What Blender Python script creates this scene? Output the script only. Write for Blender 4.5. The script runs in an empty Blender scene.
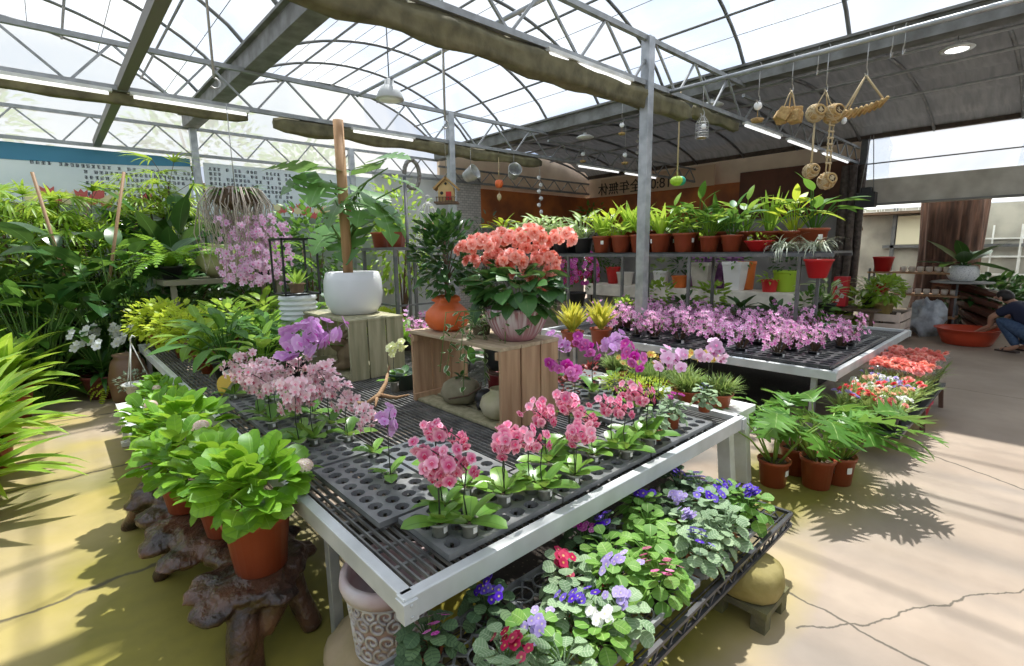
import bpy, math, random
from math import sin, cos, pi, radians as R, sqrt, atan2
from mathutils import Vector, Matrix, noise as mnoise
scene = bpy.context.scene
COL = scene.collection
# ------------------------------------------------------------------ camera frame (metres; camera 1.6 m above floor)
FOC, CX, CY, CAMH = 501.2, 512.0, 333.0, 1.6
def _v(x, y): return Vector((x - CX, CY - y, -FOC)).normalized()
AX = _v(1067, 242); AY_ = _v(47, 257); AY_ = (AY_ - AX * AX.dot(AY_)).normalized(); AZ = AX.cross(AY_)
CAM = Vector((0, 0, CAMH))
def ray(px, py):
    d = Vector((px - CX, CY - py, -FOC)); return Vector((AX.dot(d), AY_.dot(d), AZ.dot(d)))
def at(px, py, z=0.0):
    d = ray(px, py); return CAM + d * ((z - CAMH) / d.z)
def atY(px, py, y):
    d = ray(px, py); return CAM + d * (y / d.y)
def atX(px, py, x):
    d = ray(px, py); return CAM + d * (x / d.x)
FWD = Vector((-AX.z, -AY_.z, -AZ.z))
def atD(px, py, dep):
    d = ray(px, py); return CAM + d * (dep / d.dot(FWD))
def depth(p): return (Vector(p) - CAM).dot(FWD)
cam = bpy.data.objects.new('Camera', bpy.data.cameras.new('Camera')); COL.objects.link(cam)
m = Matrix((AX, AY_, AZ)).to_4x4(); m.translation = CAM
cam.matrix_world = m
cam.data.sensor_fit = 'HORIZONTAL'; cam.data.sensor_width = 36; cam.data.lens = FOC / 1024 * 36
cam.data.clip_start = 0.05; cam.data.clip_end = 300
scene.camera = cam
vs = scene.view_settings
vs.view_transform = 'Standard'; vs.look = 'None'; vs.gamma = 1; vs.use_curve_mapping = False; vs.exposure = 0.0

# ------------------------------------------------------------------ mesh builder
class MB:
    def __init__(s): s.v = []; s.f = []; s.a = []; s.sm = []
    def add(s, vs, fs, at=None, smooth=True):
        n = len(s.v); s.v.extend([tuple(p) for p in vs]); s.a.extend(at if at else [(0.5, 0.5, 0.5)] * len(vs))
        for f in fs: s.f.append(tuple(i + n for i in f)); s.sm.append(smooth)
        return s
    def mesh(s, name, mat):
        me = bpy.data.meshes.new(name); me.from_pydata(s.v, [], s.f)
        if s.a:
            l = me.attributes.new('lf', 'FLOAT_VECTOR', 'POINT'); l.data.foreach_set('vector', [c for t in s.a for c in t])
        me.polygons.foreach_set('use_smooth', s.sm); me.materials.append(mat); me.update()
        return me
    def build(s, name, mat, parent=None, bevel=0, loc=None):
        return mkobj(name, s.mesh(name, mat), parent, bevel, loc)
    # -- shapes
    def box(s, c, d, rz=0, M=None):
        x, y, z = d[0] / 2, d[1] / 2, d[2] / 2; cs, sn = cos(rz), sin(rz)
        vs = []
        for (a, b, e) in ((-x, -y, -z), (x, -y, -z), (x, y, -z), (-x, y, -z), (-x, -y, z), (x, -y, z), (x, y, z), (-x, y, z)):
            p = Vector((a * cs - b * sn + c[0], a * sn + b * cs + c[1], e + c[2]))
            vs.append(M @ p if M else p)
        return s.add(vs, [(3, 2, 1, 0), (4, 5, 6, 7), (0, 1, 5, 4), (1, 2, 6, 5), (2, 3, 7, 6), (3, 0, 4, 7)], smooth=False)
    def bar(s, p, q, w, h=None):                       # rectangular bar between two points
        p, q = Vector(p), Vector(q); h = h or w; d = (q - p).normalized()
        u = Vector((0, 0, 1)) if abs(d.z) < .95 else Vector((1, 0, 0))
        a = d.cross(u).normalized() * (w / 2); b = a.cross(d).normalized() * (h / 2)
        vs = [p - a - b, p + a - b, p + a + b, p - a + b, q - a - b, q + a - b, q + a + b, q - a + b]
        return s.add(vs, [(3, 2, 1, 0), (4, 5, 6, 7), (0, 1, 5, 4), (1, 2, 6, 5), (2, 3, 7, 6), (3, 0, 4, 7)], smooth=False)
    def tube(s, pts, r, n=6, cap=True, r_at=0.5):
        pts = [Vector(p) for p in pts]; rs = r if isinstance(r, (list, tuple)) else [r] * len(pts)
        vs = []; at = []; L = len(pts); prev = None
        for i, p in enumerate(pts):
            d = (pts[min(i + 1, L - 1)] - pts[max(i - 1, 0)])
            d = d.normalized() if d.length > 1e-9 else Vector((0, 0, 1))
            if prev is None:
                u = Vector((0, 0, 1)) if abs(d.z) < .9 else Vector((1, 0, 0)); a = d.cross(u).normalized()
            else:
                a = (prev - d * prev.dot(d)); a = a.normalized() if a.length > 1e-6 else d.orthogonal().normalized()
            prev = a; b = d.cross(a)
            for k in range(n):
                t = 2 * pi * k / n; vs.append(p + (a * cos(t) + b * sin(t)) * rs[i]); at.append((0.5, i / max(1, L - 1), r_at))
        fs = []
        for i in range(L - 1):
            for k in range(n):
                fs.append((i * n + k, i * n + (k + 1) % n, (i + 1) * n + (k + 1) % n, (i + 1) * n + k))
        if cap: fs.append(tuple(range(n - 1, -1, -1))); fs.append(tuple(range((L - 1) * n, L * n)))
        return s.add(vs, fs, at)
    def lathe(s, prof, n=24, c=(0, 0, 0), wob=None, M=None):
        vs = []; at = []; L = len(prof)
        for i, (r, z) in enumerate(prof):
            for k in range(n):
                t = 2 * pi * k / n; rr = r * (wob(t, z, i) if wob else 1)
                p = Vector((c[0] + rr * cos(t), c[1] + rr * sin(t), c[2] + z)); vs.append(M @ p if M else p); at.append((k / n, i / (L - 1), .5))
        fs = []
        for i in range(L - 1):
            for k in range(n):
                fs.append((i * n + k, i * n + (k + 1) % n, (i + 1) * n + (k + 1) % n, (i + 1) * n + k))
        if prof[0][0] > 1e-6: fs.append(tuple(range(n - 1, -1, -1)))
        if prof[-1][0] > 1e-6: fs.append(tuple(range((L - 1) * n, L * n)))
        return s.add(vs, fs, at)
    def blob(s, c, r, n=14, m=9, amp=0.0, freq=3.0, seed=0, flat=None):
        vs = []; at = []; c = Vector(c); r = r if isinstance(r, (tuple, list)) else (r, r, r)
        for i in range(m + 1):
            ph = -pi / 2 + pi * i / m
            for k in range(n):
                t = 2 * pi * k / n; d = Vector((cos(ph) * cos(t), cos(ph) * sin(t), sin(ph)))
                q = 1 + (amp * mnoise.noise(d * freq + Vector((seed, seed * 1.7, 0))) if amp else 0)
                p = c + Vector((d.x * r[0] * q, d.y * r[1] * q, d.z * r[2] * q))
                if flat is not None: p.z = max(p.z, flat)
                vs.append(p); at.append((k / n, i / m, .5))
        fs = [(i * n + k, i * n + (k + 1) % n, (i + 1) * n + (k + 1) % n, (i + 1) * n + k) for i in range(m) for k in range(n)]
        return s.add(vs, fs, at)
    def prism(s, poly, z0, z1, smooth=False):           # polygon (x,y) extruded in z
        n = len(poly); vs = [(x, y, z0) for x, y in poly] + [(x, y, z1) for x, y in poly]
        fs = [tuple(range(n - 1, -1, -1)), tuple(range(n, 2 * n))] + [(i, (i + 1) % n, n + (i + 1) % n, n + i) for i in range(n)]
        return s.add(vs, fs, smooth=smooth)
    # -- leaf: a curved strip with a midrib; attribute = (across, along, random)
    def leaf(s, base, az, el, L, W, prof, droop=0.8, fold=0.15, n=6, roll=0.0, rnd=0.5, wave=0.0, sweep=0.0):
        p = Vector(base); vs = []; at = []; st = L / n; a = el
        ca, sa = cos(az), sin(az)
        for i in range(n + 1):
            t = i / n; a = el - droop * t
            d = Vector((ca * cos(a), sa * cos(a), sin(a)))
            side = Vector((-sa, ca, 0)); nor = d.cross(side) * -1
            nor = side.cross(d) * -1 if nor.z < 0 else nor
            if roll: side = (side * cos(roll) + nor * sin(roll)); nor = d.cross(side); nor = nor if nor.z > 0 else -nor
            w = W / 2 * prof(t); up = nor * (w * fold)
            wz = nor * (wave * W * sin(t * 19 + rnd * 9)) if wave else Vector((0, 0, 0))
            vs += [p + side * w + up + wz + d * (sweep * w), Vector(p), p - side * w + up - wz + d * (sweep * w)]
            at += [(1, t, rnd), (0, t, rnd), (-1, t, rnd)]
            if i < n:
                a2 = el - droop * (t + .5 / n); p = p + Vector((ca * cos(a2), sa * cos(a2), sin(a2))) * st
        fs = []
        for i in range(n):
            j = 3 * i; fs += [(j, j + 1, j + 4, j + 3), (j + 1, j + 2, j + 5, j + 4)]
        s.add(vs, fs, at); return p
    # -- flower: petals round a centre; attribute u = distance from the centre
    def flower(s, c, nrm, r, petals=5, wid=0.55, cup=0.15, rnd=0.5, spin=0.0, lip=False, alt=1.0):
        c = Vector(c); nrm = Vector(nrm).normalized(); a = nrm.orthogonal().normalized()
        # keep "up" of the flower near +z
        upv = Vector((0, 0, 1)) - nrm * nrm.z
        if upv.length > .2: a = upv.normalized()
        b = nrm.cross(a)
        for k in range(petals):
            t = 2 * pi * k / petals + spin; d = a * cos(t) + b * sin(t); e = nrm.cross(d)
            w = wid * r * (alt if k in (1, 4) and petals == 5 else 1.0)
            vs = [c, c + d * r * .45 + e * w * .85 + nrm * cup * r * .5, c + d * r * .85 + e * w * .62 + nrm * cup * r, c + d * r + nrm * cup * r * .9,
                  c + d * r * .85 - e * w * .62 + nrm * cup * r, c + d * r * .45 - e * w * .85 + nrm * cup * r * .5]
            s.add(vs, [(0, 1, 2, 3), (0, 3, 4, 5)], [(0, 0, rnd), (.5, 0, rnd), (.85, 0, rnd), (1, 0, rnd), (.85, 0, rnd), (.5, 0, rnd)])
        if lip:
            q = r * .28; cc = c + nrm * r * .12 - a * r * .12
            s.add([cc + a * q, cc + b * q + nrm * q, cc - a * q * 1.3 + nrm * q, cc - b * q + nrm * q], [(0, 1, 2), (0, 2, 3)], [(-1, 0, rnd)] * 4)
        return s

def mkobj(name, me, parent=None, bevel=0, loc=None):
    o = bpy.data.objects.new(name, me); COL.objects.link(o)
    if parent is not None: o.parent = parent
    if loc is not None: o.location = loc
    if bevel:
        b = o.modifiers.new('bev', 'BEVEL'); b.width = bevel; b.segments = 2; b.limit_method = 'ANGLE'
    return o
LABELS = {}
def tag(o, label, cat, group=None, kind=None):
    o['label'] = label; o['category'] = cat
    if group: o['group'] = group
    if kind: o['kind'] = kind
    return o
def thing(name, label, cat, loc=(0, 0, 0), rz=0, s=1.0, group=None):
    o = bpy.data.objects.new(name, None); COL.objects.link(o); o.empty_display_size = .1
    o.location = loc; o.rotation_euler = (0, 0, rz)
    o.scale = s if isinstance(s, (tuple, list)) else (s, s, s)
    return tag(o, label, cat, group)
def struct(name, mb, mat, bevel=0, parent=None):
    o = mb.build(name, mat, parent, bevel)
    if parent is None: o['kind'] = 'structure'
    return o
# prototypes: key -> list of (part name, mesh, label or None, [sub-parts])
PROTO = {}
def proto(key, parts): PROTO[key] = parts; return key
def put(key, name, label, cat, loc, rz=0, s=1.0, group=None, tilt=None):
    t = thing(name, label, cat, loc, rz, s, group)
    if tilt: t.rotation_euler = (tilt[0], tilt[1], rz)
    def rec(parts, par):
        for p in parts:
            o = bpy.data.objects.new(p[0], p[1]); COL.objects.link(o); o.parent = par
            if len(p) > 2 and p[2]: o['label'] = p[2]
            if len(p) > 3: rec(p[3], o)
    rec(PROTO[key], t)
    return t
ORD = ['first', 'second', 'third', 'fourth', 'fifth', 'sixth', 'seventh', 'eighth', 'ninth', 'tenth', 'eleventh', 'twelfth', 'thirteenth', 'fourteenth', 'fifteenth', 'sixteenth', 'seventeenth', 'eighteenth', 'nineteenth', 'twentieth']

# ------------------------------------------------------------------ materials
MC = {}
def newmat(name):
    m = bpy.data.materials.new(name); m.use_nodes = True; nt = m.node_tree; nt.nodes.clear()
    out = nt.nodes.new('ShaderNodeOutputMaterial'); return m, nt, out
def N(nt, t, **k):
    n = nt.nodes.new(t)
    for a, b in k.items():
        if a.startswith('i_'):
            n.inputs[int(a[2:]) if a[2:].isdigit() else a[2:].replace('_', ' ')].default_value = b
        else: setattr(n, a, b)
    return n
def c4(c): return (c[0], c[1], c[2], 1)
def mix(nt, fac, a, b):
    n = N(nt, 'ShaderNodeMix', data_type='RGBA')
    for sock, v in ((n.inputs[0], fac), (n.inputs[6], a), (n.inputs[7], b)):
        if hasattr(v, 'is_output'): nt.links.new(v, sock)
        elif isinstance(v, (int, float)): sock.default_value = v
        else: sock.default_value = c4(v)
    return n.outputs[2]
def math(nt, op, a, b=None, clamp=False):
    n = N(nt, 'ShaderNodeMath', operation=op, use_clamp=clamp)
    for sock, v in ((n.inputs[0], a), (n.inputs[1], b)):
        if v is None: continue
        if hasattr(v, 'is_output'): nt.links.new(v, sock)
        else: sock.default_value = v
    return n.outputs[0]
def noisef(nt, scale, detail=3, coord='Object', dist=0, vec=None, out=0):
    n = N(nt, 'ShaderNodeTexNoise'); n.inputs['Scale'].default_value = scale; n.inputs['Detail'].default_value = detail; n.inputs['Distortion'].default_value = dist
    if vec is None: vec = N(nt, 'ShaderNodeTexCoord').outputs[coord]
    nt.links.new(vec, n.inputs['Vector']); return n.outputs[out]
def ramp(nt, f, lo, hi):
    n = N(nt, 'ShaderNodeMapRange'); n.inputs[1].default_value = lo; n.inputs[2].default_value = hi; nt.links.new(f, n.inputs[0]); return n.outputs[0]
def plain(name, c, rough=.5, metal=0, c2=None, scale=12, bump=0, bscale=60, spec=.5, trans=0, emit=0, lo=.35, hi=.65, stretch=None):
    if name in MC: return MC[name]
    m, nt, out = newmat(name); b = N(nt, 'ShaderNodeBsdfPrincipled')
    b.inputs['Roughness'].default_value = rough; b.inputs['Metallic'].default_value = metal; b.inputs['Specular IOR Level'].default_value = spec
    b.inputs['Transmission Weight'].default_value = trans
    vec = None
    if stretch:
        mp = N(nt, 'ShaderNodeMapping'); mp.inputs['Scale'].default_value = stretch
        nt.links.new(N(nt, 'ShaderNodeTexCoord').outputs['Object'], mp.inputs[0]); vec = mp.outputs[0]
    if c2: nt.links.new(mix(nt, ramp(nt, noisef(nt, scale, 4, vec=vec), lo, hi), c, c2), b.inputs['Base Color'])
    else: b.inputs['Base Color'].default_value = c4(c)
    if bump:
        bp = N(nt, 'ShaderNodeBump'); bp.inputs['Strength'].default_value = bump; bp.inputs['Distance'].default_value = .01
        nt.links.new(noisef(nt, bscale, 4, vec=vec), bp.inputs['Height']); nt.links.new(bp.outputs[0], b.inputs['Normal'])
    if emit: b.inputs['Emission Color'].default_value = c4(c); b.inputs['Emission Strength'].default_value = emit
    nt.links.new(b.outputs[0], out.inputs[0]); MC[name] = m; return m
def leafmat(name, dark, light, rib=None, edge=None, tr=.35, rough=.42, ribw=.1, edgew=.62, stripe=None, nscale=9):
    if name in MC: return MC[name]
    m, nt, out = newmat(name)
    a = N(nt, 'ShaderNodeAttribute', attribute_name='lf'); sp = N(nt, 'ShaderNodeSeparateXYZ'); nt.links.new(a.outputs['Vector'], sp.inputs[0])
    u = math(nt, 'ABSOLUTE', sp.outputs[0]); v = sp.outputs[1]; r = sp.outputs[2]
    f = math(nt, 'ADD', math(nt, 'MULTIPLY', r, .75), math(nt, 'MULTIPLY', noisef(nt, nscale), .35), True)
    col = mix(nt, f, dark, light)
    if stripe:                                         # side veins
        w = math(nt, 'SINE', math(nt, 'SUBTRACT', math(nt, 'MULTIPLY', v, stripe[1]), math(nt, 'MULTIPLY', u, 4.0)))
        col = mix(nt, math(nt, 'MULTIPLY', ramp(nt, w, stripe[2], 1.0), stripe[3] if len(stripe) > 3 else .8), col, stripe[0])
    if edge:
        e = math(nt, 'ADD', u, math(nt, 'MULTIPLY', math(nt, 'SUBTRACT', noisef(nt, 30), .5), .9)); col = mix(nt, ramp(nt, e, edgew, edgew + .12), col, edge)
    if rib: col = mix(nt, ramp(nt, u, ribw, ribw * .3), col, rib)
    b = N(nt, 'ShaderNodeBsdfPrincipled'); b.inputs['Roughness'].default_value = rough; b.inputs['Specular IOR Level'].default_value = .45
    nt.links.new(col, b.inputs['Base Color'])
    t = N(nt, 'ShaderNodeBsdfTranslucent')
    g = N(nt, 'ShaderNodeGamma'); g.inputs[1].default_value = .8; nt.links.new(mix(nt, .35, col, (light[0] * 1.4 + .05, light[1] * 1.25, light[2] * .5)), g.inputs[0]); nt.links.new(g.outputs[0], t.inputs[0])
    x = N(nt, 'ShaderNodeMixShader'); x.inputs[0].default_value = tr; nt.links.new(b.outputs[0], x.inputs[1]); nt.links.new(t.outputs[0], x.inputs[2])
    nt.links.new(x.outputs[0], out.inputs[0]); MC[name] = m; return m
def petalmat(name, edge, mid, core, lip=None, tr=.3):
    if name in MC: return MC[name]
    m, nt, out = newmat(name)
    a = N(nt, 'ShaderNodeAttribute', attribute_name='lf'); sp = N(nt, 'ShaderNodeSeparateXYZ'); nt.links.new(a.outputs['Vector'], sp.inputs[0])
    u = sp.outputs[0]; r = sp.outputs[2]
    col = mix(nt, ramp(nt, u, .3, .95), mid, edge)
    col = mix(nt, ramp(nt, u, .3, .02), col, core)
    if lip: col = mix(nt, ramp(nt, u, -.1, -.5), col, lip)
    hs = N(nt, 'ShaderNodeHueSaturation'); nt.links.new(col, hs.inputs['Color']); nt.links.new(math(nt, 'ADD', math(nt, 'MULTIPLY', r, .35), .85), hs.inputs['Value'])
    nt.links.new(math(nt, 'ADD', math(nt, 'MULTIPLY', r, -.3), 1.12), hs.inputs['Saturation']); col = hs.outputs[0]
    b = N(nt, 'ShaderNodeBsdfPrincipled'); b.inputs['Roughness'].default_value = .5; nt.links.new(col, b.inputs['Base Color'])
    t = N(nt, 'ShaderNodeBsdfTranslucent'); nt.links.new(col, t.inputs[0])
    x = N(nt, 'ShaderNodeMixShader'); x.inputs[0].default_value = tr; nt.links.new(b.outputs[0], x.inputs[1]); nt.links.new(t.outputs[0], x.inputs[2])
    nt.links.new(x.outputs[0], out.inputs[0]); MC[name] = m; return m
# leaf outlines (half-width along the leaf, 0..1)
ovate = lambda t: max(.02, sin(pi * min(1, t ** .75 * 1.0)) ** .8) if t < 1 else .02
lance = lambda t: max(.02, (sin(pi * (t ** .8))) ** .9) if t < 1 else .02
strap = lambda t: (min(1, .45 + t * 2.2) * (1 - max(0, (t - .55) / .45) ** 2.2) + .02)
heart = lambda t: (1.0 - (t - .28) ** 2 / .52) if .0 < t < 1 else (.75 if t <= 0 else .02)
rnd_ = lambda t: max(.08, sqrt(max(0, 1 - ((t - .55) / .46) ** 2))) if .09 < t < 1 else .06
oval = lambda t: max(.03, (max(0, 1 - ((t - .52) / .53) ** 2)) ** .6) if t < 1 else .03
blade = lambda t: (1 - t) ** .6 * min(1, .4 + t * 4) + .01
def lobed(k, depth=.6, taper=1.0):
    def f(t):
        if t >= 1: return .02
        env = sin(pi * min(1, (t * .9 + .08))) ** .55
        ph = (t * k) % 1.0
        tooth = 1 - depth * (1 - abs(2 * ph - 1) ** 1.1)
        return max(.05, env * tooth)
    return f
# ------------------------------------------------------------------ world and sun
w = bpy.data.worlds.new('World'); scene.world = w; w.use_nodes = True; nt = w.node_tree; nt.nodes.clear()
o_ = nt.nodes.new('ShaderNodeOutputWorld'); bg = nt.nodes.new('ShaderNodeBackground')
gen = N(nt, 'ShaderNodeTexCoord').outputs['Generated']
cl = ramp(nt, noisef(nt, 3.2, 6, vec=gen, dist=.6), .38, .60)
nt.links.new(mix(nt, cl, (.46, .60, .84), (1.0, 1.0, 1.0)), bg.inputs[0]); bg.inputs[1].default_value = .88
nt.links.new(bg.outputs[0], o_.inputs[0])
sun = bpy.data.objects.new('Sun', bpy.data.lights.new('Sun', 'SUN')); COL.objects.link(sun)
sun.data.energy = 7.6; sun.data.angle = R(1.2); sun.data.color = (1, .95, .86)
sun.rotation_euler = Vector((-.39, -.20, -1.0)).to_track_quat('-Z', 'Y').to_euler()

STEEL = plain('galvanised_steel', (.50, .52, .54), .45, .55, (.34, .36, .38), 8)
DKSTEEL = plain('dark_steel', (.13, .14, .15), .5, .5, (.2, .2, .2), 10)
GREYBEAM = plain('grey_gutter', (.22, .225, .22), .6, .3, (.12, .12, .11), 5, bump=.3)
SHADE = plain('olive_cloth', (.20, .18, .10), .85, 0, (.10, .09, .05), 6, bump=.8, bscale=14)
WHITEPAINT = plain('white_paint', (.80, .81, .80), .45, 0, (.62, .62, .58), 6)
BLACKP = plain('black_plastic', (.035, .036, .04), .4, 0, (.07, .07, .075), 12)
GREYP = plain('grey_tray_plastic', (.13, .135, .14), .33, 0, (.24, .24, .24), 7)
GRIDB = plain('bench_grid', (.10, .10, .10), .4, 0, (.22, .22, .21), 9)
WIRE = plain('wire', (.42, .42, .41), .5, .5)

# ------------------------------------------------------------------ floor
def floor_mat():
    m, nt, out = newmat('concrete'); b = N(nt, 'ShaderNodeBsdfPrincipled')
    co = N(nt, 'ShaderNodeTexCoord').outputs['Object']; sp = N(nt, 'ShaderNodeSeparateXYZ'); nt.links.new(co, sp.inputs[0]); X, Y = sp.outputs[0], sp.outputs[1]
    n1 = noisef(nt, 1.3, 6, vec=co); n2 = noisef(nt, 9, 5, vec=co); n3 = noisef(nt, .7, 3, vec=co, dist=.5)
    base = mix(nt, ramp(nt, n1, .35, .65), (.275, .215, .165), (.375, .30, .235)); base = mix(nt, math(nt, 'MULTIPLY', ramp(nt, n2, .45, .75), .35), base, (.26, .21, .17))
    def bump_(x0, y0, rx, ry):                          # soft patch
        a = math(nt, 'DIVIDE', math(nt, 'SUBTRACT', X, x0), rx); c = math(nt, 'DIVIDE', math(nt, 'SUBTRACT', Y, y0), ry)
        d = math(nt, 'SQRT', math(nt, 'ADD', math(nt, 'MULTIPLY', a, a), math(nt, 'MULTIPLY', c, c)))
        return ramp(nt, math(nt, 'ADD', d, math(nt, 'MULTIPLY', math(nt, 'SUBTRACT', n1, .5), 1.1)), 1.0, .55)
    # algae: strong olive beside the bench legs, lighter yellow-green film in the aisle and round the pots
    def acc(l):
        r = l[0]
        for q in l[1:]: r = math(nt, 'MAXIMUM', r, q)
        return r
    yel = acc([bump_(-.1, 3.0, 1.0, 4.6), bump_(3.6, 1.0, 1.0, .5), bump_(2.2, .9, .9, .36), bump_(0.2, 8.6, .9, 1.6), bump_(5.3, .9, .9, .4)])
    oli = acc([bump_(.40, 2.3, .85, 2.1), bump_(1.6, 1.1, 1.4, .42), bump_(3.6, 1.15, 1.1, .4), bump_(.5, 4.3, .45, 1.4)])
    base = mix(nt, math(nt, 'MULTIPLY', yel, math(nt, 'ADD', math(nt, 'MULTIPLY', ramp(nt, n3, .38, .62), .5), .18)), base, (.46, .36, .07))
    base = mix(nt, math(nt, 'MULTIPLY', oli, .80), base, mix(nt, n2, (.13, .12, .008), (.27, .24, .02)))
    # joints and cracks (dark dirt lines)
    wob = math(nt, 'MULTIPLY', math(nt, 'SUBTRACT', noisef(nt, 2.2, 6, vec=co), .5), .22)
    wob = math(nt, 'ADD', wob, math(nt, 'MULTIPLY', math(nt, 'SUBTRACT', noisef(nt, 14, 6, vec=co), .5), .05))
    lines = []
    for y0 in (3.05, 4.75, 6.5, 8.3): lines.append(math(nt, 'MULTIPLY', ramp(nt, math(nt, 'ABSOLUTE', math(nt, 'ADD', math(nt, 'SUBTRACT', Y, y0), wob)), .022, .006), ramp(nt, X, 1.0, .9)))
    def seg(p, q, amp=1.0, wd=.010):
        dx, dy = q[0] - p[0], q[1] - p[1]; L = sqrt(dx * dx + dy * dy); dx /= L; dy /= L
        px_ = math(nt, 'SUBTRACT', X, p[0]); py_ = math(nt, 'SUBTRACT', Y, p[1])
        al = math(nt, 'ADD', math(nt, 'MULTIPLY', px_, dx), math(nt, 'MULTIPLY', py_, dy))
        ac = math(nt, 'SUBTRACT', math(nt, 'MULTIPLY', py_, dx), math(nt, 'MULTIPLY', px_, dy))
        ac = math(nt, 'ABSOLUTE', math(nt, 'ADD', ac, math(nt, 'MULTIPLY', wob, amp)))
        ins = math(nt, 'MULTIPLY', math(nt, 'GREATER_THAN', al, 0), math(nt, 'LESS_THAN', al, L))
        return math(nt, 'MULTIPLY', ramp(nt, ac, wd, wd * .35), ins)
    P = lambda a, b: at(a, b, 0)[:2]
    lines += [seg(P(782, 588), P(935, 668), .7), seg(P(800, 632), P(1040, 588), .8, .007), seg(P(880, 435), P(1030, 492), .5, .012), seg(P(900, 380), P(1030, 400), .5, .01)]
    base = mix(nt, math(nt, 'MULTIPLY', acc(lines), .85), base, (.06, .05, .035))
    nt.links.new(base, b.inputs['Base Color']); b.inputs['Roughness'].default_value = .62; b.inputs['Specular IOR Level'].default_value = .35
    bp = N(nt, 'ShaderNodeBump'); bp.inputs['Strength'].default_value = .25; bp.inputs['Distance'].default_value = .01; nt.links.new(n2, bp.inputs['Height']); nt.links.new(bp.outputs[0], b.inputs['Normal'])
    nt.links.new(b.outputs[0], out.inputs[0]); return m
fl = MB(); fl.box((6, 6, -.05), (60, 60, .1)); struct('floor', fl, floor_mat())

# ------------------------------------------------------------------ roof
X1, X2, X3 = 2.1, 7.25, 13.0; XL = -3.05; ZT = 3.3; ZG = 3.76; YT = (3.2, 6.85, 10.5); YN = -3.6; YF = 10.5
ZS, ZA = 3.98, 4.98
def arch(x, a, b, zs=ZS, za=ZA):
    t = (x - a) / (b - a); return zs + (za - zs) * (1 - (2 * t - 1) ** 2) ** .8 if 0 < t < 1 else zs
scene.view_settings.exposure = 0.22
scene.cycles.transparent_max_bounces = 32
def film_mat():
    m, nt, out = newmat('roof_film'); co = N(nt, 'ShaderNodeTexCoord').outputs['Object']
    mp = N(nt, 'ShaderNodeMapping'); mp.inputs['Scale'].default_value = (2.0, .25, 1); nt.links.new(co, mp.inputs[0])
    st = ramp(nt, noisef(nt, 1.6, 5, vec=mp.outputs[0], dist=.3), .48, .66)
    sp = N(nt, 'ShaderNodeSeparateXYZ'); nt.links.new(co, sp.inputs[0])
    fr = math(nt, 'FRACT', math(nt, 'DIVIDE', math(nt, 'ADD', sp.outputs[1], math(nt, 'ADD', 9.2, math(nt, 'MULTIPLY', noisef(nt, .9, 2, vec=co), .5))), 2.4334))
    ov = math(nt, 'MULTIPLY', math(nt, 'LESS_THAN', fr, .17), ramp(nt, noisef(nt, 3, 3, vec=co), .3, .5)); st = math(nt, 'MAXIMUM', math(nt, 'MULTIPLY', st, .6), ov)
    tp = N(nt, 'ShaderNodeBsdfTransparent'); nt.links.new(mix(nt, st, (.90, .93, .97), (.56, .66, .80)), tp.inputs[0])
    tl = N(nt, 'ShaderNodeBsdfTranslucent'); tl.inputs[0].default_value = (.9, .93, .95, 1)
    x = N(nt, 'ShaderNodeMixShader'); nt.links.new(math(nt, 'ADD', math(nt, 'MULTIPLY', st, .12), .16), x.inputs[0]); nt.links.new(tp.outputs[0], x.inputs[1]); nt.links.new(tl.outputs[0], x.inputs[2])
    nt.links.new(x.outputs[0], out.inputs[0]); return m
FILM = film_mat()
def vault(a, b, y0, y1, n, zs, za, wob=0, ny=24, dz=.03):
    mb = MB(); vs = []
    for j in range(ny + 1):
        y = y0 + (y1 - y0) * j / ny
        for i in range(n + 1):
            x = a + (b - a) * i / n
            vs.append((x, y, arch(x, a, b, zs, za) + dz + (wob * mnoise.noise(Vector((x * .7, y * 1.1, 3))) if wob else 0)))
    mb.add(vs, [(j * (n + 1) + i, j * (n + 1) + i + 1, (j + 1) * (n + 1) + i + 1, (j + 1) * (n + 1) + i) for j in range(ny) for i in range(n)]); return mb
struct('ceiling', vault(X1, X2, YN, YF, 24, ZS, ZA), FILM); struct('ceiling', vault(XL, X1, YN, YF, 24, ZS, ZA), FILM)
def ribs(a, b, zs, za, ys, r, mat):
    for y in ys:
        mb = MB(); mb.tube([(a + (b - a) * i / 22, y, arch(a + (b - a) * i / 22, a, b, zs, za)) for i in range(23)], r, 6); struct('arch_rib', mb, mat)
RY = [3.2 + 1.2167 * k for k in range(-5, 7)]
ribs(X1, X2, ZS, ZA, RY, .024, DKSTEEL); ribs(XL, X1, ZS, ZA, RY, .024, DKSTEEL)
for a, b in ((X1, X2), (XL, X1)):
    for t in (.12, .3, .5, .7, .88):
        x = a + (b - a) * t; mb = MB(); mb.tube([(x, YN, arch(x, a, b) - .03), (x, YF, arch(x, a, b) - .03)], .017, 6); struct('purlin', mb, DKSTEEL)
    for t in (.06, .2, .25, .38, .44, .57, .63, .78, .94):
        x = a + (b - a) * t; mb = MB(); mb.tube([(x, YN, arch(x, a, b) + .02), (x, YF, arch(x, a, b) + .02)], .005, 4); struct('film_cord', mb, DKSTEEL)
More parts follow.
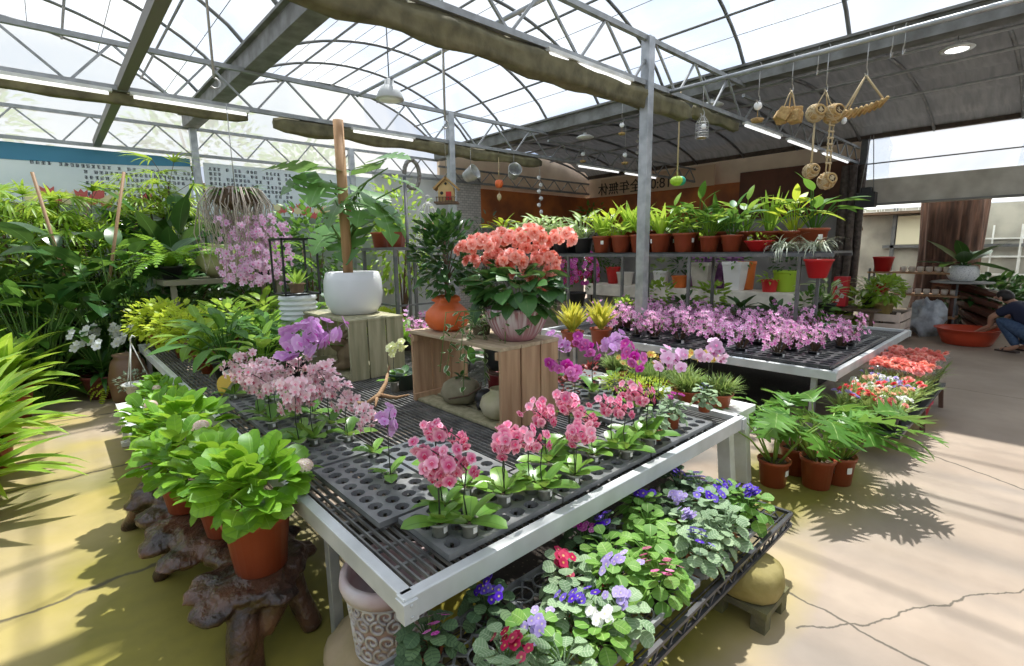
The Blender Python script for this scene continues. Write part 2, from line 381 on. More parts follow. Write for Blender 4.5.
# gutters: thick folded-steel channels on top of the trusses
for x, w_ in ((X1, .22), (X2, .22)):
    mb = MB(); mb.box((x, (YN + YF) / 2, ZG + .11), (w_, YF - YN, .22)); mb.box((x - w_ * .62, (YN + YF) / 2, ZG + .21), (.06, YF - YN, .03)); mb.box((x + w_ * .62, (YN + YF) / 2, ZG + .21), (.06, YF - YN, .03))
    struct('gutter_beam', mb, GREYBEAM)
mb = MB(); mb.box((.79, (1.0 + YF) / 2, ZT + .05), (.09, YF - 1.0, .10)); struct('tie_beam', mb, plain('beam_brown_grey', (.19, .18, .16), .6, .3))
mb = MB(); mb.tube([(5.3, -2, ZT), (5.3, 3.15, ZT)], .022, 8); struct('hanging_rail', mb, STEEL)
mb = MB(); mb.tube([(3.4, 3.25, ZT + .42), (3.4, 6.8, ZT + .42)], .022, 8); struct('hanging_rail', mb, STEEL)
# trusses across the house
for y in YT:
    t0, t1 = XL, X3
    mb = MB(); mb.box(((t0 + t1) / 2, y, ZT + .02), (t1 - t0, .05, .05)); mb.box(((t0 + X2) / 2, y, ZT + .46), (X2 - t0, .05, .05))
    k = 0; x = t0
    while x < X2 - .1:
        mb.bar((x, y, ZT + .04), (x + .36, y, ZT + .45), .022); mb.bar((x + .36, y, ZT + .45), (x + .80, y, ZT + .04), .022); x += .86
    x = X2 + .1
    while x < X3 - .5:
        mb.bar((x, y, ZT + .04), (x + .3, y, ZT + .32), .02); mb.bar((x + .3, y, ZT + .32), (x + .6, y, ZT + .04), .02); x += .62
    mb.box(((X2 + X3) / 2, y, ZT + .33), (X3 - X2, .04, .04))
    struct('roof_truss', mb, plain('truss_steel', (.36, .375, .385), .5, .45, (.25, .26, .26), 8))
# posts (square galvanised)
for x, y, h in ((4.92, 3.2, ZG + .02), (4.98, 6.85, ZG), (2.12, 10.45, ZG), (5.0, 10.45, ZG), (-1.2, 10.45, ZG)):
    mb = MB(); mb.box((x, y, h / 2), (.105, .105, h)); mb.box((x, y, .012), (.2, .2, .024)); struct('post', mb, STEEL, .006)
mb = MB(); mb.box((13.0, 3.1, 1.9), (.12, .12, 3.8)); struct('post', mb, DKSTEEL)
# dark shade-cloth bay
clothm = plain('dark_shade_cloth', (.14, .138, .14), .7, 0, (.24, .238, .24), 2.0, bump=1.0, bscale=3, stretch=(1, 7, 1))
nt_ = clothm.node_tree; b_ = next(n for n in nt_.nodes if n.type == 'BSDF_PRINCIPLED'); o2 = next(n for n in nt_.nodes if n.type == 'OUTPUT_MATERIAL')
tp_ = N(nt_, 'ShaderNodeBsdfTransparent'); tl_ = N(nt_, 'ShaderNodeBsdfTranslucent'); tl_.inputs[0].default_value = (.45, .45, .45, 1)
x1_ = N(nt_, 'ShaderNodeMixShader'); x1_.inputs[0].default_value = .022; x2_ = N(nt_, 'ShaderNodeMixShader'); x2_.inputs[0].default_value = .015
nt_.links.new(b_.outputs[0], x1_.inputs[1]); nt_.links.new(tl_.outputs[0], x1_.inputs[2]); nt_.links.new(x1_.outputs[0], x2_.inputs[1]); nt_.links.new(tp_.outputs[0], x2_.inputs[2]); nt_.links.new(x2_.outputs[0], o2.inputs[0])
def zr(x): return arch(x, X2, X3, 3.95, 4.42)
mb = MB(); ny, n = 110, 26; vs = []
for j in range(ny + 1):
    y = YN + (YF - YN) * j / ny
    for i in range(n + 1):
        x = X2 + (X3 - X2) * i / n
        vs.append((x, y, zr(x) - .05 - .10 * abs(sin(pi * x * 1.25)) + .025 * sin(x * 24 + 2.5 * mnoise.noise(Vector((x * .6, y * .5, 0)))) * (.4 + .6 * sin(y * 1.3) ** 2)))
mb.add(vs, [(j * (n + 1) + i, j * (n + 1) + i + 1, (j + 1) * (n + 1) + i + 1, (j + 1) * (n + 1) + i) for j in range(ny) for i in range(n)])
struct('ceiling', mb, clothm)
for y in RY:
    mb = MB(); mb.tube([(X2 + (X3 - X2) * i / 16, y, zr(X2 + (X3 - X2) * i / 16) - .17) for i in range(17)], .028, 6); struct('arch_rib', mb, DKSTEEL)
for x in (8.6, 9.9, 11.2):
    mb = MB(); mb.tube([(x, YN, zr(x) - .24), (x, YF, zr(x) - .24)], .022, 6); struct('purlin', mb, STEEL)
mb = MB(); mb.box((X3, (YN + 3.1) / 2, 3.84), (.12, 3.1 - YN, .12)); mb.box((X3, (3.1 + YF) / 2, 3.84), (.12, YF - 3.1, .12)); struct('lintel', mb, plain('dark_timber', (.06, .045, .035), .8, 0, (.11, .08, .06), 9))

# ------------------------------------------------------------------ far walls
RUST = plain('rust_board', (.52, .155, .035), .6, 0, (.26, .08, .028), 1.3, bump=.25, bscale=20, lo=.42, hi=.62)
BEIGE = plain('beige_board', (.86, .69, .52), .7, 0, (.74, .57, .42), 2)
DULL = plain('dull_plaster', (.42, .41, .39), .85, 0, (.27, .26, .25), 1.6, bump=.3, bscale=9)
CREAM = plain('cream_wall', (.86, .82, .73), .8, 0, (.60, .56, .48), 2)
PALEW = plain('whitewashed_wall', (.72, .73, .72), .85, 0, (.50, .51, .51), 1.1, bump=.25, bscale=7)
YW = 10.62
def wallY(name, x0, x1, z0, z1, mat, y=YW, th=.1):
    mb = MB(); mb.box(((x0 + x1) / 2, y + th / 2, (z0 + z1) / 2), (x1 - x0, th, z1 - z0)); return struct(name, mb, mat)
def wallX(name, y0, y1, z0, z1, mat, x=X3, th=.1):
    mb = MB(); mb.box((x + th / 2, (y0 + y1) / 2, (z0 + z1) / 2), (th, y1 - y0, z1 - z0)); return struct(name, mb, mat)
GREENW = plain('grey_green_wall', (.36, .42, .38), .8, 0, (.27, .32, .28), 3)
wallY('wall_back', -6, 5.6, 0, 2.45, GREENW, YW + .1)
wallY('wall_back', 5.6, 8.2, 0, 3.45, PALEW)
def film2_mat():
    m, nt, out = newmat('wall_film'); tp = N(nt, 'ShaderNodeBsdfTransparent'); tp.inputs[0].default_value = (.9, .95, .93, 1); tl = N(nt, 'ShaderNodeBsdfTranslucent'); tl.inputs[0].default_value = (.95, .97, .97, 1)
    x = N(nt, 'ShaderNodeMixShader'); x.inputs[0].default_value = .55; nt.links.new(tp.outputs[0], x.inputs[1]); nt.links.new(tl.outputs[0], x.inputs[2]); nt.links.new(x.outputs[0], out.inputs[0]); return m
FILM2 = film2_mat()
wallX('unseen_wall_left', -5.0, 10.7, 0, 2.3, GREENW, XL - .12); wallY('unseen_wall_front', -3.2, 13.2, 0, 2.4, GREENW, -5.0)  # low walls out of view, added to block side light and raise contrast
fw = MB(); fw.add([(-6, YW + .3, 3.2), (5.6, YW + .3, 3.2), (5.6, YW + .3, 5.0), (-6, YW + .3, 5.0)], [(0, 1, 2, 3)]); struct('wall_back', fw, FILM2)
# brick pier
def brickmat():
    m, nt, out = newmat('white_brick'); b = N(nt, 'ShaderNodeBsdfPrincipled'); t = N(nt, 'ShaderNodeTexBrick')
    mp = N(nt, 'ShaderNodeMapping'); mp.inputs['Rotation'].default_value = (R(-90), 0, 0); nt.links.new(N(nt, 'ShaderNodeTexCoord').outputs['Object'], mp.inputs[0]); nt.links.new(mp.outputs[0], t.inputs[0])
    for i, c in ((1, (.66, .63, .60)), (2, (.50, .47, .45)), (3, (.33, .32, .31))): t.inputs[i].default_value = c4(c)
    t.inputs['Scale'].default_value = 4.0; t.inputs['Mortar Size'].default_value = .025
    nt.links.new(t.outputs[0], b.inputs[0]); b.inputs['Roughness'].default_value = .85; nt.links.new(b.outputs[0], out.inputs[0]); return m
wallY('wall_back', 7.75, 8.62, 0, 3.5, brickmat(), YW - .06)
wallY('wall_back', 8.6, 13, 2.28, 3.2, RUST, YW - .08)
wallY('wall_back', 8.2, 13, 0, 2.3, DULL, YW + .05)
wallY('wall_back', 7.4, 13.4, 3.2, 4.3, BEIGE, YW + .05)
wallX('wall_right', 5.7, 10.55, 2.28, 3.2, RUST); wallX('wall_right', 3.2, 5.7, 2.28, 3.42, plain('dark_brown_board', (.17, .06, .03), .6, 0, (.08, .03, .018), 1.5, bump=.3, bscale=12))
wallX('wall_right', 3.2, 10.6, 0, 2.3, DULL, X3 + .08); wallX('wall_right', 3.2, 10.9, 3.2, 4.2, BEIGE, X3 + .12)
# opening to the sky above the shop front on the far side
wallX('wall_right', -5, 3.05, 2.44, 2.96, CREAM)
wallX('wall_right', -5, 6.0, 0, 2.5, plain('shop_wall', (.44, .42, .36), .85, 0, (.26, .25, .22), 1.5), 16.0); wallX('wall_right', -5, 3.2, 2.42, 2.46, DULL, 12.95, .2)
mb = MB(); mb.add([(X3 + .05, -5, 2.96), (X3 + .05, 3.05, 2.96), (X3 + .05, 3.05, 3.82), (X3 + .05, -5, 3.82)], [(0, 1, 2, 3)]); wi = struct('window_1', mb, FILM)
mb = MB(); mb.tube([(X3, -5, 3.28), (X3, 3.05, 3.28)], .015, 6); struct('window_wire', mb, DKSTEEL)
mb = MB(); mb.box((14.6, .4, 2.56), (3.0, 11.0, .06)); struct('ceiling', mb, FILM2)  # shop ceiling added to dim and diffuse the daylight in there
mb = MB()
for y in (3.0, 2.35, 1.7, -.4, -1.4): mb.box((15.9, y, 1.25), (.08, .08, 2.5))
mb.box((15.9, .6, 1.55), (.08, 5.2, .07)); struct('trim_1', mb, DKSTEEL)
for y, z0, z1 in ((2.68, 1.6, 2.3), (2.02, 1.62, 2.25)): wallX('wall_right', y - .25, y + .25, z0, z1, plain('pale_yellow', (.78, .74, .55), .7), 15.85, .03)
# dark weathered timber column at the shop corner
mb = MB()
for k in range(7):
    a = k * 2.4; mb.tube([(12.75 + .13 * cos(a), 3.2 + .16 * sin(a) , 0), (12.75 + .15 * cos(a + .2), 3.2 + .17 * sin(a + .2), 1.4), (12.75 + .14 * cos(a), 3.2 + .15 * sin(a), 3.25)], .075, 7)
struct('pillar', mb, plain('weathered_timber', (.075, .06, .05), .85, 0, (.16, .13, .11), 14, bump=.8, bscale=25))

# banners on the back wall
BANW = plain('banner_white', (.66, .72, .78), .6, 0, (.78, .82, .85), 1.2); BANB = plain('banner_blue', (.055, .22, .36), .6); INK = plain('ink', (.10, .11, .14), .7)
RED = plain('tulip_red', (.62, .12, .12), .6); YEL = plain('tulip_cream', (.80, .70, .42), .6)
def banner(x0, x1, z0, z1, label, blue, rows, tul, name='banner', seed=1):
    rg = random.Random(seed); y = YW - .05
    t = thing(name, label, 'banner', ((x0 + x1) / 2, y, z0)); xo = (x0 + x1) / 2
    mb = MB(); mb.box((0, 0, (z1 - z0) / 2), (x1 - x0, .03, z1 - z0)); mb.build('panel', BANW, t)
    if blue:
        mb = MB(); W_ = (x1 - x0); H = z1 - z0
        for i in range(12):
            xa, xb = -W_ / 2 + W_ * i / 12, -W_ / 2 + W_ * (i + 1) / 12; za = H - .13 - .12 * sin(pi * i / 12) ; zb = H - .13 - .12 * sin(pi * (i + 1) / 12)
            mb.add([(xa, -.02, za), (xb, -.02, zb), (xb, -.02, H), (xa, -.02, H)], [(0, 1, 2, 3)], smooth=False)
        mb.build('blue_band', BANB, t)
    mb = MB()
    for (xa, xb, zz, cs) in rows:
        x = xa
        while x < xb:
            if rg.random() < .86: 
                for q in range(3): mb.box((x - xo + rg.uniform(-.08, .08) * cs, -.018, zz - z0 + cs * (.36 - .34 * q)), (cs * rg.uniform(.5, .85), .004, cs * .16))
                for q in range(rg.choice((1, 2))): mb.box((x - xo + rg.uniform(-.3, .3) * cs, -.018, zz - z0), (cs * .15, .004, cs * rg.uniform(.6, .95)))
            x += cs * (1.12 if rg.random() < .88 else 2.2)
    mb.build('lettering', INK, t)
    if tul:
        mr, my, mg = MB(), MB(), MB()
        for i in range(tul[0]):
            x = rg.uniform(*tul[1]); z = rg.uniform(*tul[2]); q = mr if i % 3 else my; s_ = tul[3]
            q.add([(x - xo - s_, -.02 - i * .0004, z - z0 + s_), (x - xo - s_ * .8, -.02 - i * .0004, z - z0 - s_ * .6), (x - xo, -.02 - i * .0004, z - z0 - s_), (x - xo + s_ * .8, -.02 - i * .0004, z - z0 - s_ * .6), (x - xo + s_, -.02 - i * .0004, z - z0 + s_), (x - xo + s_ * .4, -.02 - i * .0004, z - z0 + s_ * .5), (x - xo, -.02 - i * .0004, z - z0 + s_ * 1.1), (x - xo - s_ * .4, -.02 - i * .0004, z - z0 + s_ * .5)], [tuple(range(8))], smooth=False)
            mg.add([(x - xo - .008, -.019, .02), (x - xo + .008, -.019, .02), (x - xo + .008, -.019, z - z0), (x - xo - .008, -.019, z - z0)], [(0, 1, 2, 3)], smooth=False)
        mr.build('red_tulips', RED, t); my.build('cream_tulips', YEL, t); mg.build('tulip_stems', plain('print_brown', (.25, .2, .14), .7), t)
za = lambda px, py: atY(px, py, YW).z
rows = [(atY(60, 0, YW).x if k else atY(5, 0, YW).x, atY(178, 0, YW).x - .12 * k, 3.0 - .085 * k, .058) for k in range(6)]
banner(-3.2, 2.05, 2.40, 3.26, 'long white wall banner with blue top band, rows of small characters and printed red tulips', True, rows, (34, (-3, 2.0), (2.42, 2.60), .085), seed=3)
rows = [(2.35, 3.75, 3.12 - .085 * k, .062) for k in range(8)]
banner(2.25, 5.55, 2.32, 3.22, 'white wall banner printed with a dense block of characters beside the grey post', False, rows, (22, (3.2, 5.5), (2.36, 2.52), .07), seed=8)
# sign board with lettering seen from behind (mirrored)
sg = thing('sign_board', 'beige hanging board with large dark characters reading backwards above the rust wall', 'sign', (X3 - .1, 8.1, 3.2))
y0, y1 = atX(672, 190, X3 - .1).y, atX(601, 190, X3 - .1).y
mb = MB(); mb.box((0, (y0 + y1) / 2 - 8.1 - .6, .24), (.04, y1 - y0 + 1.2, .52)); mb.build('board', plain('sign_tan', (.66, .46, .30), .6), sg)
cu = bpy.data.curves.new('lettering', 'FONT'); cu.body = '18:00 全年無休'; cu.size = .52; cu.extrude = .006; cu.align_x = 'LEFT'
cu.materials.append(plain('sign_ink', (.05, .03, .025), .6)); to = bpy.data.objects.new('lettering', cu); COL.objects.link(to); to.parent = sg
# text plane faces -X; mirrored so it reads from the other side
bpy.context.view_layer.update()
k_ = (y1 - y0) / max(.1, to.dimensions.x)
me_ = bpy.data.meshes.new_from_object(to.evaluated_get(bpy.context.evaluated_depsgraph_get())); me_.transform(Matrix(((0, 0, 1, -.035), (1, 0, 0, y0 - 8.1), (0, 1, 0, .06), (0, 0, 0, 1))) @ Matrix.Diagonal((k_, k_, 1, 1)))
bpy.data.objects.remove(to); mkobj('mirrored_lettering', me_, sg)
# ------------------------------------------------------------------ plant materials
L_HYD = leafmat('leaf_hydrangea', (.045, .17, .008), (.25, .50, .03), rib=(.30, .52, .08), ribw=.05, stripe=((.14, .32, .03), 30, .5), tr=.4)  # dark tone deepened to put shadow among the leaves into the colour
L_ORC = leafmat('leaf_orchid', (.07, .20, .03), (.22, .40, .06), rib=(.05, .15, .02), ribw=.06, tr=.25, rough=.3)
L_VIO = leafmat('leaf_violet_grey', (.11, .21, .10), (.29, .41, .22), rib=(.42, .52, .34), ribw=.05, stripe=((.42, .52, .34), 34, .6), tr=.2, rough=.7)
L_VIOG = leafmat('leaf_violet_green', (.07, .21, .025), (.24, .44, .07), rib=(.40, .55, .2), ribw=.06, stripe=((.10, .26, .04), 34, .4), tr=.3, rough=.6)
L_VIOD = leafmat('leaf_violet_dark', (.045, .10, .045), (.12, .20, .08), rib=(.14, .22, .1), ribw=.05, stripe=((.03, .07, .03), 34, .4), tr=.15, rough=.65)
L_DARK = leafmat('leaf_dark_glossy', (.012, .055, .012), (.05, .15, .03), rib=(.10, .22, .06), ribw=.05, tr=.22, rough=.3)
L_MID = leafmat('leaf_mid_green', (.03, .11, .015), (.12, .30, .04), rib=(.16, .34, .08), ribw=.06, tr=.35)
L_LIGHT = leafmat('leaf_light_green', (.14, .30, .03), (.36, .56, .07), rib=(.34, .55, .14), ribw=.07, tr=.45)
L_LIME = leafmat('leaf_lime', (.26, .42, .02), (.58, .70, .06), rib=(.6, .7, .15), ribw=.05, tr=.45)
L_FERN = leafmat('leaf_fern', (.09, .26, .02), (.30, .55, .05), tr=.45)
L_PALM = leafmat('leaf_palm', (.07, .22, .015), (.40, .58, .06), rib=(.35, .5, .1), ribw=.1, tr=.4)
L_STRAP = leafmat('leaf_strap', (.10, .30, .02), (.42, .62, .06), rib=(.45, .6, .12), ribw=.16, tr=.4, rough=.35)
L_VARI = leafmat('leaf_variegated', (.13, .32, .04), (.25, .45, .08), edge=(.09, .28, .04), edgew=.80, rib=(.86, .90, .62), ribw=.8, tr=.35)
L_IVY = leafmat('leaf_ivy', (.05, .14, .03), (.14, .26, .07), edge=(.74, .78, .56), edgew=.68, tr=.25)
L_MON = leafmat('leaf_monstera', (.04, .15, .03), (.16, .34, .09), rib=(.24, .42, .16), ribw=.05, tr=.3, rough=.3)
L_SEL = leafmat('leaf_selloum', (.035, .13, .018), (.16, .36, .055), rib=(.40, .58, .18), ribw=.045, tr=.35, rough=.35)
L_BEG = leafmat('leaf_begonia', (.02, .075, .02), (.07, .19, .04), rib=(.1, .2, .06), ribw=.05, tr=.2)
L_GREY = leafmat('leaf_silver', (.40, .47, .38), (.66, .70, .58), tr=.2, rough=.7)
L_GREYD = leafmat('leaf_grey_green', (.10, .15, .10), (.22, .28, .20), tr=.2, rough=.7)
L_CARN = leafmat('leaf_grass_green', (.14, .26, .06), (.34, .46, .14), tr=.3)
L_BROM = leafmat('leaf_yellow', (.40, .40, .03), (.70, .66, .10), rib=(.25, .40, .04), ribw=.2, tr=.35)
L_GOLD = leafmat('leaf_golden', (.55, .34, .03), (.72, .50, .05), tr=.3)
P_PINK = petalmat('petal_pink', (.93, .50, .63), (.72, .10, .28), (.90, .62, .70), lip=(.6, .01, .10), tr=.2)
P_MAG = petalmat('petal_magenta', (.80, .18, .62), (.55, .03, .38), (.86, .5, .7), lip=(.5, .0, .2))
P_LILAC = petalmat('petal_lilac', (.80, .50, .82), (.74, .36, .76), (.9, .72, .9), lip=(.6, .1, .5))
P_PALE = petalmat('petal_pale_pink', (.96, .76, .80), (.86, .52, .60), (.95, .85, .8), lip=(.7, .2, .28), tr=.2)
P_BLUSH = petalmat('petal_blush', (.86, .62, .82), (.80, .44, .72), (.92, .8, .9), lip=(.7, .2, .45))
P_YEL = petalmat('petal_yellow', (.90, .76, .28), (.86, .64, .12), (.9, .8, .5), lip=(.75, .2, .08))
P_CREAM = petalmat('petal_cream', (.84, .86, .52), (.72, .78, .30), (.88, .9, .7))
P_DEN = petalmat('petal_dendrobium', (.92, .62, .82), (.80, .32, .64), (.92, .74, .88), lip=(.6, .06, .4))
P_VIOLET = petalmat('petal_violet', (.16, .07, .66), (.09, .03, .46), (.85, .75, .1))
P_LAV = petalmat('petal_lavender', (.56, .46, .80), (.42, .32, .70), (.8, .75, .4))
P_WHITE = petalmat('petal_white', (.90, .90, .88), (.86, .86, .84), (.8, .8, .4))
P_CRIM = petalmat('petal_crimson', (.62, .01, .10), (.46, .0, .06), (.8, .6, .2))
P_ROSE = petalmat('petal_rose', (.86, .32, .52), (.78, .18, .42), (.9, .7, .3))
P_CORAL = petalmat('petal_coral', (.96, .50, .40), (.86, .20, .13), (.55, .09, .02))
P_CARN = petalmat('petal_salmon', (.92, .36, .30), (.86, .20, .18), (.9, .5, .3))
P_HYD = petalmat('petal_hydrangea', (.86, .66, .64), (.82, .70, .52), (.74, .72, .30))
POTR = plain('pot_red_brown', (.34, .075, .03), .42, 0, (.27, .055, .022), 5)
POTT = plain('pot_terracotta', (.50, .13, .055), .5, 0, (.40, .10, .04), 6)
POTRED = plain('pot_red', (.52, .02, .02), .35); POTW = plain('pot_white', (.82, .82, .80), .35, 0, (.70, .70, .68), 4)
POTK = plain('pot_black', (.03, .03, .032), .45); POTC = plain('pot_clear_plastic', (.40, .42, .38), .3, 0, (.26, .25, .2), 15)
SOIL = plain('soil', (.07, .045, .03), .95, 0, (.13, .09, .06), 40, bump=1, bscale=60)
TAGW = plain('tag_white', (.85, .85, .84), .5); STEMG = plain('stem_green', (.12, .22, .05), .5); STEMK = plain('stake_dark', (.04, .045, .035), .5)
WOODB = plain('stem_brown', (.16, .10, .06), .8, 0, (.09, .06, .04), 20, bump=.6)

# ------------------------------------------------------------------ pots
def potprof(r0, r1, h, rim=.06, lip=.006):
    t = max(.003, r1 * .05)
    return [(r0 * .85, 0), (r0, h * .02), (r1 - lip, h * (1 - rim * 2.2)), (r1 + lip * .4, h * (1 - rim * 2)), (r1 + lip, h * (1 - rim * .2)), (r1 + lip * .5, h), (r1 - t, h), (r1 - t - .001, h * .86), (r1 * .5, h * .86)]
def pot_parts(r0, r1, h, mat, soil=True, label=None, tag_=None, n=24, inner=None):
    mb = MB(); mb.lathe(potprof(r0, r1, h)[:-1], n); subs = []
    if soil:
        sb = MB(); sb.lathe([(r1 * .9, h * .86), (r1 * .6, h * .885), (0, h * .89)], n); subs.append(('soil', sb.mesh('soil', SOIL), None))
    if tag_ is not None:
        tb = MB(); a = tag_; rr = (r0 + (r1 - r0) * .62) + .0035; w_ = min(.28, .018 / r1)
        vs = []; 
        for i in range(4):
            t = a - w_ + 2 * w_ * i / 3; vs += [(rr * cos(t), rr * sin(t), h * .5), ((rr + .0018) * cos(t), (rr + .0018) * sin(t), h * .72)]
        tb.add(vs, [(2 * i, 2 * i + 2, 2 * i + 3, 2 * i + 1) for i in range(3)], smooth=False); subs.append(('price_tag', tb.mesh('price_tag', TAGW), 'white price tag'))
    return ('pot', mb.mesh('pot', mat), label, subs)
# ------------------------------------------------------------------ generic foliage
def rosette(mb, rg, n, L, W, prof, z=0, e0=(.2, 1.2), droop=(.3, 1.0), r0=.01, fold=.15, seg=6, wave=0, stem=0, az0=None, spread=2 * pi):
    for i in range(n):
        a = (az0 or 0) + i * 2.399963 % spread + rg.uniform(-.25, .25); t = i / max(1, n - 1)
        el = e0[0] + (e0[1] - e0[0]) * t + rg.uniform(-.12, .12); l = rg.uniform(*L) * (1 - .25 * t); wd = rg.uniform(*W) * (1 - .2 * t)
        b = Vector((r0 * cos(a), r0 * sin(a), z + .002 * i))
        if stem:
            s_ = stem * rg.uniform(.6, 1.15); p = [b, b + Vector((cos(a) * cos(el) * s_ * .5, sin(a) * cos(el) * s_ * .5, sin(el) * s_ * .6)), b + Vector((cos(a) * cos(el) * s_, sin(a) * cos(el) * s_, sin(el) * s_))]
            mb.tube(p, [wd * .045 + .001] * 3, 4, False, .3); b = p[2]; el -= rg.uniform(.4, 1.0)
        mb.leaf(b, a, el, l, wd, prof, rg.uniform(*droop), fold, seg, rg.uniform(-.25, .25), rg.random(), wave)
def bush(mb, rg, n, r, h0, h1, L, W, prof, seg=4, droop=(.2, .9), squash=1.0, up=.2, inner=.35, fold=.15, core=None):
    """leaves on an egg-shaped crown between h0 and h1"""
    zc = (h0 + h1) / 2; rz_ = (h1 - h0) / 2
    for i in range(n):
        z = rg.uniform(-.9, 1); a = rg.uniform(0, 2 * pi); q = rg.uniform(inner, 1) ** .6; s_ = sqrt(max(.02, 1 - z * z)) * q
        b = Vector((s_ * cos(a) * r, s_ * sin(a) * r * squash, zc + z * rz_ * q))
        el = up + z * .9 + rg.uniform(-.4, .4)
        mb.leaf(b, a + rg.uniform(-.7, .7), el, rg.uniform(*L), rg.uniform(*W), prof, rg.uniform(*droop), fold, seg, rg.uniform(-.6, .6), rg.random())
def twigs(mb, rg, n, r, h0, h1, rad=.006, base=(0, 0, 0)):
    for i in range(n):
        a = rg.uniform(0, 2 * pi); q = rg.uniform(.2, .85) * r; z = rg.uniform(h0 + (h1 - h0) * .4, h1 * .92)
        mb.tube([base, (q * .35 * cos(a), q * .35 * sin(a), h0 + (z - h0) * .45), (q * cos(a), q * sin(a), z)], [rad, rad * .8, rad * .4], 5, True)
def frond(mb, rg, base, az, el, L, W, droop, n=16, rnd=.5, pin=.42):
    p = Vector(base); ca, sa = cos(az), sin(az); st = L / n; side = Vector((-sa, ca, 0)); pts = [p.copy()]
    for i in range(n):
        t = (i + .5) / n; a = el - droop * t; d = Vector((ca * cos(a), sa * cos(a), sin(a))); p = p + d * st; pts.append(p.copy())
        w = W * sin(pi * min(1, .12 + t * .88)) ** .7; nor = side.cross(d) * -1
        for sg_ in (1, -1):
            q = side * sg_ * .93 + d * .38; tip = p + q * w + nor * (-.12 * w); e = d * (st * pin)
            mid = p + q * w * .5 + nor * .04 * w
            mb.add([p - e * .8, mid - e, tip, mid + e, p + e * .8], [(0, 1, 2, 3, 4)], [(0, t, rnd), (.5, t, rnd), (1, t, rnd), (.5, t, rnd), (0, t, rnd)])
    mb.tube(pts, [.0025] * (n + 1), 3, False, .2)
def fan(mb, rg, base, az, el, R_, n=11, spread=2.6, W=.05, droop=.6):
    for k in range(n):
        t = -spread / 2 + spread * k / (n - 1)
        mb.leaf(base, az + t, el - abs(t) * .25, R_ * (1 - .12 * abs(t)), W, blade, droop * rg.uniform(.6, 1.3), .2, 4, rg.uniform(-.3, .3), rg.random())
def flower_ball(mb, rg, c, r, n, fr, petals=4, wid=.6, squash=.7, low=-.15, ovl=1.0):
    for i in range(n):
        z = low + (1 - low) * (i + .5) / n; a = i * 2.399963; s_ = sqrt(max(0, 1 - z * z)); d = Vector((s_ * cos(a), s_ * sin(a), z))
        mb.flower(Vector(c) + Vector((d.x * r, d.y * r, d.z * r * squash)), d + Vector((0, 0, .15)), fr * rg.uniform(.85, 1.15), petals, wid, .12, rg.random(), rg.uniform(0, 6))
def rose(mb, rg, c, nrm, r):
    rn = rg.random()
    for k, (q, n_, cu) in enumerate(((1.0, 6, .05), (.8, 5, .3), (.52, 4, .65), (.28, 3, 1.0))):
        mb.flower(Vector(c) + Vector(nrm).normalized() * r * .12 * k, Vector(nrm) + Vector((rg.uniform(-.2, .2), rg.uniform(-.2, .2), rg.uniform(-.2, .2))), r * q * rg.uniform(.9, 1.1), n_, .5, cu, (rn * .5 + (.5, .2, .35, 0)[k]), rg.uniform(0, 6))

# ------------------------------------------------------------------ small phalaenopsis orchid
def orchid(key, mat, seed, H=.25, nf=10, fr=.019, leafL=(.09, .13), leafW=(.045, .06), spread=.06, nl=5, arch_=.0, spikes=1, potr=.027, poth=.072, wid=.5, cup=.12):
    rg = random.Random(seed); parts = []
    p = pot_parts(potr * .8, potr, poth, POTC, n=14); parts.append(p)
    tb = MB(); tb.box((-potr * .2, -potr * .98, poth * .75), (.014, .003, .018)); p[3].append(('price_tag', tb.mesh('price_tag', TAGW), 'white price tag'))
    mb = MB(); rosette(mb, rg, nl, leafL, leafW, oval, poth * .9, (.2, .95), (.2, .8), .006, .22, 7); parts.append(('foliage', mb.mesh('foliage', L_ORC), None))
    for s_ in range(spikes):
        az = rg.uniform(0, 6.28); dirv = Vector((cos(az), sin(az), 0)); b = Vector((.006 * cos(az), .006 * sin(az), poth * .9)); top = b + Vector((0, 0, H * .8))
        pts = [b, b + Vector((rg.uniform(-.01, .01), rg.uniform(-.01, .01), H * .4)), top]
        for i in range(1, 6): pts.append(top + dirv * (spread * 1.1 * i / 5) + Vector((0, 0, H * .2 * sin(pi * .5 * i / 5) - arch_ * (i / 5) ** 2)))
        sb = MB(); sb.tube(pts, .0022, 5); parts.append(('flower_stem', sb.mesh('flower_stem', STEMK), None))
        fb = MB()
        for i in range(nf):
            t = i / max(1, nf - 1); q = pts[2].lerp(pts[3], min(1, t * 2.0)) if t < .4 else pts[3 + min(4, int((t - .4) / .6 * 4.99))]
            off = Vector((rg.uniform(-1, 1), rg.uniform(-1, 1), rg.uniform(-.9, .7))) * spread * .55
            nrm = off.normalized() + Vector((-.55, -.65, .12)); fb.flower(q + off, nrm, fr * rg.uniform(.8, 1.15), 5, wid, cup, rg.random(), rg.uniform(-.3, .3), True, 1.35)
            fb.tube([q, q + off * .5 + Vector((0, 0, -.004)), q + off], .0011, 3, False)
        parts.append(('flower_spray', fb.mesh('flower_spray', mat), None))
    return proto(key, parts)
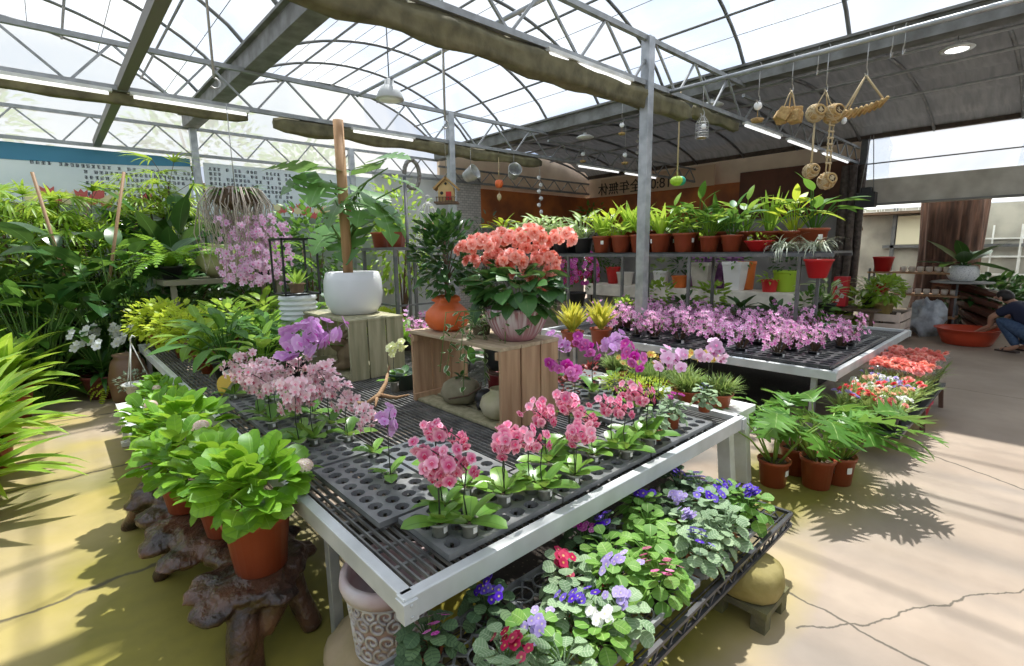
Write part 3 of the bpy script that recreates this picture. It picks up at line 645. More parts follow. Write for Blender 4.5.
for i in range(4):
    orchid('orc_pink%d' % i, P_PINK, 10 + i, .20, 13 + i % 3 * 3, .0205, spread=.062, spikes=1 + i // 2, leafL=(.09, .135), leafW=(.052, .066), nl=6)
    orchid('orc_pale%d' % i, P_PALE, 30 + i, .26, 30, .027, spread=.115, wid=.36, cup=.3, leafL=(.12, .17), leafW=(.05, .065))
    orchid('orc_mag%d' % i, P_MAG, 50 + i, .30, 14, .030, spread=.085, leafL=(.13, .18), leafW=(.055, .07))
    orchid('orc_blush%d' % i, P_BLUSH, 70 + i, .28, 16, .034, spread=.11, arch_=.06, leafL=(.13, .18), leafW=(.055, .07))
    orchid('orc_yel%d' % i, P_YEL, 90 + i, .30, 12, .030, spread=.09, arch_=.02)
orchid('orc_lilac', P_LILAC, 111, .40, 30, .044, (.16, .2), (.07, .085), .17, 5, .05, 1, .05, .09)
orchid('orc_lilac2', P_LILAC, 117, .36, 16, .040, (.14, .2), (.06, .075), .14, 5, .05, 1, .05, .09)
orchid('orc_magenta_big', P_LILAC, 112, .26, 14, .026, spread=.075)
orchid('orc_cream', P_CREAM, 113, .30, 9, .032, (.12, .16), (.05, .06), .07, 5, .02, 1, .04, .08)

# ------------------------------------------------------------------ african violet
def violet(key, lmat, fmat, seed, nfl=7, r=.10, fr=.016, nleaf=24, fsp=.035):
    rg = random.Random(seed); p = pot_parts(.032, .042, .065, POTT if seed % 2 else POTK, n=16)
    mb = MB(); rosette(mb, rg, nleaf + 8, (r * .48, r * .66), (r * .46, r * .60), rnd_, .055, (.05, 1.15), (.2, .7), .012, .1, 6, stem=r * .50)
    parts = [p, ('foliage', mb.mesh('foliage', lmat), None)]
    if nfl:
        fb = MB(); sb = MB(); cl = [(rg.uniform(0, 6.28), rg.uniform(.0, r * .45)) for _ in range(max(1, nfl // 4))]
        for i in range(nfl):
            a, q = cl[i % len(cl)]; c = Vector((q * cos(a), q * sin(a), .135)) + Vector((rg.uniform(-1, 1) * fsp, rg.uniform(-1, 1) * fsp, rg.uniform(-.2, 1.0) * fsp * .9 + .022))
            fb.flower(c, Vector((c.x * 5 - .35, c.y * 5 - .45, .75)), fr * rg.uniform(.85, 1.15), 5, .62, .06, rg.random(), rg.uniform(0, 6)); sb.tube([(c.x * .2, c.y * .2, .065), c - Vector((0, 0, .004))], .0013, 4, False)
        parts += [('flower_stems', sb.mesh('flower_stems', STEMG), None), ('blossoms', fb.mesh('blossoms', fmat), None)]
    return proto(key, parts)

# ------------------------------------------------------------------ hydrangea in red pot
def hydrangea(key, seed, heads=1, r=.17, pr=.12, ph=.17, nl=95, L=(.07, .125), fl=None):
    rg = random.Random(seed); p = pot_parts(pr * .76, pr, ph, POTR)
    mb = MB(); bush(mb, rg, nl, r, ph * 1.0, ph + r * 1.45, L, (L[0] * .82, L[1] * .82), oval, 6, (.2, .8), 1, .3, .4)
    rosette(mb, rg, 12, (L[1] * .9, L[1] * 1.1), (L[1] * .6, L[1] * .72), ovate, ph * 1.02, (.1, .5), (.3, .8), pr * .5)
    sb = MB(); twigs(sb, rg, 7, r * .8, ph * .8, ph + r * 1.1, .004, (0, 0, ph * .8))
    parts = [p, ('stems', sb.mesh('stems', STEMG), None), ('foliage', mb.mesh('foliage', L_HYD), None)]
    for i in range(heads):
        a, q, z = (fl[i] if fl else (rg.uniform(3, 5), r * .7, ph + r * 1.05)); fb = MB()
        flower_ball(fb, rg, (q * cos(a), q * sin(a), z), .036, 44, .012, squash=.75); parts.append(('flower_head', fb.mesh('flower_head', P_HYD), 'pale pink and yellow flower head'))
    return proto(key, parts)

# ------------------------------------------------------------------ dendrobium clump
def dendrobium(key, seed, pk=P_DEN):
    rg = random.Random(seed); p = pot_parts(.036, .046, .07, POTK, n=14)
    tb = MB(); tb.box((-.018, -.046, .05), (.024, .003, .022)); p[3].append(('price_tag', tb.mesh('price_tag', TAGW), 'white price tag'))
    cb, lb, fb = MB(), MB(), MB()
    for i in range(11):
        a = rg.uniform(0, 6.28); q = rg.uniform(.02, .09); h = rg.uniform(.14, .27); t = Vector((q * cos(a) * 1.5, q * sin(a) * 1.5, h)); b = Vector((q * .25 * cos(a), q * .25 * sin(a), .06))
        cb.tube([b, b.lerp(t, .5) + Vector((0, 0, .01)), t], [.004, .005, .002], 5)
        for k in range(2): lb.leaf(b.lerp(t, rg.uniform(.55, .9)), rg.uniform(0, 6.28), .5, rg.uniform(.05, .08), .016, lance, .6, .2, 4, 0, rg.random())
        for k in range(6):
            c = b.lerp(t, rg.uniform(.55, 1.1)) + Vector((rg.uniform(-1, 1), rg.uniform(-1, 1), rg.uniform(-.6, 1))) * .05
            fb.flower(c, Vector((c.x * 4 + rg.uniform(-.6, .2), c.y * 4 + rg.uniform(-.7, .2), .35)), rg.uniform(.017, .024), 5, .36, .25, rg.random(), rg.uniform(0, 6), True)
    return proto(key, [p, ('canes', cb.mesh('canes', WOODB), None), ('foliage', lb.mesh('foliage', L_MID), None), ('blossoms', fb.mesh('blossoms', pk), None)])
for i in range(4): dendrobium('den%d' % i, 200 + i)

# ------------------------------------------------------------------ leafy plant in a pot
def potted(key, seed, lmat, kind, pr=.09, ph=.15, pmat=None, tagaz=-2.4, S=1.0, n=14):
    rg = random.Random(seed); parts = [pot_parts(pr * .74, pr, ph, pmat or POTR, tag_=tagaz)] if pr else []
    mb = MB(); z = ph * .86 if pr else 0
    if kind == 'strap': rosette(mb, rg, n, (.22 * S, .34 * S), (.045 * S, .06 * S), lance, z, (.95, 1.5), (.1, .6), .02, .25, 8)
    elif kind == 'wide': rosette(mb, rg, n, (.17 * S, .26 * S), (.06 * S, .085 * S), lance, z, (.75, 1.5), (.2, .7), .02, .2, 7, stem=.09 * S)
    elif kind == 'spathe': rosette(mb, rg, n, (.16 * S, .24 * S), (.055 * S, .08 * S), ovate, z, (.7, 1.5), (.3, .8), .02, .15, 7, stem=.20 * S)
    elif kind == 'bushy':
        bush(mb, rg, n * 6, .15 * S, z * .9, z + .30 * S, (.05 * S, .09 * S), (.03 * S, .05 * S), ovate, 4)
    elif kind == 'sans': rosette(mb, rg, n, (.26 * S, .40 * S), (.04 * S, .055 * S), blade, z, (1.25, 1.5), (-.05, .15), .02, .25, 6)
    elif kind == 'nest': rosette(mb, rg, n, (.32 * S, .45 * S), (.075 * S, .10 * S), lance, z, (.7, 1.4), (.1, .6), .02, .15, 8, .0)
    elif kind == 'fern':
        for i in range(n): frond(mb, rg, (0, 0, z), i * 2.4 + rg.uniform(-.2, .2), rg.uniform(.5, 1.3), rg.uniform(.28, .42) * S, .05 * S, rg.uniform(1.0, 1.9), 16, rg.random())
    elif kind == 'grass':
        for i in range(n * 9): mb.leaf((rg.uniform(-1, 1) * pr * .6, rg.uniform(-1, 1) * pr * .6, z), rg.uniform(0, 6.28), rg.uniform(.7, 1.5), rg.uniform(.08, .16) * S, .008 * S, lance, rg.uniform(.2, 1.2), .2, 4, 0, rg.random())
    parts.append(('foliage', mb.mesh('foliage', lmat), None)); return proto(key, parts)
# ------------------------------------------------------------------ big white flower bench
ALU = plain('white_aluminium', (.66, .68, .69), .4, .15, (.52, .54, .54), 5)
TZ = .6
def bench(name, label, x0, x1, y0, y1, z, legs, grid_pitch=(.03, .13), rail=.075, ends=True):
    t = thing(name, label, 'bench', (x0, y0, 0)); W_, L_ = x1 - x0, y1 - y0
    for (c, d) in (((W_ / 2, 0, z - rail / 2), (W_ + .03, .03, rail)), ((W_ / 2, L_, z - rail / 2), (W_ + .03, .03, rail)), ((0, L_ / 2, z - rail / 2), (.03, L_ - .03, rail)), ((W_, L_ / 2, z - rail / 2), (.03, L_ - .03, rail))):
        mb = MB(); mb.box(c, d); 
        hz = (c[0], c[1], z - rail * .06); mb.box((c[0] + (.008 if d[0] < .1 else 0), c[1] + (.008 if d[1] < .1 else 0), z - .004), (d[0] + .01, d[1] + .01, .010)); mb.build('rail', ALU, t, .003)
    for cx, cy in ((0, 0), (W_, 0)):
        mb = MB(); mb.box((cx, cy, z - rail * .55), (.05, .05, rail * .9))
        for dz in (.25, .75): mb.tube([(cx, cy - .026, z - rail * dz), (cx, cy - .029, z - rail * dz)], .006, 8)
        mb.build('corner_bracket', ALU, t, .004)
    mb = MB(); x = grid_pitch[0]
    while x < W_ - .01: mb.box((x, L_ / 2, z - .035), (.007, L_ - .03, .014)); x += grid_pitch[0]
    y = grid_pitch[1] * .5
    while y < L_: mb.box((W_ / 2, y, z - .045), (W_ - .03, .014, .012)); y += grid_pitch[1]
    mb.build('grid', GRIDB, t)
    for (x, y) in legs:
        mb = MB(); mb.box((x - x0, y - y0, (z - rail) / 2), (.042, .042, z - rail)); mb.build('leg', STEEL, t, .003)
    return t
bench('flower_bench', 'long white metal flower bench carrying the black seed trays and wooden crates', .66, 2.94, 1.2, 7.0, TZ, [(.70, 1.86), (.70, 4.3), (.70, 6.8), (2.89, 1.86), (2.89, 4.3), (2.89, 6.8)])

# ------------------------------------------------------------------ seed trays with round cells
CELLS = []
def tray_mesh(nx, ny, p=.075, hr=.029, dep=.045, q=12):
    mb = MB(); x0, y0 = -nx * p / 2, -ny * p / 2
    for i in range(nx):
        for j in range(ny):
            cx, cy = x0 + (i + .5) * p, y0 + (j + .5) * p; vs = []
            for k in range(q):
                a = 2 * pi * k / q + pi / q; c, s_ = cos(a), sin(a); m_ = max(abs(c), abs(s_)); vs.append((cx + c / m_ * p / 2, cy + s_ / m_ * p / 2, 0))
            for (r, z) in ((hr, 0), (hr * .93, -dep * .3), (hr * .8, -dep), (hr * .42, -dep)):
                vs += [(cx + r * cos(2 * pi * k / q + pi / q), cy + r * sin(2 * pi * k / q + pi / q), z) for k in range(q)]
            fs = [(l * q + k, l * q + (k + 1) % q, (l + 1) * q + (k + 1) % q, (l + 1) * q + k) for l in range(4) for k in range(q) if not (l == 2 and k % 3 == 1)]
            mb.add(vs, fs, smooth=False)
    X_, Y_ = nx * p / 2, ny * p / 2; e = .012; h = .022
    o = [(-X_, -Y_), (X_, -Y_), (X_, Y_), (-X_, Y_)]; g = [(-X_ - e, -Y_ - e), (X_ + e, -Y_ - e), (X_ + e, Y_ + e), (-X_ - e, Y_ + e)]
    vs = [(x, y, 0) for x, y in o] + [(x, y, 0) for x, y in g] + [(x * 1.003, y * 1.003, -h) for x, y in g]
    mb.add(vs, [(k, 4 + k, 4 + (k + 1) % 4, (k + 1) % 4) for k in range(4)] + [(4 + k, 8 + k, 8 + (k + 1) % 4, 4 + (k + 1) % 4) for k in range(4)], smooth=False)
    return mb
TRAYM = {}
def tray(x0, y0, nx, ny, label, z=TZ + .022, p=.075, mat=None, cells=CELLS):
    k = (nx, ny, p)
    if k not in TRAYM: TRAYM[k] = tray_mesh(nx, ny, p, p * .39, .05 if p < .1 else .06).mesh('seed_tray', mat or GREYP)
    o = mkobj('seed_tray', TRAYM[k], None, 0, (x0 + nx * p / 2, y0 + ny * p / 2, z)); tag(o, label, 'tray', 'black seed trays on the benches')
    for i in range(nx):
        for j in range(ny): cells.append([x0 + (i + .5) * p, y0 + (j + .5) * p, z, False])
def snap(x, y, cells=CELLS, rad=.13):
    b = min((c for c in cells if not c[3]), key=lambda c: (c[0] - x) ** 2 + (c[1] - y) ** 2)
    if (b[0] - x) ** 2 + (b[1] - y) ** 2 > rad * rad: return None
    b[3] = True; return b
tray(.86, 1.26, 7, 4, 'round-celled grey tray at the front corner of the bench under pink orchids')
tray(1.42, 1.26, 8, 4, 'round-celled tray along the front rail midway, under a row of pink orchids')
tray(2.06, 1.26, 8, 4, 'round-celled tray along the front rail towards the white trestle end')
tray(.79, 1.60, 4, 8, 'mostly empty round-celled tray holding the magenta orchid near the long rail')
tray(1.13, 1.60, 4, 8, 'empty round-celled tray lying beside the open brown crate')
tray(.79, 2.25, 4, 7, 'round-celled tray along the long rail under a single pale orchid with upright leaves')
tray(.79, 2.82, 4, 6, 'round-celled tray along the long rail under the mass of pale pink orchids')
tray(2.30, 1.60, 4, 8, 'round-celled tray just behind the crate end under magenta orchids')
tray(2.61, 1.60, 4, 8, 'round-celled tray at the bench end by the white trestle')
tray(2.30, 2.25, 8, 5, 'round-celled tray behind the crate under the yellow orchids')
tray(.79, 3.32, 4, 6, 'round-celled tray on the long rail behind the pale pink orchids')

GO = {'pink': 'pink orchids along the front rail', 'pale': 'pale pink orchids by the long rail', 'mag': 'magenta orchids behind the crate', 'blush': 'blush orchids at the bench end', 'yel': 'yellow orchids behind the crate'}
rg = random.Random(5)
def orch(px, py, kind, label, s=1.0, free=False, rz=None):
    p = at(px, py, TZ + .02); c = None if free else snap(p.x, p.y)
    x, y, z = (c[0], c[1], c[2] - .034) if c else (p.x, p.y, TZ - .027)
    k = 'orc_' + kind + (str(rg.randrange(4)) if kind in GO else '')
    return put(k, 'potted_orchid', label, 'orchid', (x, y, z), rz if rz is not None else rg.uniform(-.5, .5), s, GO.get(kind))
PK = [(424, 536), (446, 516), (474, 534), (470, 498), (508, 506), (528, 490), (548, 496), (556, 472), (580, 482), (596, 462), (612, 452), (630, 458), (640, 444), (654, 450), (572, 452), (536, 462)]
PKL = ['small pink orchid beside the bare front corner of the bench, price tag on its pot', 'small pink orchid just behind the one at the bench corner, tall twin stems', 'small pink orchid with broad yellow-green leaves beside the front rail near the corner',
       'pink orchid standing just in front of the pale jar under the crate', 'pink orchid fifth from the bench corner along the front rail', 'pink orchid in front of the crate end boards', 'pink orchid by the front rail below the crate end', 'pink orchid with a dense spray beside the crate corner',
       'pink orchid hanging lowest over the middle of the front rail', 'pink orchid midway between the crate and the white trestle', 'pink orchid in front of the silvery-leaved magenta orchid', 'pink orchid by the rail third from the red potted violets', 'pink orchid standing behind the rail next to the red potted violets',
       'last pink orchid of the front row before the red potted violets', 'pink orchid close against the outer crate board', 'pink orchid below the outermost crate board, short stem']
for (x, y), l in zip(PK, PKL): orch(x, y, 'pink', l, rg.uniform(1.08, 1.25))
orch(388, 480, 'magenta_big', 'magenta-lilac orchid alone in the mostly empty tray near the long rail', 1.0, rz=2.0)
orch(432, 480, 'pink', 'small pink orchid beside the magenta-lilac orchid in the tray')
PL = [(398, 566 - 100), (291, 452), (266, 432), (250, 420), (305, 436), (284, 418), (318, 420), (334, 428), (262, 402), (345, 440), (240, 398), (298, 404)]
PLL = ['pale pink orchid with upright twin leaves in a clear pot', 'pale pink orchid with wide leaves near the tray edge', 'pale pink orchid with green leaf arching over the long rail', 'pale pink orchid with a pale round leaf by the long rail', 'pale pink orchid in the middle of the pale orchid mass', 'pale pink orchid at the back of the pale orchid mass', 'pale pink orchid on the bare bench grid',
       'pale pink orchid with a dark leaf pair, last of its kind toward the open crate', 'pale pink orchid behind the mass beside the golden leaf', 'pale pink orchid with flowers drooping toward the grid', 'tall pale pink orchid beside the white pot with a golden leaf', 'pale pink orchid below the large lilac orchid']
PL[0] = (309, 446)
for (x, y), l in zip(PL, PLL): orch(x, y, 'pale', l, rg.uniform(.95, 1.12))
orch(368, 458, 'pale', 'small pale pink orchid standing on the bench between tray and open crate', .8)
orch(303, 410, 'lilac', 'large lilac moth orchid with a domed spray in front of the ribbed white drum', 1.2, True, rz=2.6)
orch(395, 385, 'cream', 'greenish-cream orchid in a black pot between the two wooden crates', 1.0, True, rz=.3)
MG = [(576, 422, 'mag', 'magenta orchid with silvery leaves close to the outer crate board'), (592, 398, 'mag', 'magenta orchid with a round deep magenta spray by the leaf hoop'), (637, 412, 'mag', 'magenta-violet orchid on a tall dark stake in the middle of the bench end'), (672, 408, 'blush', 'pale blush orchid arching over a long pale leaf'), (706, 394, 'blush', 'second blush orchid, beside the white trestle, spray hanging down'),
      (640, 396, 'yel', 'yellow orchid behind the magenta-violet orchid'), (660, 392, 'yel', 'second yellow orchid beside the bright green cushion plant'), (690, 388, 'yel', 'yellow orchid with orange centres standing before the fern pots'), (712, 386, 'yel', 'yellow orchid at the end, next to the blush orchid')]
for x, y, k, l in MG: orch(x, y, k, l, 1.15 if k != 'yel' else .85)
put('orc_lilac2', 'potted_orchid', 'lilac orchid with a horizontal spray leaning out behind the crate top', 'orchid', at(560, 384, TZ) + Vector((0, 0, -.027)), -.6, .9)
put('orc_lilac2', 'potted_orchid', 'lilac orchid with a heavy drooping spray between the crate and the yellow orchids', 'orchid', at(612, 385, TZ) + Vector((0, 0, -.027)), 2.4, .95)
# small african violets in red pots at the bench end
violet('vio_mag', L_VIO, P_MAG, 301, 5, .085); violet('vio_blu', L_VIO, P_VIOLET, 303, 5, .085); violet('vio_non', L_VIO, P_MAG, 305, 0, .085)
for x, y, k, l in ((655, 440, 'vio_non', 'flowerless grey-leaved violet in a red pot by the front rail'), (672, 428, 'vio_mag', 'magenta-flowered violet in a red pot by the front rail'), (704, 412, 'vio_blu', 'blue-flowered violet in a red pot at the bench end corner')):
    p = at(x, y, TZ + .02); c = snap(p.x, p.y, rad=.2); put(k, 'potted_violet', l, 'african violet', (p.x, p.y, TZ + .024), rg.uniform(0, 6), 1.0)
# lime cushion plant and red nerve plant
rg2 = random.Random(41)
pp = pot_parts(.05, .065, .075, POTK); mb = MB(); bush(mb, rg2, 420, .13, .05, .14, (.02, .04), (.006, .01), lance, 2); proto('cushion', [pp, ('foliage', mb.mesh('foliage', L_LIME), None)])
for x, y, l in ((622, 402, 'bright lime cushion plant behind the magenta orchids'), (648, 408, 'bright lime cushion plant beside the magenta-violet orchid stake')):
    p = at(x, y, TZ); put('cushion', 'cushion_plant', l, 'potted plant', (p.x, p.y, TZ + .024), 0, 1.1)
L_RED = leafmat('leaf_red', (.16, .01, .015), (.42, .05, .05), rib=(.2, .25, .1), ribw=.08, tr=.3)
potted('redleaf', 42, L_RED, 'bushy', .055, .07, POTK, None, .45, 12)
for x, y, l in ((568, 402, 'red-leaved plant behind the outer crate board'), (590, 388, 'red-leaved plant under the lilac orchid spray')):
    p = at(x, y, TZ); put('redleaf', 'red_leaved_plant', l, 'potted plant', (p.x, p.y, TZ - .028), 0, 1.1)

# ------------------------------------------------------------------ wooden crates
WOOD1 = plain('crate_wood', (.52, .34, .20), .7, 0, (.34, .20, .11), 3.0, bump=.4, bscale=8, stretch=(7, 7, .7))
WOOD1T = plain('crate_wood_top', (.54, .43, .29), .75, 0, (.36, .27, .17), 3.0, bump=.4, bscale=8, stretch=(8, .7, 8))
WOOD2 = plain('crate_wood_mossy', (.44, .40, .26), .8, 0, (.27, .26, .15), 3.0, bump=.4, bscale=8, stretch=(7, 7, .7))
def crate(x0, y0, W_, L_, H, label, mat, matt, lift=0):
    t = thing('wooden_crate', label, 'crate', (x0, y0, TZ - .028)); g = .012
    for y in (0, L_):
        mb = MB(); n = 3
        for i in range(n): mb.box(((i + .5) * W_ / n, y, H / 2), (W_ / n - g, .022, H)); mb.build
        sg_ = 1 if y == 0 else -1
        mb.box((W_ / 2, y + sg_ * .024, H - .03), (W_, .022, .045)); mb.box((W_ / 2, y + sg_ * .024, .03), (W_, .022, .05)); mb.build('end_panel', mat, t, .003)
    mb = MB()
    for i in range(3): mb.box(((i + .5) * W_ / 3, L_ / 2, H + .011), (W_ / 3 - .006, L_ + .03, .022))
    mb.build('top_board', matt, t, .003)
    mb = MB()
    for i in range(3): mb.box(((i + .5) * W_ / 3, L_ / 2, .012), (W_ / 3 - .03, L_ - .07, .02))
    mb.build('floor_board', WOOD2, t, .003)
    return t
CT = 1.015
CH = .475
crate(1.77, 2.05, .48, .92, CH, 'brown open wooden crate on its side carrying the coral begonia bowl', WOOD1, WOOD1T)
crate(1.68, 3.77, .50, .95, CH, 'mossy grey-brown wooden crate carrying the big white pot', WOOD2, WOOD2)
ctop = TZ - .028 + CH + .022
# things inside the brown crate
STONE = plain('mossy_stone', (.30, .27, .18), .85, 0, (.17, .16, .09), 7, bump=.9, bscale=18)
p = at(452, 414, TZ); mb = MB(); mb.lathe([(.05, 0), (.11, .02), (.135, .07), (.12, .13), (.07, .165), (.05, .17)], 24, wob=lambda t, z, i: 1 + .04 * sin(3 * t + z * 20))
t = thing('stone_jar', 'squat mossy stone jar inside the open brown crate', 'jar', (1.94, 2.64, TZ - .006)); mb.build('body', STONE, t)
mb = MB(); rosette(mb, rg2, 9, (.06, .09), (.03, .04), ovate, .165, (.2, 1), (.6, 1.4)); mb.build('leaves', L_DARK, t)
mb = MB(); mb.tube([(-.13, -.04, .06), (-.06, -.15, .09), (.05, -.15, .12), (.11, -.08, .13)], .006, 6); mb.build('rope', WOODB, t)
t = thing('ribbed_cup', 'dark red ribbed cup inside the open crate beside the black ornaments', 'pot', (2.12, 2.46, TZ - .006)); mb = MB(); mb.lathe([(.055, 0), (.065, .02), (.07, .19), (.078, .2), (.066, .2), (.06, .1)], 36, wob=lambda t, z, i: 1 + .025 * cos(18 * t)); mb.build('body', plain('dark_red_glaze', (.20, .025, .03), .35), t)
t = thing('pale_jar', 'large pale green-stained round jar under the crate by its end boards', 'jar', (1.92, 2.22, TZ - .006)); mb = MB(); mb.lathe([(.06, 0), (.105, .03), (.125, .08), (.11, .13), (.06, .165), (.062, .185), (.05, .185), (.045, .15)], 28); mb.build('body', plain('pale_jar', (.52, .47, .33), .6, 0, (.34, .33, .16), 5), t)
BLK = plain('black_ornament', (.02, .02, .022), .4)
t = thing('black_ornament', 'black round ornament hanging under the crate top near its end boards', 'ornament', (1.98, 2.30, TZ + .265)); mb = MB(); mb.lathe([(.02, 0), (.05, .01), (.085, .06), (.09, .11), (.075, .16), (.072, .192)], 20); mb.build('body', BLK, t); mb = MB(); mb.tube([(.06 * cos(a * .5), .06 * sin(a * .5), -.005 - .004 * sin(a)) for a in range(13)], .012, 6); mb.build('rim', plain('dark_brown_clay', (.08, .035, .02), .5), t)
t = thing('black_bird_pot', 'black bird-shaped pot standing on the pale jar inside the crate', 'ornament', (1.98, 2.44, TZ - .004)); mb = MB(); mb.blob((0, 0, .065), (.07, .06, .06)); mb.build('body', BLK, t); mb = MB(); mb.blob((-.055, -.03, .03), (.035, .03, .03)); mb.build('head', BLK, t); mb = MB(); mb.lathe([(.03, 0), (.045, .01), (.03, .02)], 12); mb.build('foot', BLK, t)
# rabbit in the mossy crate
t = thing('rabbit_figure', 'brown stone rabbit figure sitting inside the mossy crate', 'figure', (1.86, 4.12, TZ + .004), 2.9, 1.15); RAB = plain('rabbit_stone', (.30, .22, .13), .85, 0, (.18, .13, .08), 9, bump=.9, bscale=30)
mb = MB(); mb.blob((-.02, 0, .11), (.13, .09, .115), 16, 10, .08, 3); mb.blob((.09, 0, .20), (.065, .055, .06), 14, 8); mb.blob((.08, .05, .03), (.07, .03, .03)); mb.blob((.08, -.05, .03), (.07, .03, .03)); mb.blob((-.15, 0, .07), .035)
o = mb.build('body', RAB, t); rm = o.modifiers.new('r', 'REMESH'); rm.mode = 'VOXEL'; rm.voxel_size = .012
for s_ in (1, -1):
    mb = MB(); mb.tube([(.06, .025 * s_, .24), (.02, .04 * s_, .27), (-.06, .05 * s_, .26)], [.012, .022, .008], 8); mb.build('ear', RAB, t)
# driftwood roots and a dark nursery pot between the crates
p = at(375, 405, TZ); t = tag(MB().tube([(0, 0, .02), (.12, .03, .05), (.22, .12, .10), (.3, .2, .2)], [.012, .02, .014, .006], 7).tube([(.12, .03, .05), (.2, -.05, .03), (.32, -.02, .02)], [.016, .012, .006], 6).tube([(0, 0, .02), (-.08, .1, .03), (-.05, .2, .02)], [.014, .01, .006], 6).tube([(.1, .03, .04), (.02, -.1, .02)], [.014, .006], 6).build('driftwood', plain('driftwood', (.38, .24, .13), .85, 0, (.24, .14, .07), 12, bump=.6), None, 0, (1.45, 3.05, TZ - .02)), 'twisted driftwood root lying on the bench grid beside the open crate', 'driftwood')
t = thing('nursery_pot', 'dark green round nursery pot with orchid leaves between the crates', 'pot', at(392, 388, TZ) + Vector((0.12, .02, -.028))); mb = MB(); mb.lathe(potprof(.09, .125, .13), 24); mb.build('pot', plain('dark_green_plastic', (.03, .055, .045), .4), t); mb = MB(); rosette(mb, rg2, 5, (.16, .2), (.06, .07), ovate, .11, (.1, .6), (.3, .7)); mb.build('leaves', L_DARK, t)

# ------------------------------------------------------------------ coral begonia bowl, gourd pot, monstera
rb = random.Random(77)
bx, by = at(517, 339, ctop)[:2]
t = thing('begonia_bowl', 'mauve and white glazed bowl of coral begonias trailing ivy on the brown crate', 'potted plant', (bx, by, ctop), 0, 1.1)
def glaze():
    m, nt, out = newmat('drip_glaze'); b = N(nt, 'ShaderNodeBsdfPrincipled'); a = N(nt, 'ShaderNodeAttribute', attribute_name='lf'); sp = N(nt, 'ShaderNodeSeparateXYZ'); nt.links.new(a.outputs['Vector'], sp.inputs[0])
    cb = N(nt, 'ShaderNodeCombineXYZ'); nt.links.new(math(nt, 'MULTIPLY', sp.outputs[0], 60), cb.inputs[0]); nt.links.new(math(nt, 'MULTIPLY', sp.outputs[1], 1.5), cb.inputs[1])
    f = math(nt, 'MULTIPLY', ramp(nt, noisef(nt, 1.0, 2, vec=cb.outputs[0]), .42, .58), ramp(nt, sp.outputs[1], .12, .4))
    nt.links.new(mix(nt, f, (.40, .19, .22), (.74, .68, .70)), b.inputs[0]); b.inputs['Roughness'].default_value = .25; nt.links.new(b.outputs[0], out.inputs[0]); return m
mb = MB(); mb.lathe([(.09, 0), (.10, .01), (.135, .05), (.165, .11), (.176, .155), (.184, .165), (.182, .178), (.166, .178), (.16, .15), (.10, .14)], 40); mb.build('bowl', glaze(), t)
mb = MB(); mb.lathe([(.158, .148), (.08, .16), (0, .165)], 20); mb.build('soil', SOIL, t)
mb = MB(); bush(mb, rb, 150, .23, .14, .40, (.08, .13), (.07, .11), heart, 5, (.3, .9), 1, -.1, .5, .08); mb.build('foliage', L_BEG, t)
mb = MB(); twigs(mb, rb, 16, .22, .15, .45, .004, (0, 0, .15)); mb.build('stems', STEMG, t)
def begonia_head(c, n, r):
    mb = MB()
    for i in range(n):
        z = -.3 + 1.3 * (i + .5) / n; a = i * 2.4; s_ = sqrt(max(0, 1 - z * z)); d = Vector((s_ * cos(a), s_ * sin(a), z)); rose(mb, rb, Vector(c) + Vector((d.x * r, d.y * r, d.z * r * .75)), d + Vector((-.35, -.4, .1)), rb.uniform(.030, .040))
    mb.build('flower_cluster', P_CORAL, t)
BD = depth((bx, by, ctop + .25)); V = lambda px, py, d=0: (atD(px, py, BD + d) - Vector((bx, by, ctop))) / 1.1
for px, py, n, r in ((480, 246, 12, .065), (505, 242, 15, .08), (530, 238, 14, .075), (512, 262, 13, .07), (545, 262, 13, .07), (562, 240, 12, .065), (466, 250, 7, .045), (548, 280, 5, .03), (505, 270, 3, .03), (484, 264, 4, .035), (553, 272, 3, .03), (540, 290, 2, .02), (472, 262, 3, .03), (520, 274, 4, .04), (495, 258, 10, .06), (534, 250, 12, .07)): begonia_head(V(px, py, rb.uniform(-.12, .12)), n, r)
begonia_head(V(534, 282, -.2), 2, .02)
ib = MB(); sbm = MB()
for px, py, q in ((505, 345, .05), (520, 330, .06), (530, 318, .06), (495, 318, .05), (545, 305, .07), (480, 306, .05), (470, 336, .05), (455, 325, .04), (460, 362, .03), (440, 372, .02)):
    c = V(px, py, -.1)
    pts = [Vector((c.x * .5, c.y * .5, .17)), Vector((c.x * .9, c.y * .9, .17)), c]
    sbm.tube(pts, .0025, 4)
    for k in range(7): ib.leaf(pts[1].lerp(c, rb.uniform(.1, 1.1)) + Vector((rb.uniform(-1, 1), rb.uniform(-1, 1), rb.uniform(-1, 1))) * q * .6, rb.uniform(0, 6.28), rb.uniform(-.6, .5), rb.uniform(.03, .048), rb.uniform(.026, .036), lobed(2.5, .35), .5, .1, 5, 0, rb.random())
ib.build('ivy', L_IVY, t); sbm.build('ivy_stem', STEMG, t)
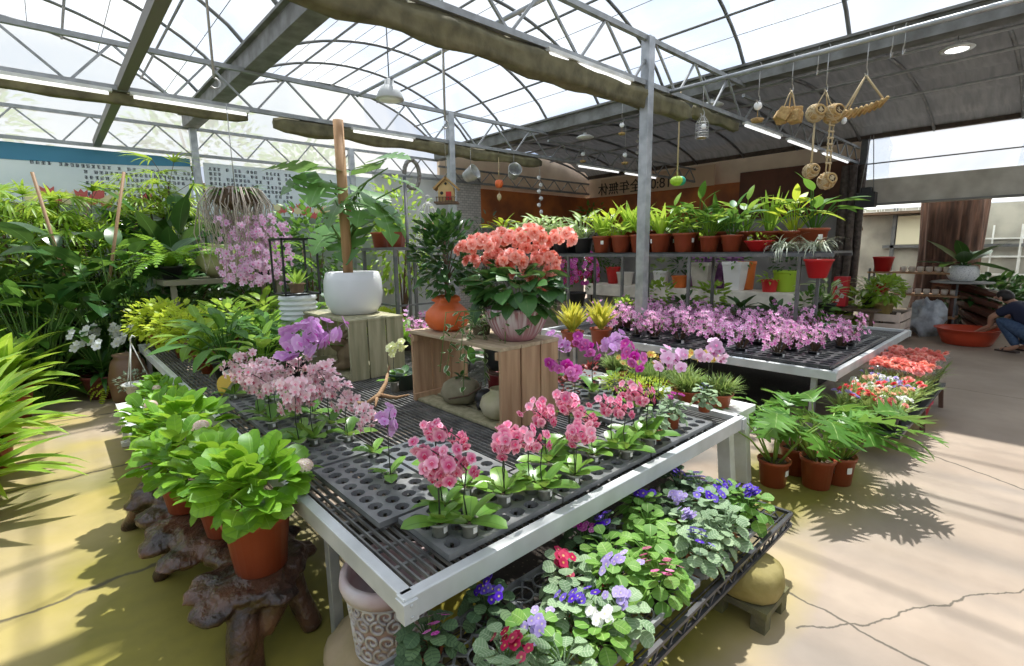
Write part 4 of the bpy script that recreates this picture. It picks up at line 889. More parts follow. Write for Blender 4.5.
# small variegated ivy pot beside it
t = thing('ivy_pot', 'small pale pot of variegated ivy between the gourd pot and the begonia bowl', 'potted plant', (2.00, 2.48, ctop)); mb = MB(); mb.lathe(potprof(.05, .07, .07), 20); mb.build('pot', STONE, t)
mb = MB(); bush(mb, rb, 110, .11, .04, .17, (.03, .05), (.025, .035), lobed(2.5, .35), 4); mb.build('foliage', L_IVY, t)
mb = MB(); lb = MB()
for a, l in ((3.6, .30), (4.1, .24), (3.1, .2)):
    pts = [Vector((0, 0, .08)), Vector((cos(a) * .16, sin(a) * .16, .06)), Vector((cos(a) * .24, sin(a) * .24, -.03)), Vector((cos(a) * .28, sin(a) * .27, -.03 - l))]
    mb.tube(pts, .0025, 4)
    for k in range(12): lb.leaf(pts[1 + k // 6].lerp(pts[2 + k // 6], (k % 6) / 6), rb.uniform(0, 6.28), rb.uniform(-.9, .2), rb.uniform(.04, .06), .035, heart, .4, .1, 4, 0, rb.random())
mb.build('trailing_stem', STEMG, t); lb.build('trailing_leaves', L_IVY, t)
# orange gourd-shaped pot with a dark shrub
gx, gy = at(448, 330, ctop)[:2]
t = thing('gourd_pot_shrub', 'dark green shrub growing from a bright orange gourd-shaped pot on the brown crate', 'potted plant', (gx, gy, ctop))
mb = MB(); mb.lathe([(.08, 0), (.125, .025), (.15, .075), (.14, .13), (.10, .17), (.075, .19), (.085, .205), (.075, .235), (.05, .19)], 48, wob=lambda t, z, i: 1 + (.025 * cos(7 * t)) + (.22 * sin(5 * t + 1) if i > 5 else 0)); mb.build('pot', plain('orange_clay', (.78, .165, .04), .45, 0, (.66, .12, .03), 6, bump=.3, bscale=25), t)
mb = MB(); mb.tube([(0, 0, .17), (.01, .01, .35), (-.01, 0, .5), (.02, .02, .66)], [.016, .014, .012, .006], 7); twigs(mb, rb, 8, .2, .3, .72, .006, (0, 0, .3)); mb.build('trunk', WOODB, t)
mb = MB(); bush(mb, rb, 620, .23, .2, .78, (.05, .085), (.03, .045), ovate, 4, (.1, .6), 1, .3, .2); mb.build('foliage', L_DARK, t)
# monstera in the white pot on the mossy crate
mx, my = at(355, 313, ctop)[:2]
t = thing('potted_monstera', 'monstera climbing a wooden pole in a big white pot on the mossy crate', 'potted plant', (mx, my, ctop))
mb = MB(); mb.lathe([(.17, 0), (.19, .01), (.235, .08), (.25, .18), (.245, .29), (.225, .36), (.215, .365), (.20, .36), (.21, .3), (.1, .3)], 40); mb.build('pot', plain('white_glaze', (.74, .75, .77), .25), t)
mb = MB(); mb.lathe([(.21, .30), (.1, .32), (0, .325)], 20); mb.build('soil', SOIL, t)
mb = MB(); mb.tube([(-.07, -.07, .3), (-.07, -.07, 1.60)], .042, 14); mb.build('pole', plain('pole_wood', (.50, .30, .15), .65, 0, (.38, .21, .10), 3, stretch=(9, 9, .5)), t)
MD = depth((mx, my, ctop + .6)) - .1
pet = MB(); lf = MB()
for px, py, az, el, L in ((290, 176, 3.2, .25, .40), (302, 184, 2.9, -.1, .36), (318, 186, 3.9, -.25, .42), (335, 200, 3.5, -.5, .40), (346, 226, 4.1, -.55, .50), (322, 236, 3.3, -.4, .34), (372, 178, 4.6, .5, .32), (388, 168, 5.3, .35, .36), (402, 186, 5.6, .0, .36), (388, 205, 4.8, -.7, .46), (372, 196, 4.4, -.4, .36), (398, 212, 5.4, -.6, .36), (360, 210, 4.0, -.3, .34), (330, 180, 2.4, .4, .34)):
    c = atD(px, py, MD + rb.uniform(-.25, .1)) - Vector((mx, my, ctop)); st_ = Vector((.0, .0, .42 + rb.uniform(0, .5)))
    pet.tube([st_, st_.lerp(c, .5) + Vector((0, 0, .06)), c], [.010, .008, .005], 6)
    lf.leaf(c - Vector((cos(az), sin(az), 0)) * L * .4 + Vector((0, 0, .06)), az, el, L, L * 1.0, lambda t: (.95 if t < .05 else heart(t) * (1 - .6 * (1 if (t * 5.3) % 1.0 > .74 and .22 < t < .88 else 0))), .75, .06, 42, rb.uniform(-.4, .4), rb.random())
pet.build('leaf_stems', STEMG, t); lf.build('foliage', L_MON, t)
# ribbed white drum with plants in a black frame
t = thing('ribbed_drum', 'white ribbed metal drum standing behind the lilac orchid', 'drum', (1.70, 4.86, TZ - .028)); mb = MB(); pr_ = [(.16, 0)]
for k in range(13): pr_ += [(.155, .03 + k * .046), (.155, .04 + k * .046), (.172, .052 + k * .046), (.172, .062 + k * .046)]
pr_ += [(.165, .64), (.155, .645), (.15, .60)]; mb.lathe(pr_, 32); mb.build('body', plain('white_ribbed', (.72, .74, .75), .4), t); mb = MB(); mb.lathe([(.15, .6), (0, .61)], 24); mb.build('soil', SOIL, t)
t = thing('black_frame_stand', 'black square metal frame standing on the ribbed white drum', 'stand', (1.70, 4.86, TZ - .028 + .645)); mb = MB(); q = .155
for a, b in ((-q, -q), (q, -q), (q, q), (-q, q)): mb.box((a, b, .26), (.016, .016, .52))
for z in (.008, .512):
    for s_ in (-q, q): mb.box((0, s_, z), (2 * q + .016, .016, .016)); mb.box((s_, 0, z), (.016, 2 * q, .016))
mb.build('frame', BLK, t)
potted('nestfern', 51, L_LIGHT, 'nest', .085, .10, plain('brown_pot', (.22, .14, .08), .7), None, .5, 12)
put('nestfern', 'fern_pot', 'small birdnest fern in a brown pot inside the black frame', 'potted plant', (1.70, 4.86, TZ + .633), 0, .9)
# ------------------------------------------------------------------ low wire bench with violets
LZ = .30
t = thing('low_wire_bench', 'low black wire bench full of african violets below the white flower bench', 'bench', (.35, .77, 0))
W_, L_ = 2.20, .52
for y in (0, L_):
    mb = MB()
    for z in (LZ, LZ - .055): mb.box((W_ / 2, y, z), (W_, .016, .014))
    k = 0; x = 0
    while x < W_ - .02: mb.bar((x, y, LZ), (x + .05, y, LZ - .055), .007); mb.bar((x + .05, y, LZ - .055), (x + .1, y, LZ), .007); x += .1
    mb.build('side_rail', BLACKP, t)
for x in (0, W_):
    mb = MB()
    for z in (LZ, LZ - .055): mb.box((x, L_ / 2, z), (.016, L_, .014))
    y = 0
    while y < L_ - .05: mb.bar((x, y, LZ), (x, y + .05, LZ - .055), .007); mb.bar((x, y + .05, LZ - .055), (x, y + .1, LZ), .007); y += .1
    mb.build('end_rail', BLACKP, t)
mb = MB(); y = .03
while y < L_: mb.box((W_ / 2, y, LZ - .012), (W_, .005, .006)); y += .04
x = .1
while x < W_: mb.box((x, L_ / 2, LZ - .018), (.006, L_, .006)); x += .2
mb.build('wire_shelf', BLACKP, t)
# lattice trays: round rings joined by crossing bars
def lattice(nx, ny, p):
    mb = MB(); X_, Y_ = nx * p / 2, ny * p / 2; h = .045
    for (c, d) in (((0, -Y_, 0), (2 * X_, .012, .022)), ((0, Y_, 0), (2 * X_, .012, .022)), ((-X_, 0, 0), (.012, 2 * Y_, .022)), ((X_, 0, 0), (.012, 2 * Y_, .022))): mb.box(c, d)
    for i in range(nx):
        for j in range(ny):
            cx, cy = -X_ + (i + .5) * p, -Y_ + (j + .5) * p
            for z, r in ((0, p * .37), (-h, p * .30)): mb.tube([(cx + r * cos(2 * pi * k / 16), cy + r * sin(2 * pi * k / 16), z) for k in range(17)], .0042, 4, False)
            for a in range(4):
                q = pi / 4 + a * pi / 2; mb.bar((cx + p * .37 * cos(q), cy + p * .37 * sin(q), 0), (cx + p * .7 * cos(q), cy + p * .7 * sin(q), 0), .009, .006); mb.bar((cx + p * .37 * cos(q), cy + p * .37 * sin(q), 0), (cx + p * .30 * cos(q), cy + p * .30 * sin(q), -h), .005)
    return mb.mesh('lattice_tray', plain('lattice_grey', (.12, .125, .13), .4, 0, (.30, .31, .31), 9))
VC = []; LM = lattice(5, 4, .118)
for x0, l in ((.42, 'lattice tray at the near end of the low wire bench under the crimson violets'), (1.06, 'lattice tray in the middle of the low wire bench with empty rings showing'), (1.70, 'lattice tray at the far end of the low wire bench by the stone drum')):
    o = mkobj('lattice_tray', LM, None, 0, (x0 + .3125, 1.035, LZ + .05)); tag(o, l, 'tray', 'lattice trays on the low wire bench')
    for i in range(5):
        for j in range(4): VC.append([x0 + .0175 + (i + .5) * .118, .799 + (j + .5) * .118, LZ + .008, False])
for k, f in (('blue', P_VIOLET), ('lav', P_LAV), ('crim', P_CRIM), ('rose', P_ROSE), ('mag', P_MAG), ('white', P_WHITE), ('none', P_WHITE)):
    for lk, lm in (('g', L_VIO), ('n', L_VIOG), ('d', L_VIOD)):
        for v in range(2): violet('v_%s_%s%d' % (k, lk, v), lm, f, 400 + len(k) * 3 + v * 13 + ord(k[0]) + ord(lk), 0 if k == 'none' else (13, 9)[v], .112, .0175)
NM = {'blue': 'deep violet-blue flowered', 'lav': 'pale lavender flowered', 'crim': 'crimson flowered', 'rose': 'rose-pink flowered', 'mag': 'magenta-pink flowered', 'white': 'white flowered', 'none': 'flowerless'}
LN = {'g': 'silvery grey-green leaves', 'n': 'bright green leaves', 'd': 'dark leaves'}
VL = [(424, 646, 'mag', 'd'), (480, 610, 'blue', 'd'), (496, 648, 'crim', 'g'), (526, 655, 'lav', 'n'), (570, 585, 'crim', 'g'), (580, 615, 'blue', 'g'), (592, 642, 'white', 'n'), (622, 618, 'lav', 'g'), (662, 592, 'rose', 'n'), (622, 580, 'lav', 'n'), (575, 540, 'mag', 'd'), (600, 530, 'blue', 'd'), (610, 556, 'none', 'n'), (644, 530, 'none', 'n'), (637, 508, 'blue', 'n'), (655, 555, 'none', 'n'), (680, 520, 'lav', 'g'), (694, 548, 'blue', 'g'), (672, 500, 'lav', 'd'), (702, 490, 'lav', 'g'), (678, 484, 'blue', 'd'), (706, 508, 'blue', 'g'), (716, 532, 'none', 'g'), (728, 488, 'blue', 'n'), (740, 528, 'none', 'g'), (733, 468, 'blue', 'd'), (752, 480, 'none', 'n'), (760, 510, 'blue', 'n'), (778, 495, 'blue', 'n'), (714, 458, 'none', 'd'), (690, 472, 'none', 'n'), (562, 632, 'none', 'g'), (640, 640, 'none', 'g')]
pl = []; rv = random.Random(9)
for px, py, k, lk in VL:
    p = at(px, py, LZ + .12); c = snap(p.x, p.y, VC, .2)
    if c: pl.append((c[0], c[1], c[2], k, lk))
pl.sort()
rows = {}
for q in pl: rows.setdefault(round(q[1], 2), []).append(q)
RN = dict(zip(sorted(rows), ['outer row', 'second row', 'third row', 'inner row']))
for y, r in rows.items():
    for i, (x, yy, z, k, lk) in enumerate(r):
        put('v_%s_%s%d' % (k, lk, rv.randrange(2)), 'african_violet', '%s african violet, %s, %s in the %s' % (NM[k], LN[lk].replace(' leaves', ' leaf'), ORD[i], RN[y]) if len(r) > i + 1 else '%s african violet, %s, last by the drum in the %s' % (NM[k], LN[lk].replace(' leaves', ' leaf'), RN[y]), 'african violet', (x, yy, z), rv.uniform(0, 6), rv.uniform(.92, 1.12), 'african violets on the low wire bench')
# stone drum support on a square base, mossy blocks, dark ground cloth
MOSS = plain('mossy_rock', (.36, .30, .04), .9, 0, (.17, .17, .015), 5, bump=1.0, bscale=14)
STN = plain('drum_stone', (.34, .27, .10), .9, 0, (.17, .14, .015), 5, bump=.8, bscale=16)
t = thing('stone_drum', 'mossy round stone drum on a square base carrying the end of the low wire bench', 'stone support', (2.13, .79, 0)); mb = MB(); mb.lathe([(.11, .10), (.128, .112), (.137, .135), (.141, .16), (.139, .185), (.131, .21), (.12, .228), (.10, .238), (0, .239)], 40, wob=lambda t, z, i: 1 + .02 * sin(5 * t) + .05 * mnoise.noise(Vector((cos(t) * 5, sin(t) * 5, z * 30)))); mb.build('drum', STN, t)
mb = MB()
for a, b in ((-.09, -.09), (.09, -.09), (.09, .09), (-.09, .09)): mb.box((a, b, .05), (.06, .06, .1))
mb.box((0, 0, .088), (.25, .25, .03)); mb.build('base', plain('base_stone', (.10, .09, .06), .9, 0, (.16, .15, .06), 8, bump=.6), t)
mb = MB(); mb.blob((0, 0, .12), (.16, .20, .125), 20, 12, .25, 2.2, 4, 0.0); tag(mb.build('mossy_rock', MOSS, None, 0, (1.35, .98, 0)), 'mossy green rock propping the middle of the low wire bench', 'rock')
mb = MB(); mb.blob((0, 0, .05), (.24, .22, .13), 22, 12, .22, 2.0, 8, 0.0); tag(mb.build('rock', plain('tan_rock', (.40, .31, .20), .9, 0, (.26, .22, .10), 4, bump=.9, bscale=14), None, 0, (.80, 1.66, 0)), 'tan rock under the bench corner beside the galvanised leg', 'rock')
mb = MB(); mb.blob((0, 0, .09), (.17, .17, .15), 20, 12, .25, 2.4, 15, 0.0); tag(mb.build('mossy_rock', MOSS, None, 0, (1.10, 1.60, 0)), 'yellow mossy rock just behind the scroll-patterned pot', 'rock')
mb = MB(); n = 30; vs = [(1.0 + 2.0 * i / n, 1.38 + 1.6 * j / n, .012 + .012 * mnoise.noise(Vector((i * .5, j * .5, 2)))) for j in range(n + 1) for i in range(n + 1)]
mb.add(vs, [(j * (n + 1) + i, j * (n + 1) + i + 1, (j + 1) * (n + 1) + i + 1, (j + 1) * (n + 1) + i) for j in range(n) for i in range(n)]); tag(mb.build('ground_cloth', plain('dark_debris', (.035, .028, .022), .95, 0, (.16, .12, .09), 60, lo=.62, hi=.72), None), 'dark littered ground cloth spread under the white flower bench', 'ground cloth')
mb = MB(); n = 20; vs = [(4.65 + 3.2 * i / n, 1.75 + 2.6 * j / n, .012 + .012 * mnoise.noise(Vector((i * .5, j * .5, 7)))) for j in range(n + 1) for i in range(n + 1)]  # sheet added to darken the space beneath this bench
mb.add(vs, [(j * (n + 1) + i, j * (n + 1) + i + 1, (j + 1) * (n + 1) + i + 1, (j + 1) * (n + 1) + i) for j in range(n) for i in range(n)]); tag(mb.build('ground_cloth', MC['dark_debris'], None), 'dark sheet added under the dendrobium bench to deepen the darkness there', 'ground cloth')
# patterned pot
pc = atD(391, 615, 1.86); pz = .155
t = thing('scroll_pot', 'mauve and grey pot with scroll relief tucked under the bench corner', 'pot', (pc.x, pc.y, pz)); PH, PR0, PR1 = .315, .125, .165
def prf(z): return PR0 + (PR1 - .012 - PR0) * (z / PH)
mb = MB(); mb.lathe([(PR0 * .9, 0), (PR0, .008), (prf(PH * .8), PH * .8), (PR1, PH * .82), (PR1 + .008, PH * .9), (PR1 + .003, PH), (PR1 - .02, PH), (PR1 - .025, PH * .8), (PR0, .03), (0, .03)], 48); mb.build('body', plain('mauve_clay', (.46, .30, .30), .7, 0, (.56, .50, .50), 5, bump=.3, bscale=30), t)
mb = MB()
def scroll(t0, z0, s, fl, ph=0):
    pts = []
    for i in range(26):
        q = i / 25; rr = s * (1 - q * .85); a = ph + fl * q * 8.5; th = t0 + (rr * cos(a)) / prf(z0); z = z0 + rr * sin(a); pts.append(((prf(z) + .002) * cos(th), (prf(z) + .002) * sin(th), z))
    mb.tube(pts, [.0058] * 20 + [.005, .0045, .004, .0035, .003, .0025], 5)
for k in range(16):
    th = 2 * pi * k / 16
    for z0, f in ((.055, 1), (.115, -1), (.175, 1), (.222, -1)): scroll(th + (.2 if f < 0 else 0), z0, .030, f, 1.57 * f)
mb.build('scroll_relief', plain('pot_relief', (.62, .60, .60), .7, 0, (.42, .38, .38), 14), t)
mb = MB()
for z in (.018, .244): mb.tube([((prf(z) + .003) * cos(2 * pi * k / 40), (prf(z) + .003) * sin(2 * pi * k / 40), z) for k in range(41)], .005, 5, False)
mb.build('bead_ring', plain('pot_relief', (.6, .6, .6)), t)

# ------------------------------------------------------------------ root-wood bench
ROOT = plain('root_wood', (.022, .011, .009), .30, 0, (.13, .06, .035), 7, bump=1.0, bscale=38, stretch=(1, 1, 1), spec=.6)
mb = MB(); rr = random.Random(21)
t0 = Vector((.47, 2.2, 0))
for (x, y, rx, ry, h, hz) in ((.46, 2.10, .17, .17, .055, .285), (.36, 2.16, .13, .10, .05, .285), (.58, 2.22, .13, .20, .05, .285), (.48, 2.38, .14, .2, .05, .285), (.40, 2.62, .15, .2, .05, .285), (.30, 2.80, .13, .13, .05, .28), (.45, 2.88, .16, .2, .05, .285), (.40, 3.15, .15, .2, .05, .285), (.28, 3.32, .12, .14, .05, .285), (.42, 3.45, .16, .22, .05, .285), (.38, 3.7, .12, .18, .05, .285)):
    mb.blob((x, y, hz), (rx, ry, h), 18, 10, .35, 2.6, rr.random() * 20, None)
def limb(pts, rs): mb.tube(pts, rs, 9)
limb([(.42, 2.03, .29), (.38, 1.98, .2), (.35, 1.93, .08), (.36, 1.90, 0)], [.075, .06, .05, .065])
limb([(.45, 2.02, .26), (.41, 1.97, .12), (.40, 1.93, 0)], [.05, .035, .045])
limb([(.58, 2.12, .28), (.62, 2.07, .15), (.66, 2.03, 0)], [.07, .05, .05])
limb([(.50, 2.04, .27), (.50, 1.99, .2), (.46, 1.96, .12)], [.08, .06, .02])
limb([(.30, 3.4, .28), (.22, 3.5, .14), (.17, 3.6, 0)], [.07, .05, .05]); limb([(.45, 3.6, .28), (.5, 3.7, .14), (.55, 3.8, 0)], [.07, .05, .05])
limb([(.45, 2.8, .28), (.5, 2.75, .14), (.55, 2.7, 0)], [.07, .05, .05]); limb([(.35, 2.8, .28), (.28, 2.85, .14), (.22, 2.9, 0)], [.06, .04, .04])
for (x, y, z, r) in ((.30, 2.02, .27, .06), (.52, 1.95, .27, .05), (.70, 2.22, .26, .05), (.66, 2.38, .27, .06), (.27, 2.5, .27, .07), (.58, 2.6, .27, .06), (.22, 2.72, .26, .06), (.60, 2.95, .26, .06), (.26, 3.05, .26, .07), (.20, 3.28, .26, .05), (.56, 3.3, .26, .06)): mb.blob((x, y, z), (r * 1.4, r * 1.4, r * .55), 12, 8, .4, 2.5, x * 30)
limb([(.42, 2.1, .26), (.46, 2.5, .25), (.38, 2.9, .25), (.40, 3.4, .25)], [.07, .08, .08, .06])
o = mb.build('root_bench', ROOT, None); rm = o.modifiers.new('r', 'REMESH'); rm.mode = 'VOXEL'; rm.voxel_size = .011; rm.use_smooth_shade = True
tx = bpy.data.textures.new('root_grain', 'STUCCI'); tx.noise_scale = .14; tx.turbulence = 7
dm = o.modifiers.new('d', 'DISPLACE'); dm.texture = tx; dm.texture_coords = 'LOCAL'; dm.strength = .022; dm.mid_level = .5
sm_ = o.modifiers.new('s', 'SMOOTH'); sm_.iterations = 2
tag(o, 'long gnarled dark root-wood bench standing on the mossy aisle floor under hydrangeas', 'root bench')
# low white plank stand behind the root bench
t = thing('white_plank_stand', 'low white metal stand carrying the rearmost hydrangeas beside the aisle', 'stand', (.30, 3.95, 0)); mb = MB(); mb.box((.16, .75, .275), (.34, 1.75, .05)); mb.build('shelf', WHITEPAINT, t, .004)
for x, y in ((0.02, .02), (.02, 1.3), (.3, .02), (.3, 1.3)):
    mb = MB(); mb.box((x, y, .125), (.06, .05, .25)); mb.box((x - .005, y - .01, .02), (.085, .075, .04)); mb.build('leg', WHITEPAINT, t, .003)
# hydrangeas
hydrangea('hyd0', 501, 1, .17, fl=[(-.35, .19, .40)], nl=120, L=(.08, .125), pr=.128, ph=.245); hydrangea('hyd1', 502, 0, .19, nl=110); hydrangea('hyd2', 503, 1, .19, fl=[(3.9, .12, .45)], nl=110); hydrangea('hyd3', 504, 2, .18, fl=[(4.0, .1, .44), (5.2, .15, .38)], nl=110)
for i, (k, x, y, z, rz, s, l) in enumerate((('hyd0', .50, 2.10, .33, 0, 1.0, 'hydrangea in a red-brown pot on the front end of the root bench, one pale bloom'), ('hyd1', .47, 2.50, .33, 1.2, .95, 'second hydrangea along the root bench, bright green with no bloom'), ('hyd3', .38, 2.88, .33, 2.0, .95, 'third hydrangea along the root bench, small pale buds among the leaves'),
        ('hyd1', .46, 3.28, .33, 4.0, 1.0, 'fourth hydrangea along the root bench, beside the bench rail'), ('hyd2', .40, 3.66, .33, .3, .88, 'hydrangea at the far end of the root bench with a flat cream bloom'), ('hyd3', .50, 4.15, .302, .5, .76, 'hydrangea on the white stand next to the root bench'), ('hyd2', .54, 4.62, .302, .2, .68, 'hydrangea on the white stand with a cream bloom facing the aisle'), ('hyd1', .56, 5.1, .302, 2.4, .62, 'hydrangea at the far end of the white stand under the hanging pot'))):
    put(k, 'potted_hydrangea', l, 'hydrangea', (x, y, z), rz, s, 'hydrangeas along the aisle')

# ------------------------------------------------------------------ split-leaf philodendrons on the floor at the bench end
def selloum(key, seed, n, pr, ph, L, stemL, lean=None):
    rg = random.Random(seed); p = pot_parts(pr * .78, pr, ph, POTR, tag_=-2.2); sb, lb = MB(), MB()
    for i in range(n):
        az = i * 2.4 + rg.uniform(-.3, .3) if not lean else lean[i % len(lean)] + rg.uniform(-.25, .25); l = stemL * rg.uniform(.7, 1.15); out = rg.uniform(.35, .8)
        b = Vector((pr * .3 * cos(az), pr * .3 * sin(az), ph * .85)); tip = b + Vector((cos(az) * l * out, sin(az) * l * out, l * sqrt(max(.1, 1 - out * out * .8))))
        sb.tube([b, b.lerp(tip, .5) + Vector((0, 0, l * .10)), tip], [.008, .006, .004], 5)
        LL = L * rg.uniform(.8, 1.15); q = Vector((cos(az), sin(az), 0)) * LL * .12
        lb.leaf(tip - q, az, rg.uniform(.1, .5), LL, LL * 1.1, lobed(5.2, .74), rg.uniform(.6, 1.1), .06, 42, rg.uniform(-.5, .5), rg.random(), .012, .55)
    return proto(key, [p, ('leaf_stems', sb.mesh('leaf_stems', leafmat('stem_light', (.2, .35, .06), (.35, .5, .1), tr=.1)), None), ('foliage', lb.mesh('foliage', L_SEL), None)])
selloum('sel0', 601, 8, .10, .185, .25, .42); selloum('sel1', 602, 12, .105, .21, .30, .36); selloum('sel2', 603, 13, .10, .2, .31, .34, [-.8, .1, -1.6, .5, 2.5, -2.4, 1.4]); selloum('sel3', 604, 8, .10, .2, .26, .34)
for k, px, py, rz, l in (('sel0', 785, 488, .4, 'split-leaf philodendron in a red pot with a white tag next to the white trestle'), ('sel3', 806, 476, 2.0, 'split-leaf philodendron in the red pot wedged behind the two front pots'), ('sel1', 829, 490, 1.0, 'split-leaf philodendron in the red pot at the very front of the floor group'), ('sel2', 851, 486, 0, 'split-leaf philodendron with the widest leaves reaching toward the low carnation bench')):
    p = at(px, py, 0); put(k, 'split_leaf_philodendron', l, 'potted plant', (p.x, p.y + .08, 0), rz, 1.0, 'split-leaf philodendrons on the floor')
# white trestle with fern pots
t = thing('white_trestle', 'white wooden trestle bench at the end of the flower bench carrying grassy pots', 'bench', (3.12, 1.50, 0)); 
mb = MB(); mb.box((.12, .55, .525), (.34, 1.5, .045)); mb.build('top', WHITEPAINT, t, .004)
for x, y in ((0, -.12), (.24, -.12), (0, 1.2), (.24, 1.2)):
    mb = MB(); mb.bar((x, y, .5), (x + .0, y - (.05 if y < 0 else -.05), 0), .085, .07); mb.build('leg', WHITEPAINT, t, .004)
potted('grassy', 610, L_CARN, 'grass', .075, .08, POTT, None, 1.0, 46); potted('grassy2', 611, L_CARN, 'grass', .075, .08, POTT, None, 1.0, 40)
for i, (x, y, l) in enumerate(((3.20, 1.46, 'grassy pot on the white trestle directly behind the bench corner'), (3.28, 1.78, 'grassy pot second along the white trestle'), (3.24, 2.06, 'grassy pot third along the white trestle behind the blush orchid'), (3.28, 2.34, 'grassy pot at the far end of the white trestle'), (3.13, 1.64, 'grassy pot on the white trestle squeezed against the flower bench rail'), (3.13, 1.93, 'grassy pot on the white trestle touching the flower bench, behind the blue violet'))):
    put(('grassy', 'grassy2')[i % 2], 'grassy_pot', l, 'potted plant', (x, y, .549), i * 1.3, 1.15, 'grassy pots on the white trestle')
# hanging pot on the end of the bench rail
hp = atD(136, 380, 4.9)
t = thing('hanging_pot', 'white hanging pot of small leaves on white cords by the bench rail', 'hanging pot', (hp.x, hp.y, hp.z - .13)); mb = MB(); mb.lathe(potprof(.08, .12, .1), 20); mb.build('pot', POTW, t)
mb = MB()
for k in range(3): mb.tube([(.115 * cos(k * 2.1), .115 * sin(k * 2.1), .1), (0, 0, .5)], .005, 5)
mb.tube([(0, 0, .49), (0, 0, .54), (.02, 0, .57), (.04, 0, .55)], .008, 6); mb.build('hanger', POTW, t)
mb = MB(); bush(mb, rv, 160, .17, .02, .22, (.03, .05), (.015, .025), ovate, 3); mb.build('foliage', L_GREYD, t)
# ------------------------------------------------------------------ second white bench with pink dendrobiums
bench('flower_bench', 'second white metal bench carrying pink star-flowered dendrobiums', 4.55, 7.4, 1.15, 4.4, TZ, [(4.6, 1.3), (4.6, 3.9), (7.3, 1.3), (7.3, 3.9)])
D2 = []
for i, (x, y) in enumerate(((4.60, 1.2), (4.60, 1.83), (4.60, 2.46), (4.60, 3.09), (5.24, 1.2), (5.24, 1.83), (5.24, 2.46), (5.24, 3.09), (5.88, 1.2), (5.88, 1.83))):
    tray(x, y, 6, 6, 'square-celled black tray of dendrobiums, %s from the bench corner in the %s' % (ORD[i % 4], ('front row', 'second row', 'third row')[i // 4]), TZ + .03, .1, BLACKP, D2)
rd = random.Random(12); n = 0; dl = []
for i in range(4):
    for j in range(9):
        x = 4.78 + .33 * i + rd.uniform(-.05, .05); y = 1.42 + .285 * j + rd.uniform(-.05, .05)
        if i == 0 and j == 0: continue
        c = snap(x, y, D2, .2)
        if c: dl.append((i, j, c))
for i, j, c in dl:
    put('den%d' % rd.randrange(4), 'potted_dendrobium', 'pink dendrobium, %s from the near corner in the %s row of the second white bench' % (ORD[j - (1 if i == 0 else 0)], ('front', 'second', 'third', 'rear')[i]), 'orchid', (c[0], c[1], c[2] - .055), rd.uniform(-.6, .6), rd.uniform(1.15, 1.4), 'pink dendrobiums on the second bench')
# low leafy plants behind the dendrobiums
potted('dk_wide', 620, L_DARK, 'wide', .08, .12, POTK, None, 1.0, 16); potted('md_bush', 621, L_MID, 'bushy', .08, .12, POTR, None, 1.0, 16); potted('croton', 622, L_BROM, 'strap', .12, .17, POTR, None, 1.15, 44); potted('lt_bush', 623, L_LIGHT, 'bushy', .09, .13, POTR, None, 1.1, 18)
potted('lime_fern', 624, L_LIME, 'fern', .09, .12, POTR, None, 1.0, 26); potted('fern', 625, L_FERN, 'fern', .09, .12, POTK, None, 1.25, 28); potted('var_bush', 626, L_VARI, 'spathe', .09, .14, POTK, None, 1.0, 20)
for i, (y, k, l) in enumerate(((1.9, 'md_bush', 'dark leafy plant at the near end behind the dendrobiums'), (2.3, 'dk_wide', 'dark broad-leaved plant behind the dendrobiums under the air plants'), (2.7, 'dk_wide', 'dark broad-leaved plant behind the dendrobiums under the red bowl'), (3.1, 'lt_bush', 'light bushy plant behind the dendrobiums under the white planter'), (3.5, 'dk_wide', 'dark broad-leaved plant behind the dendrobiums beside the lattice planter'), (3.9, 'lt_bush', 'light bushy plant behind the dendrobiums under the cream jar'))):
    put(k, 'potted_plant', l, 'potted plant', (6.42, y, TZ - .027), i, 1.35)
for px, py, k, l in ((566, 345, 'croton', 'yellow-green strap-leaved plant in a red pot just behind the begonia bowl'), (595, 342, 'croton', 'yellow-green strap-leaved plant in a red pot, larger of the pair behind the begonias'), (620, 330, 'lt_bush', 'light bushy plant at the far end of the dendrobium bench')):
    p = at(px, py, TZ); put(k, 'potted_plant', l, 'potted plant', (p.x + .1, min(p.y, 4.25), TZ - .027), 1.0 + px, 1.0)

# ------------------------------------------------------------------ raised shelf with rows of red pots
SX, SZ = 5.72, 1.545
ya, yb = atX(834, 252, SX - .1).y, 6.6
t = thing('plant_shelf', 'long dark metal shelf on grey legs carrying rows of red potted plants', 'shelf', (SX, ya, TZ - .028)); zz = SZ - TZ + .028
mb = MB(); mb.box((.22, (yb - ya) / 2, zz - .012), (.62, yb - ya, .022)); mb.build('shelf_board', BLACKP, t)
mb = MB(); mb.box((-.09, (yb - ya) / 2, zz - .035), (.03, yb - ya, .035)); mb.box((.53, (yb - ya) / 2, zz - .035), (.03, yb - ya, .035)); mb.build('edge_rail', DKSTEEL, t)
for y in (.3, 1.5, 2.45):
    for x in (-.09, .53):
        mb = MB(); mb.box((x, y, (zz - .05) / 2), (.032, .032, zz - .05)); mb.build('leg', GREYBEAM, t)
for y in (3.4, yb - ya - .05):
    for x in (-.09, .53):
        mb = MB(); mb.box((x, y, (zz - .05 - .572) / 2), (.032, .032, zz - .05 + .572)); mb.build('leg', GREYBEAM, t)
potted('sh_strap', 630, L_STRAP, 'strap', .118, .20, POTR, -2.5, 1.25, 18); potted('sh_wide', 631, L_LIGHT, 'wide', .118, .20, POTR, -2.3, 1.0, 18); potted('sh_spathe', 632, L_MID, 'spathe', .10, .165, POTR, -2.4, 1.15, 20); potted('sh_bush', 633, L_LIGHT, 'spathe', .10, .16, POTR, -2.4, 1.0, 22)
